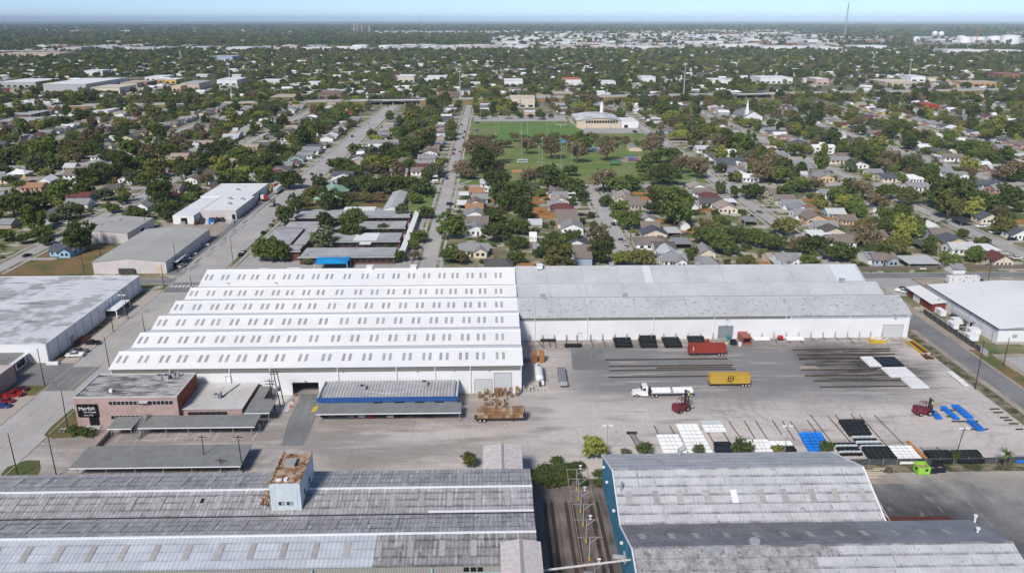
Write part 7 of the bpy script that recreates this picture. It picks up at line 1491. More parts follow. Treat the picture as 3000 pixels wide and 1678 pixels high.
for lb, k, x, y, kind, col, deg in (('white car beside the beige warehouse, nearest the crossing','b1',1830,1310,'suv','white',75),('white car second from the crossing at the beige warehouse','b1',1870,1240,'sedan','white',10),('white car third from the crossing at the beige warehouse','b1',1930,1190,'sedan','white',5),('white car farthest along the beige warehouse wall','b1',2055,1098,'sedan','white',5),
    ('white car overtaking on the avenue beside the school corner','b1',2440,1165,'sedan','white',95),('dark car on the avenue beside the school corner','b1',2420,1195,'sedan','black',93),('grey car driving on the avenue by the first school trees','b2',20,1060,'suv','grey',92),('dark car driving on the avenue farther up','b2',72,975,'sedan','black',92),('grey car on the avenue just ahead of the dark one','b2',150,900,'sedan','grey',92),
    ('dark box truck coming down the avenue by the white complex','b2',165,700,'truck','grey',-88),('black car on the first left street by the vacant lot','b1',275,1205,'sedan','black',72),('white pickup at the grey house above the vacant lot','b1',545,880,'pickup','white',2),('white pickup right of the other above the vacant lot','b1',670,880,'pickup','white',2),('white car in front of the tan gabled house','b1',1355,480,'suv','white',0),
    ('white car on the back street near the grey carport','b4',1530,1335,'sedan','white',-20),('black pickup on the back street near the grey carport','b4',1655,1330,'pickup','black',-12),('white pickup on the far right street','b4',2135,915,'pickup','white',5),('white pickup beside the round green tree on the right','b4',2275,975,'pickup','white',-3),('black car near the right edge by the slate house','b4',2455,1045,'suv','black',0),('white car low on the far right street','b4',2500,1230,'sedan','white',0),
    ('red car beside the tan gabled cream house','b3',2300,765,'suv','red',10),('grey car on the street right of the park','b3',2485,770,'sedan','grey',-50),('black car at the park corner path','b3',1725,492,'pickup','darkblue',0),('white car parked on the short park street, farther','b3',1025,855,'pickup','white',95),('dark car parked on the short park street','b3',1015,890,'sedan','black',95),('red car at the end of the short park street','b3',1095,1050,'sedan','maroon',100),
    ('silver car at the bottom of the short park street','b3',1135,1065,'sedan','silver',10),('silver car lowest on the short park street','b3',1150,1115,'sedan','silver',60),('black car in the driveway near the brown cream house','b3',705,800,'suv','black',8),('silver boat-like car by the grey hipped house','b3',965,580,'sedan','silver',0),('white pickup by the barn red annex','d4',1345,265,'pickup','white',-40),('dark blue pickup behind the white one at the annex','d4',1395,245,'pickup','darkblue',-40),
    ('black car in a driveway on the centre street','b2',1950,690,'suv','black',10),('grey car in a driveway on the centre street','b2',1945,745,'sedan','grey',6),('white car in a driveway low on the centre street','b2',2060,800,'sedan','white',5),('white car at the cream house on the second right street','b4',610,1075,'sedan','white',0),('black car in the upper driveway on the second right street','b4',620,365,'suv','black',0),('dark car at the slate-roofed cream house','b4',1770,870,'sedan','grey',-50),('silver car on the second right street','b4',500,720,'sedan','silver',5)):
    cr(lb, k, x, y, kind, col, deg)
rcar = random.Random(3); nc = {}
for i in range(110):                                      # cars farther up the streets
    x = rcar.choice([q for q in SX if -420 < q < 460]); Y = rcar.uniform(560, 1060)
    if x == 65 or abs(x) > .66*Y: continue
    s = rcar.choice((-1,1)); X = x+s*rcar.choice((2.4, 2.6, 12.5, 14)); 
    if x == -129: X = x+s*rcar.choice((2.2, 5.2))
    kind = rcar.choice(['sedan','suv','pickup','sedan']); col = rcar.choice(['white','white','black','silver','grey','red','blue','darkblue','maroon'])
    nc.setdefault((x, s), []).append((Y, X, kind, col))
for (x, s), L in nc.items():
    for i, (Y, X, kind, col) in enumerate(sorted(L)):
        far = abs(X-x) > 6
        car('%s %s %s side of the %s, %s away' % (col.replace('darkblue','dark blue'), 'pickup' if kind == 'pickup' else 'car', ('left','right')[s > 0], SX[x], ordn(i+1)), X, Y, kind, col, 0 if far else R(90*s), .08)

# ---------------------------------------------------------------- build the trees: nearest ones singly, the rest as a mass
for lbx, X, Y, wd, kd, m in ():
    pass
def in_street(X, Y): return any(abs(X-x) < (14 if x == -129 else 8) for x in SX) or any(abs(Y-y) < 5.5 for y in SY)
rt = random.Random(33)
handT = list(TREES)
fill = []
for _ in range(10600):
    Y = 345+(1120-345)*math.sqrt(rt.random()); X = rt.uniform(-.69, .69)*Y
    if in_street(X, Y) or not clear(X, Y, 1.2): continue
    near = Y < 545 and -330 < X < 340
    ds = min(abs(X-q) for q in SX)
    if ds < 31 and rt.random() > .30: continue
    if near and rt.random() > .3: continue
    wd = rt.choice((4,5,6,7,8,9,9,10,11,12,13,14)); 
    if near: wd = min(wd, 7)
    if any(abs(X-q[0])+abs(Y-q[1]) < (wd+q[2])*.36 for q in (handT if near else ())): continue
    fill.append((X, Y, wd, rt.choice(['oak','round','broad','tall','oakb','loose']), rt.choices(['dark','mid','olive','lime','brown','grey'], (4.5,4.5,3.2,2.6,1.8,1.8))[0], rt.uniform(0,6.28)))
for _ in range(150):                                      # groups of park trees round the lawns
    X, Y = rt.uniform(-20, 150), rt.choice((rt.uniform(548, 640), rt.uniform(690, 745), rt.uniform(905, 960)))
    if any(a < X < b and p < Y < q for a, b, p, q in EXCL if (a, b, p, q) not in ((-22,150,544,742),(-22,152,742,957))): continue
    if 10 < X < 118 and 575 < Y < 745: continue
    if rt.random() < .45: continue
    fill.append((X, Y, rt.uniform(7, 13), rt.choice(['oak','broad','loose','round']), rt.choices(['dark','mid','brown','olive'], (4,3,4,1))[0], rt.uniform(0,6.28)))
for X in range(-16, 112, 6):                              # belt of thin brownish trees between the ball field and the football field
    fill.insert(0, (X+rt.uniform(-2,2), rt.uniform(706, 746), rt.uniform(9, 14), rt.choice(['loose','loose','oak']), rt.choice(['brown','olive','grey']), rt.uniform(0,6.28)))
# thin the fill where crowns would pile up
grid = {}; kept = []
for q in fill:
    key = (int(q[0]//14), int(q[1]//14)); L = [g for dx in (-1,0,1) for dy in (-1,0,1) for g in grid.get((key[0]+dx, key[1]+dy), ())]
    if any(math.hypot(q[0]-g[0], q[1]-g[1]) < (q[2]+g[2])*.30 for g in L): continue
    grid.setdefault(key, []).append(q); kept.append(q)
kept.sort(key=lambda q: q[1])
soloT = handT+kept[:max(0, 300-len(handT))]; restT = kept[max(0, 300-len(handT)):]
zc_ = {}
UNIT = {'oak':9.6,'oakb':10,'round':8.6,'broad':10.8,'tall':6.8,'loose':8.8,'shrub':4.8}
for X, Y, wd, kd, m, rz in sorted(soloT, key=lambda q: q[1]):
    za, zb = zone(X, Y); zc_[(za, zb)] = zc_.get((za, zb), 0)+1
    size = 'large' if wd > 11 else ('small' if wd < 6.5 else 'medium')
    sn = lambda x: {-30:'centre street', -129:'avenue', 65:'short park street', 157:'street right of park', 255:'second right street', 351:'third right street', 447:'fourth right street', -224:'first left street', -318:'second left street', -414:'third left street'}.get(x, 'outer street')
    lab = '%s %s tree, %s nearest between the %s and %s' % (size, WORD[m], ordn(zc_[(za, zb)]), sn(za), sn(zb))
    t = thing('shade_tree', lab, 'tree', (X, Y, .03), rz, 'trees of the neighbourhood'); s = wd/UNIT[kd]; t.scale = (s, s*rt.uniform(.9,1.1), s*rt.uniform(.85,1.12))
    cr_ = obj('crown', crown_mesh(kd, m), t); obj('trunk', TRUNK[kd], t); SRC.setdefault((kd, m), cr_)
# bushes and small trees inside the yards
def bush(label, q, wd, m, kd='shrub', name='bush', hs=1.):
    t = thing(name, label, 'bush' if name == 'bush' else 'tree', (*q, .03), rt.uniform(0,6)); s = wd/UNIT[kd]; t.scale = (s, s, s*hs); o = obj('crown', crown_mesh(kd, m), t); obj('trunk', TRUNK[kd], t); return t
bush('yellow-green bush tree at the alley mouth', c('e3',690,470), 6.5, 'lime', 'round', 'young_tree'); bush('small grey-green bush behind the ladder frame', c('e3',965,440), 3.2, 'grey'); bush('dark bush beside the ladder frame', c('e3',1120,440), 4.6, 'dark', hs=1.5); bush('grey bush before the left white pipe stack', c('e3',1580,440), 3.4, 'grey', hs=1.7)
bush('round dark bush right of the black pipe stack', c('e3',1945,440), 6, 'dark', hs=1.5); bush('dark bush before the blue pipe stack', c('e4',490,425), 4.2, 'dark', hs=1.6); bush('small olive bush before the lamp post pipe rows', c('e4',80,425), 3.6, 'olive', hs=1.2)
bush('sparse dark young tree behind the weathered warehouse', c('e2',1800,545), 4.2, 'olive', 'tall', 'young_tree', .8)
bush('dark hedge bush below the black office sign', c('e1',640,262), 4.4, 'dark'); bush('round dark bush at the office drive', c('e1',740,278), 5, 'dark', hs=.9); bush('ivy bush climbing the leaning floodlight pole', c('e4',1580,505), 2.2, 'dark', hs=3.2)
for i, (x, y, w) in enumerate(((215,620,5),(300,600,6.5),(390,590,6),(460,610,5),(250,680,5.5),(340,690,6),(430,680,5.5),(520,640,5),(560,560,5),(600,690,4.5),(740,620,4.5),(480,560,4),(745,700,4.5),(380,510,4.4))):
    bush('dark bush in the thicket at the alley end, %s from the left' % ordn(sorted([215,300,390,460,250,340,430,520,560,600,740,480,745,380]).index(x)+1), c('e3', x, y), w*.85, 'dark', hs=.85)
def palm(label, q, h):
    t = thing('palm_tree', label, 'palm tree', (*q, .05)); lpart('trunk', MB().cyl((0,0,0),(.1,0,h),.32,.2,n=8), M['bark'], t); b = MB(); rp = random.Random(int(q[0]))
    for i in range(26):
        a = rp.uniform(0, 6.28); e = rp.uniform(-.5, 1.1); L = rp.uniform(1.6, 2.3); p = Vector((.1,0,h)); d = Vector((math.cos(a)*math.cos(e), math.sin(a)*math.cos(e), math.sin(e))); n_ = d.cross(Vector((0,0,1))).normalized()*.26
        for s in range(3):
            p2 = p+d*L/3; d = (d+Vector((0,0,-.28))).normalized(); b.quad(p-n_, p+n_, p2+n_*.8, p2-n_*.8); p = p2; n_ = n_*.8
    lpart('fronds', b, LEAF['mid'], t); return t
palm('green fan palm at the bottom right fence', c('e4',1995,545), 3.8); palm('pale fan palm among the houses by the short park street', c('b3',1190,1055), 6)
# ---- mass of farther trees: points that carry copies of the trees above
def tree_mass(name, label, pts, srcs):
    V = np.array([(p[0], p[1], 0) for p in pts], dtype=np.float32); me = bpy.data.meshes.new(name); me.vertices.add(len(pts)); me.vertices.foreach_set('co', V.ravel())
    for an, tp, vals in (('rot', 'FLOAT', [p[2] for p in pts]), ('scl', 'FLOAT_VECTOR', None), ('idx', 'INT', [p[4] for p in pts])):
        at = me.attributes.new(an, tp, 'POINT')
        if tp == 'FLOAT_VECTOR': at.data.foreach_set('vector', np.array([(p[3], p[3], p[3]*p[5]) for p in pts], dtype=np.float32).ravel())
        else: at.data.foreach_set('value', np.array(vals))
    o = obj(name, me); tag(o, label, 'trees', kind='stuff')
    ng = bpy.data.node_groups.new(name, 'GeometryNodeTree'); ng.interface.new_socket('Geometry', in_out='INPUT', socket_type='NodeSocketGeometry'); ng.interface.new_socket('Geometry', in_out='OUTPUT', socket_type='NodeSocketGeometry')
    N, L = ng.nodes, ng.links; gi, go = N.new('NodeGroupInput'), N.new('NodeGroupOutput'); jn = N.new('GeometryNodeJoinGeometry'); ip = N.new('GeometryNodeInstanceOnPoints')
    for s in reversed(srcs):
        oi = N.new('GeometryNodeObjectInfo'); oi.transform_space = 'ORIGINAL'; oi.inputs['Object'].default_value = s; oi.inputs['As Instance'].default_value = True; L.new(oi.outputs['Geometry'], jn.inputs[0])
    L.new(gi.outputs[0], ip.inputs['Points']); L.new(jn.outputs[0], ip.inputs['Instance']); ip.inputs['Pick Instance'].default_value = True
    def att(nm, tp):
        a = N.new('GeometryNodeInputNamedAttribute'); a.data_type = tp; a.inputs['Name'].default_value = nm; return a.outputs[0]
    L.new(att('idx', 'INT'), ip.inputs['Instance Index']); L.new(att('scl', 'FLOAT_VECTOR'), ip.inputs['Scale'])
    cx = N.new('ShaderNodeCombineXYZ'); L.new(att('rot', 'FLOAT'), cx.inputs[2]); er = N.new('FunctionNodeEulerToRotation'); L.new(cx.outputs[0], er.inputs[0]); L.new(er.outputs[0], ip.inputs['Rotation'])
    L.new(ip.outputs[0], go.inputs[0]); md = o.modifiers.new('copies', 'NODES'); md.node_group = ng; return o
shr = [b_ for b_ in bpy.data.objects if b_.name.startswith('crown') and b_.parent and b_.parent.name.startswith('bush')][:8]
sp = []
for _ in range(5200):
    Y = 343+(800-343)*rt.random(); X = rt.uniform(-.68, .68)*Y
    if in_street(X, Y) or not clear(X, Y, .2) or rt.random() < .3: continue
    sp.append((X, Y, rt.uniform(0,6.28), rt.choice((.3,.4,.5,.6,.8,1.1)), rt.randrange(len(shr)), rt.uniform(.8,1.5)))
tree_mass('garden_shrubs', 'scattered garden shrubs and hedges between the houses', sp, shr)
skeys = [k for k in SRC if k[0] != 'shrub']; srcs = [SRC[k] for k in skeys]; print('sources', len(srcs), 'solo trees', len(soloT), 'rest', len(restT), 'houses', len(solo), len(rest))
def sidx(kd, m): return skeys.index((kd, m)) if (kd, m) in skeys else rt.choice([i for i, k in enumerate(skeys) if k[1] == m] or [0])
tree_mass('far_garden_trees', 'mass of garden trees between the farther houses', [(q[0], q[1], q[5], q[2]/UNIT[q[3]], sidx(q[3], q[4]), rt.uniform(.85,1.15)) for q in restT], srcs)
# ---------------------------------------------------------------- highway, overpass and high masts
hy = lambda X: 1124+.16*X
def oblique(name, X0, X1, half, z0, z1, m):
    mb = MB(); a, b = (X0, hy(X0)), (X1, hy(X1)); mb.add([(a[0],a[1]-half-z1*1.5,z0),(b[0],b[1]-half-z1*1.5,z0),(b[0],b[1]-half,z1),(a[0],a[1]-half,z1),(a[0],a[1]+half,z1),(b[0],b[1]+half,z1),(b[0],b[1]+half+z1*1.5,z0),(a[0],a[1]+half+z1*1.5,z0)], [(0,1,2,3),(3,2,5,4),(4,5,6,7),(0,3,4,7),(1,6,5,2)]); return struct(name, mb, m)
for a, b in ((-900,-166),(-96,330),(400,1100)):
    oblique('embankment', a, b, 17, 0, 5.2, M['lotgrass']); mb = MB(); mb.slab((a,hy(a)-15,5.32),(b,hy(b)-15,5.32),(b,hy(b)+15,5.32),(a,hy(a)+15,5.32),.1); hwy = struct('highway', mb, M['conc_x'])
    obj('barrier', MB().slab((a,hy(a)-15.4,6.1),(b,hy(b)-15.4,6.1),(b,hy(b)-15,6.1),(a,hy(a)-15,6.1),.9).mesh('barrier', M['pale_flat']), hwy)
def overpass(label, X0, X1):
    t = thing('overpass', label, 'bridge', ((X0+X1)/2, hy((X0+X1)/2), 0)); mb = MB(); mb.slab((X0,hy(X0)-16,5.6),(X1,hy(X1)-16,5.6),(X1,hy(X1)+16,5.6),(X0,hy(X0)+16,5.6),1.3); part('deck', mb, M['dark_steel'], t)
    mb = MB(); mb.slab((X0-8,hy(X0)-16.4,7.0),(X1+8,hy(X1)-16.4,7.0),(X1+8,hy(X1)-16.02,7.0),(X0-8,hy(X0)-16.02,7.0),2.0); part('parapet', mb, M['pale_flat'], t)
    n = 5
    for i in range(n):
        x = X0+4+(X1-X0-8)*i/(n-1); part('pier', MB().box(x-.8,x+.8,hy(x)-13,hy(x)-11,0,4.3).box(x-.8,x+.8,hy(x)+11,hy(x)+13,0,4.3), M['pale_flat'], t)
overpass('concrete highway overpass crossing the wide avenue', -166, -96); overpass('concrete highway overpass on the right half-hidden by trees', 330, 400)
for nm, q, h in (('leftmost', c('a1',1755,790), 52), ('one just left of the centre', c('a2',898,775), 50), ('one right of the park', c('a3',5,740), 47), ('rightmost', c('a3',1690,700), 49)):
    t = thing('high_mast', 'tall white highway light mast, %s of four' % nm, 'light mast', (*q, 0), 0, 'highway high masts'); lpart('shaft', MB().cyl((0,0,0),(0,0,h),.55,.28,n=8), M['rim'], t); lpart('lamp_ring', MB().cyl((0,0,h-1),(0,0,h+.6),2.6,2.6,n=10), M['rim'], t)
keep(-190, -78, 1030, 1108); keep(318, 412, 1120, 1180)
# ---------------------------------------------------------------- middle-distance buildings told apart in the photo
FC = dict(white=(.74,.74,.74), cream=(.62,.55,.45), tan=(.48,.40,.32), grey=(.42,.43,.44), brick=(.30,.15,.11), orange=(.55,.30,.12), yellow=(.62,.42,.12), peach=(.60,.42,.30), brown=(.22,.15,.12), red=(.45,.05,.04), redorange=(.55,.16,.09), pink=(.55,.40,.36), lightblue=(.36,.44,.56))
FM = {}
def fmat(k):
    if k not in FM: FM[k] = mat('far %s cladding' % k, FC[k], var=.07, vs=.12)
    return FM[k]
FR = {'white':'white_roof','grey':'school_roof'}
def fb_(label, k, x0, x1, yb, hpx, d, wall, roof=None, name='commercial_building', cat='building', gable=False):
    (X0, Y), (X1, _) = c(k, x0, yb), c(k, x1, yb); h = max(3.5, min(14, hpx/cs(k, yb)*1.0)); roof = roof or wall
    t = thing(name, label, cat, ((X0+X1)/2, Y+d/2, 0)); part('wall', MB().box(X0, X1, Y, Y+d, 0, h), fmat(wall), t)
    part('roof', MB().box(X0-.4, X1+.4, Y-.4, Y+d+.4, h, h+.35), fmat(roof), t)
    n = max(2, int((X1-X0)/9)); w = (X1-X0)/n; me = MB().box(w*.22, w*.78, -.08, .05, 0, min(2.6, h*.5)).mesh('window', M['glass'])
    for i in range(n): obj('window', me, t, Vector((X0+i*w, Y, 1))-wl(t))
    keep(min(X0,X1)-5, max(X0,X1)+5, Y-(45 if hpx > 40 else 24), Y+d+5); return t
for row in '''long white warehouse with grey side wall at far left|a1 335 655 708 78 130 grey white
pale grey roofs at the left edge behind the red lot|a1 0 270 662 40 80 grey white
wide cream shop block right of the white warehouse|a1 690 905 706 42 60 cream cream
white round-cornered store with red sign band|a1 690 850 645 36 60 white white
tan low store behind the cream block|a1 905 1035 664 36 60 tan tan
small brick store left of the orange front|a1 1042 1110 656 34 45 brick grey
white roofed store above the brick one|a1 1095 1225 612 26 60 white white
orange fronted store in the commercial strip|a1 1150 1235 634 26 40 orange tan
yellow fronted store in the commercial strip|a1 1242 1330 634 30 40 yellow white
peach store right of the yellow front|a1 1300 1365 690 38 50 peach cream
tan block at the right of the commercial strip|a1 1372 1505 680 48 60 tan grey
large white store left of the leftmost mast|a1 1640 1790 648 42 60 white white
white roofs right of the leftmost mast|a1 1950 2110 642 28 50 cream white
small white block far right of the leftmost mast|a1 2305 2400 656 28 40 white white
white two-storey house block in the far left trees|a1 640 775 572 36 40 white white
blue-grey hall far left near the rail line|a1 1590 1755 468 38 80 lightblue grey
long tan depot at the far left edge|a1 0 445 440 34 110 tan tan
dark freight shed behind the tan depot|a1 0 480 404 16 60 brown grey
pink brick apartment row in the far left woods|a1 775 1050 332 20 50 pink pink
white flat school-like block at left below the woods|a1 45 390 832 46 60 grey white
brown flat roofed block at the left edge|a1 0 235 900 32 40 brown grey
brown flat roofed block nearest at the left edge|a1 0 225 950 34 35 brown grey
white gabled hall among the left gardens|a1 705 820 884 44 30 white white
tan church hall left of the leftmost mast|a1 1515 1660 802 32 30 tan tan
brown apartment block right of the leftmost mast|a1 2045 2280 782 46 45 brown tan
brown apartment block beyond the avenue trees|a1 2400 2576 752 44 45 brown brown
red fronted store beside the avenue|a2 28 105 864 30 22 red cream
blank cream building end above the park car park|a2 1275 1460 815 74 35 cream cream
brown apartments left of the centre mast|a2 735 890 762 48 45 brown brown
white store with red panels behind the park|a2 1230 1370 652 42 45 white white
bright red panel store right of the white one|a2 1285 1360 648 36 30 red red
red-orange roofed restaurant behind the park|a2 1680 1810 642 40 45 white redorange
white strip shop right of the red-orange roof|a2 1950 2070 650 30 40 white white
white shop below the red-orange roof|a2 1735 1845 668 24 40 white white
white long store left of the centre mast|a2 645 790 625 40 50 white white
cream store left of the white long store|a2 430 550 622 44 45 cream white
white tall block far right behind the gym|a2 2262 2370 632 46 40 white white
brown apartments behind the cream end wall|a2 1605 1750 752 42 40 brown tan
white marquee-like hall at the rail yard|a2 85 190 372 38 70 white white
white shop with dark opening right of the park|a3 220 340 646 40 45 white white
long white showroom right of the park|a3 585 830 632 40 60 white white
pink shop right of the long showroom|a3 1005 1100 642 42 45 pink white
tan hall with hipped roof below the rightmost mast|a3 1535 1770 652 30 70 tan cream
white office block right of the rightmost mast|a3 1720 1830 618 38 45 white white
orange-tan long store at the far right|a3 2150 2410 655 28 50 orange tan
white roof cluster nearest right of the highway|a3 1390 1640 802 38 50 white grey
small red roofed store at right|a3 1840 1935 832 34 30 red red
white long warehouse at the edge of the far industry|a3 610 930 384 38 110 white white
grey block beside the far white warehouse|a3 1005 1165 350 26 80 grey grey
low white sheds below the grey block|a3 1025 1210 384 22 80 white white
white long sheds right of centre in the far industry|a3 1290 1540 376 28 90 white white
white shed row left of the tank farm front|a3 1995 2290 410 30 90 white white
long white shed row before the tank farm|a3 2300 2576 405 22 90 white white
dark red roofs at the far right edge|a3 2420 2576 590 28 60 brick brick
pale hall below the far right lot|a3 2250 2370 760 26 40 cream cream'''.split('\n'):
    lb, sp = row.split('|'); k, x0, x1, yb, hp, d, wa, ro = sp.split(); fb_(lb, k, float(x0), float(x1), float(yb), float(hp), float(d), wa, ro)
# church with steeple and its hall
qx, qy = c('a3', 455, 940); qx2 = c('a3', 600, 940)[0]
chh = gable_hall('white church with brown roof and tall white spire', qx, qx2, qy, qy+40, 8, 14, 'white_wall', 'shingle_flat', 'church', 'y', 'church', .8)
part('steeple_base', MB().box(qx+2,qx+6,qy+1,qy+5,8,13.5), M['white_wall'], chh); part('spire', MB().add([(qx+2.4,qy+1.4,13.5),(qx+5.6,qy+1.4,13.5),(qx+5.6,qy+4.6,13.5),(qx+2.4,qy+4.6,13.5),(qx+4,qy+3,27)],[(0,1,4),(1,2,4),(2,3,4),(3,0,4),(3,2,1,0)]), M['white_trim'], chh)
windows_row(chh, qx+2, qx2-2, 8, qy-.05, 2, 5.5, gap=.5); keep(qx-4, qx2+60, qy-30, qy+60)
a, b = c('a3', 650, 950), c('a3', 990, 960); gable_hall('brown-roofed church hall right of the white church', a[0], b[0], a[1], a[1]+34, 5, 9.5, 'cream_wall', 'shingle_flat', 'church_hall', 'x', 'church', .8)
sheet('car_park', rect(qx-4, b[0]+16, qy-26, qy-2), .1, M['conc_x'])
# shopping streets and lots seen as pale ground
for k, x0, x1, y0, y1 in (('a1',560,1900,700,655),('a1',0,230,715,660),('a3',1850,2576,700,610),('a1',0,1000,444,405)):
    (X0, Y0), (X1, _), (_, Y1) = c(k, x0, y0), c(k, x1, y0), c(k, x0, y1); sheet('car_park', rect(min(X0,X1), max(X0,X1), Y0, Y1), .12, M['conc_x'])
for pts in ([('a2',1440,645),('a2',1385,545),('a2',1352,440)], [('a2',600,600),('a2',690,520),('a2',775,460)], [('a2',1012,690),('a2',1020,580)], [('a2',1032,345),('a2',1046,285)]):
    path('far_street', [c(*p) for p in pts], 16, M['conc'], .13)
rlot = random.Random(8); nrd = 0
for (k, x0, x1, y0, y1, n) in (('a1',5,115,718,680,16), ('a3',1880,2560,690,640,22), ('a1',700,1500,706,690,14)):
    for i in range(n):
        X, Y = c(k, rlot.uniform(x0, x1), rlot.uniform(y1, y0)); col = 'red' if k == 'a1' and x1 < 200 else rlot.choice(['white','white','silver','black','red','blue']); nrd += 1
        car('%s car in the far %s, %s counted' % (col, {5:'left red car lot',1880:'right car lot',700:'left shopping lot'}[x0], ordn(i+1)), X, Y, rlot.choice(['suv','pickup','truck']), col, rlot.choice((0, R(90))), .13, 'cars on far lots')
# ---------------------------------------------------------------- far industry, tanks, towers, skyline
ri = random.Random(17); mb = MB(); imats = [mat('far white roofs', (.66,.66,.66), var=.08, vs=.02), mat('far grey roofs', (.42,.42,.42), var=.1, vs=.02), mat('far tan roofs', (.50,.44,.38), var=.1, vs=.02), mat('far rust stock', (.26,.15,.10), var=.15, vs=.03)]
def scatter_boxes(k, x0, x1, y0, y1, n, wr=(35,130), mw=(5,4,2,1)):
    for _ in range(n):
        y = y0+(y1-y0)*ri.random()**.7; X, Y = c(k, ri.uniform(x0, x1), y); w = ri.uniform(*wr); d = ri.uniform(35, 120); h = ri.uniform(5, 13); mb.box(X, X+w, Y, Y+d, 0, h, ri.choices(range(4), mw)[0])
scatter_boxes('a2', 1130, 2576, 380, 285, 130); scatter_boxes('a3', -20, 1000, 375, 268, 110); scatter_boxes('a2', 1380, 2576, 285, 245, 60, (90,300)); scatter_boxes('a3', -20, 700, 268, 232, 60, (90,300), (3,3,4,2)); scatter_boxes('a2', 200, 1130, 385, 358, 34, (40,160)); scatter_boxes('a2', 250, 1250, 262, 240, 26, (80,240))
scatter_boxes('a1', 150, 2576, 392, 360, 60, (30,110)); scatter_boxes('a1', 300, 1300, 245, 200, 40, (60,200), (4,3,5,1)); scatter_boxes('a3', 1000, 1560, 330, 285, 20, (60,160)); scatter_boxes('a3', 1750, 2576, 335, 290, 24, (50,150), (3,4,1,1))
for k, y0, y1, n in (('a1',345,215,60),('a2',235,170,30),('a3',255,165,40)): scatter_boxes(k, 0, 2576, y0, y1, n, (25,90), (6,3,2,0))
tag(obj('industrial_district', mb.mesh('industrial_district', imats)), 'pale mass of far industrial roofs along the rail yards', 'buildings', kind='stuff')
sheet('rail_yard', [c('a2',1100,385),c('a3',1560,385),c('a3',1000,262),c('a2',1300,262)], .16, mat('pale rail yard gravel', (.36,.34,.325), (.27,.25,.245), s=.006, var=.12, vs=.05, streak=((.002,.06,1),.5,(.2,.16,.14),.6)))
sheet('rail_yard', [c('a2',-200,388),c('a2',1100,388),c('a2',1100,360),c('a2',-200,362)], .17, bpy.data.materials['pale rail yard gravel'])
sheet('rail_yard', [c('a3',1650,345),c('a3',2700,345),c('a3',2700,300),c('a3',1750,300)], .17, bpy.data.materials['pale rail yard gravel'])
def tank(label, k, x0, x1, yb, hpx, sphere=False):
    (X0, Y), (X1, _) = c(k, x0, yb), c(k, x1, yb); r = (X1-X0)/2; h = hpx/cs(k, yb); t = thing('storage_tank', label, 'tank', ((X0+X1)/2, Y+r, 0))
    if sphere:
        m = MB(); n = 10
        for i in range(n): a, b = math.pi*i/n-math.pi/2, math.pi*(i+1)/n-math.pi/2; m.cyl((0,0,r*1.15+r*math.sin(a)),(0,0,r*1.15+r*math.sin(b)), max(.05, r*math.cos(a)), max(.05, r*math.cos(b)), n=16, cap=False)
        lpart('shell', m, M['white_trim'], t, True); lpart('leg', MB().cyl((r*.8,0,0),(r*.8,0,r),1,n=6).cyl((-r*.8,0,0),(-r*.8,0,r),1,n=6).cyl((0,r*.8,0),(0,r*.8,r),1,n=6).cyl((0,-r*.8,0),(0,-r*.8,r),1,n=6), M['rim'], t)
    else: lpart('shell', MB().cyl((0,0,0),(0,0,h),r,n=24), M['white_trim'], t); lpart('roof', MB().cyl((0,0,h),(0,0,h*1.12),r,r*.1,n=24), M['white_roof'], t)
tank('left white spherical gas tank on the right horizon', 'a3', 1890, 1932, 283, 40, True); tank('right white spherical gas tank on the right horizon', 'a3', 1938, 1980, 285, 40, True)
for i, (x0, x1, yb, h) in enumerate(((2085,2150,318,42),(2110,2200,325,40),(2200,2305,322,36),(2330,2440,325,46),(2440,2576,332,58),(1750,1800,306,24))): tank('white cylindrical oil tank of the tank farm, %s in the row' % ordn(i+1), 'a3', x0, x1, yb, h)
def tower(label, k, x, yb, yt, w, m, lattice=False, name='tower'):
    X, Y = c(k, x, yb); h = (yb-yt)/cs(k, yb); w = w/cs(k, yb); t = thing(name, label, 'tower', (X, Y, 0))
    if lattice:
        g = MB(); r = w/2
        for sx in (-1,1):
            for sy in (-1,1): g.cyl((sx*r,sy*r,0),(sx*r*.5,sy*r*.5,h), r*.22, n=4)
        for i in range(12): z = h*i/12; z2 = h*(i+1)/12; g.cyl((-r,-r,z),(r*.9,-r*.9,z2), r*.12, n=3).cyl((r,-r,z),(-r*.9,-r*.9,z2), r*.12, n=3)
        lpart('lattice', g, m, t); lpart('antenna', MB().cyl((0,0,h),(0,0,h*1.05), r*.15, n=5), m, t)
    else: lpart('shaft', MB().box(-w/2,w/2,-w/2,w/2,0,h), m, t); lpart('cap', MB().box(-w*.4,w*.4,-w*.4,w*.4,h,h*1.06), m, t)
tower('tall thin radio mast rising above the right horizon', 'a3', 1222, 282, 42, 9, M['hvac'], True, 'radio_mast'); tower('shorter radio mast left of the tall one', 'a3', 1076, 320, 250, 8, M['hvac'], True, 'radio_mast'); tower('red and white stack in the tank farm', 'a3', 2212, 345, 225, 8, fmat('redorange'), True, 'flare_stack'); tower('slim mast right of the tall radio mast', 'a3', 1492, 352, 268, 6, M['hvac'], True, 'radio_mast'); tower('thin lattice tower above the right trees', 'a3', 1852, 385, 320, 6, M['hvac'], True, 'radio_mast')
tower('brown twin tower frame on the left horizon, left shaft', 'a2', 98, 252, 190, 7, fmat('tan')); tower('brown twin tower frame on the left horizon, right shaft', 'a2', 122, 252, 190, 6, fmat('tan')); tower('slim silo tower right of the brown frame', 'a2', 158, 258, 195, 6, fmat('tan')); tower('slim crane tower at the far plant', 'a2', 213, 258, 198, 6, fmat('tan')); tower('left power pylon over the far rail line', 'a1', 1368, 465, 385, 14, M['hvac'], True, 'power_pylon')
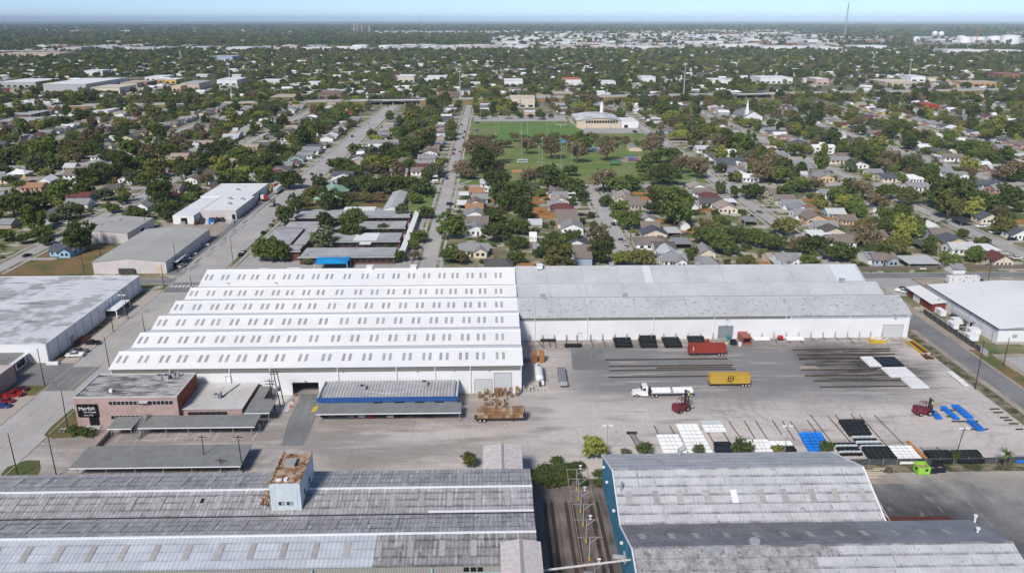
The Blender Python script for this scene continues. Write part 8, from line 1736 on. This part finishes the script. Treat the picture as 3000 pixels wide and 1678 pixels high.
tower('thin mast on the far left rail line', 'a1', 40, 225, 140, 5, M['hvac'], True, 'radio_mast'); tower('needle mast on the central horizon', 'a2', 598, 195, 130, 5, M['hvac'], True, 'radio_mast'); tower('small white water tower on the horizon right of centre', 'a2', 1832, 178, 160, 5, M['white_trim'])
sky_m = mat('distant tower glass', (.22,.26,.32), var=.1, vs=.01)
for i, (x, yt, w) in enumerate(((650,126,12),(684,118,12),(700,116,22),(716,120,10),(872,130,10),(922,122,14))):
    X, Y = c('a1', x, 140); k_ = cs('a1', 140); h = (140-yt)/k_; w /= k_
    t = thing('office_tower', 'tiny hazy office tower on the left skyline, %s from the left' % ordn(i+1), 'tower', (X, Y, 0), 0, 'skyline towers'); lpart('shaft', MB().box(-w/2,w/2,-w/2,w/2,0,h), sky_m, t); lpart('crown', MB().box(-w/4,w/4,-w/4,w/4,h,h*1.05), sky_m, t)
# ---------------------------------------------------------------- far houses and woods to the horizon
def proj(X, Y):
    x, y = X*_ca-Y*_sa, X*_sa+Y*_ca; zc = y*_cp+HC*_sp; up = y*_sp-HC*_cp; return CX+F*x/zc, CY-F*up/zc
OPEN = [(250,720,226,277,.10),(0,125,236,284,.12),(1430,2000,100,148,.20),(1430,2000,92,100,.4),(2000,2390,100,147,.18),(2000,2390,88,100,.4),(2390,2610,100,132,.35),(1080,1430,136,150,.12),(1080,1500,92,102,.3),(0,180,148,172,.08),(180,1080,138,156,.45),(2220,2990,226,285,.22),(2670,3000,98,136,.10),(2000,2230,228,252,.35),(2390,3000,136,168,.55),(120,520,76,96,.5),(2170,2400,330,390,.3)]
def dens(X, Y):
    px, py = proj(X, Y)
    for a, b, p, q, d in OPEN:
        if a < px < b and p < py < q: return d
    return 1.
rf_ = random.Random(41); hs = []
for _ in range(3400):
    Y = 1170+(3300-1170)*rf_.random()**1.1; X = rf_.uniform(-.70, .70)*Y
    if dens(X, Y) < .5 and rf_.random() > .3 or not clear(X, Y, 6) or abs(Y-hy(X)) < 34: continue
    hs.append((X, Y, rf_.uniform(10,20), rf_.uniform(9,16), rf_.choice(['gx','gy','hip','two','gx']), rf_.choice(['grey','brown','white','white','pale','tan','slate']), rf_.choice(['white','white','cream','peach','grey']), False))
E1 = len(EXCL); batch(hs, 'distant_houses', 'speckle of tiny pale roofs in the distant woods', 'houses'); del EXCL[E1:]
pts = []
bl_ = [e for e in EXCL if e[3] > 1080]
gridb = {}
for e in bl_:
    for gx in range(int(e[0]//100), int(e[1]//100)+1):
        for gy2 in range(int(e[2]//100), int(e[3]//100)+1): gridb.setdefault((gx, gy2), []).append(e)
for h in hs:
    gridb.setdefault((int(h[0]//100), int(h[1]//100)), []).append((h[0]-h[2]/2, h[0]+h[2]/2, h[1]-h[3]/2-5, h[1]+h[3]/2))
MW = ('dark','mid','olive','lime','brown','grey'); byc = {m: [i for i, k in enumerate(skeys) if k[1] == m and k[0] != 'loose'] or [0] for m in MW}
def far_trees(Y0, Y1, n, s0, s1, pw=1.):
    for _ in range(n):
        Y = Y0+(Y1-Y0)*rf_.random()**pw; X = rf_.uniform(-.71, .71)*Y
        if abs(Y-hy(X)) < 21 or rf_.random() > dens(X, Y): continue
        if any(a < X < b and p < Y < q for a, b, p, q in gridb.get((int(X//100), int(Y//100)), ())): continue
        v = math.sin(X*.006+Y*.0021)+math.sin(Y*.0075-X*.0023)+.8*math.sin(X*.017+1.3*math.sin(Y*.011)); lt = max(0., v)
        pts.append((X, Y, rf_.uniform(0,6.28), rf_.uniform(s0, s1), rf_.choice(byc[rf_.choices(MW, (6,4,2+3*lt,.9+3*lt,.9+lt,1.4+lt))[0]]), rf_.uniform(.7,1.1)))
far_trees(1112, 2000, 9000, .7, 1.6); far_trees(2000, 3600, 14000, .9, 1.9); far_trees(3600, 7000, 15000, 1.3, 2.8, .9); far_trees(7000, 16000, 15000, 2.2, 4.2, .8)
tree_mass('far_woodland', 'dark green woodland spreading to the horizon', pts, srcs); print('far trees', len(pts))
# ---------------------------------------------------------------- haze
hz_m = bpy.data.materials.new('pale blue haze'); hz_m.use_nodes = True; nt_ = hz_m.node_tree; nt_.nodes.clear()
pv = nt_.nodes.new('ShaderNodeVolumePrincipled'); ou = nt_.nodes.new('ShaderNodeOutputMaterial'); nt_.links.new(pv.outputs[0], ou.inputs['Volume'])
pv.inputs['Color'].default_value = (.68, .85, 1, 1); pv.inputs['Density'].default_value = 3.8e-5; pv.inputs['Anisotropy'].default_value = -.5
hzo = obj('haze', MB().box(-42500, 42500, -1700, 60500, -1, 226).mesh('haze', hz_m)); hzo['kind'] = 'stuff'; hzo['label'] = 'thin pale blue haze over the distance'; hzo['category'] = 'haze'
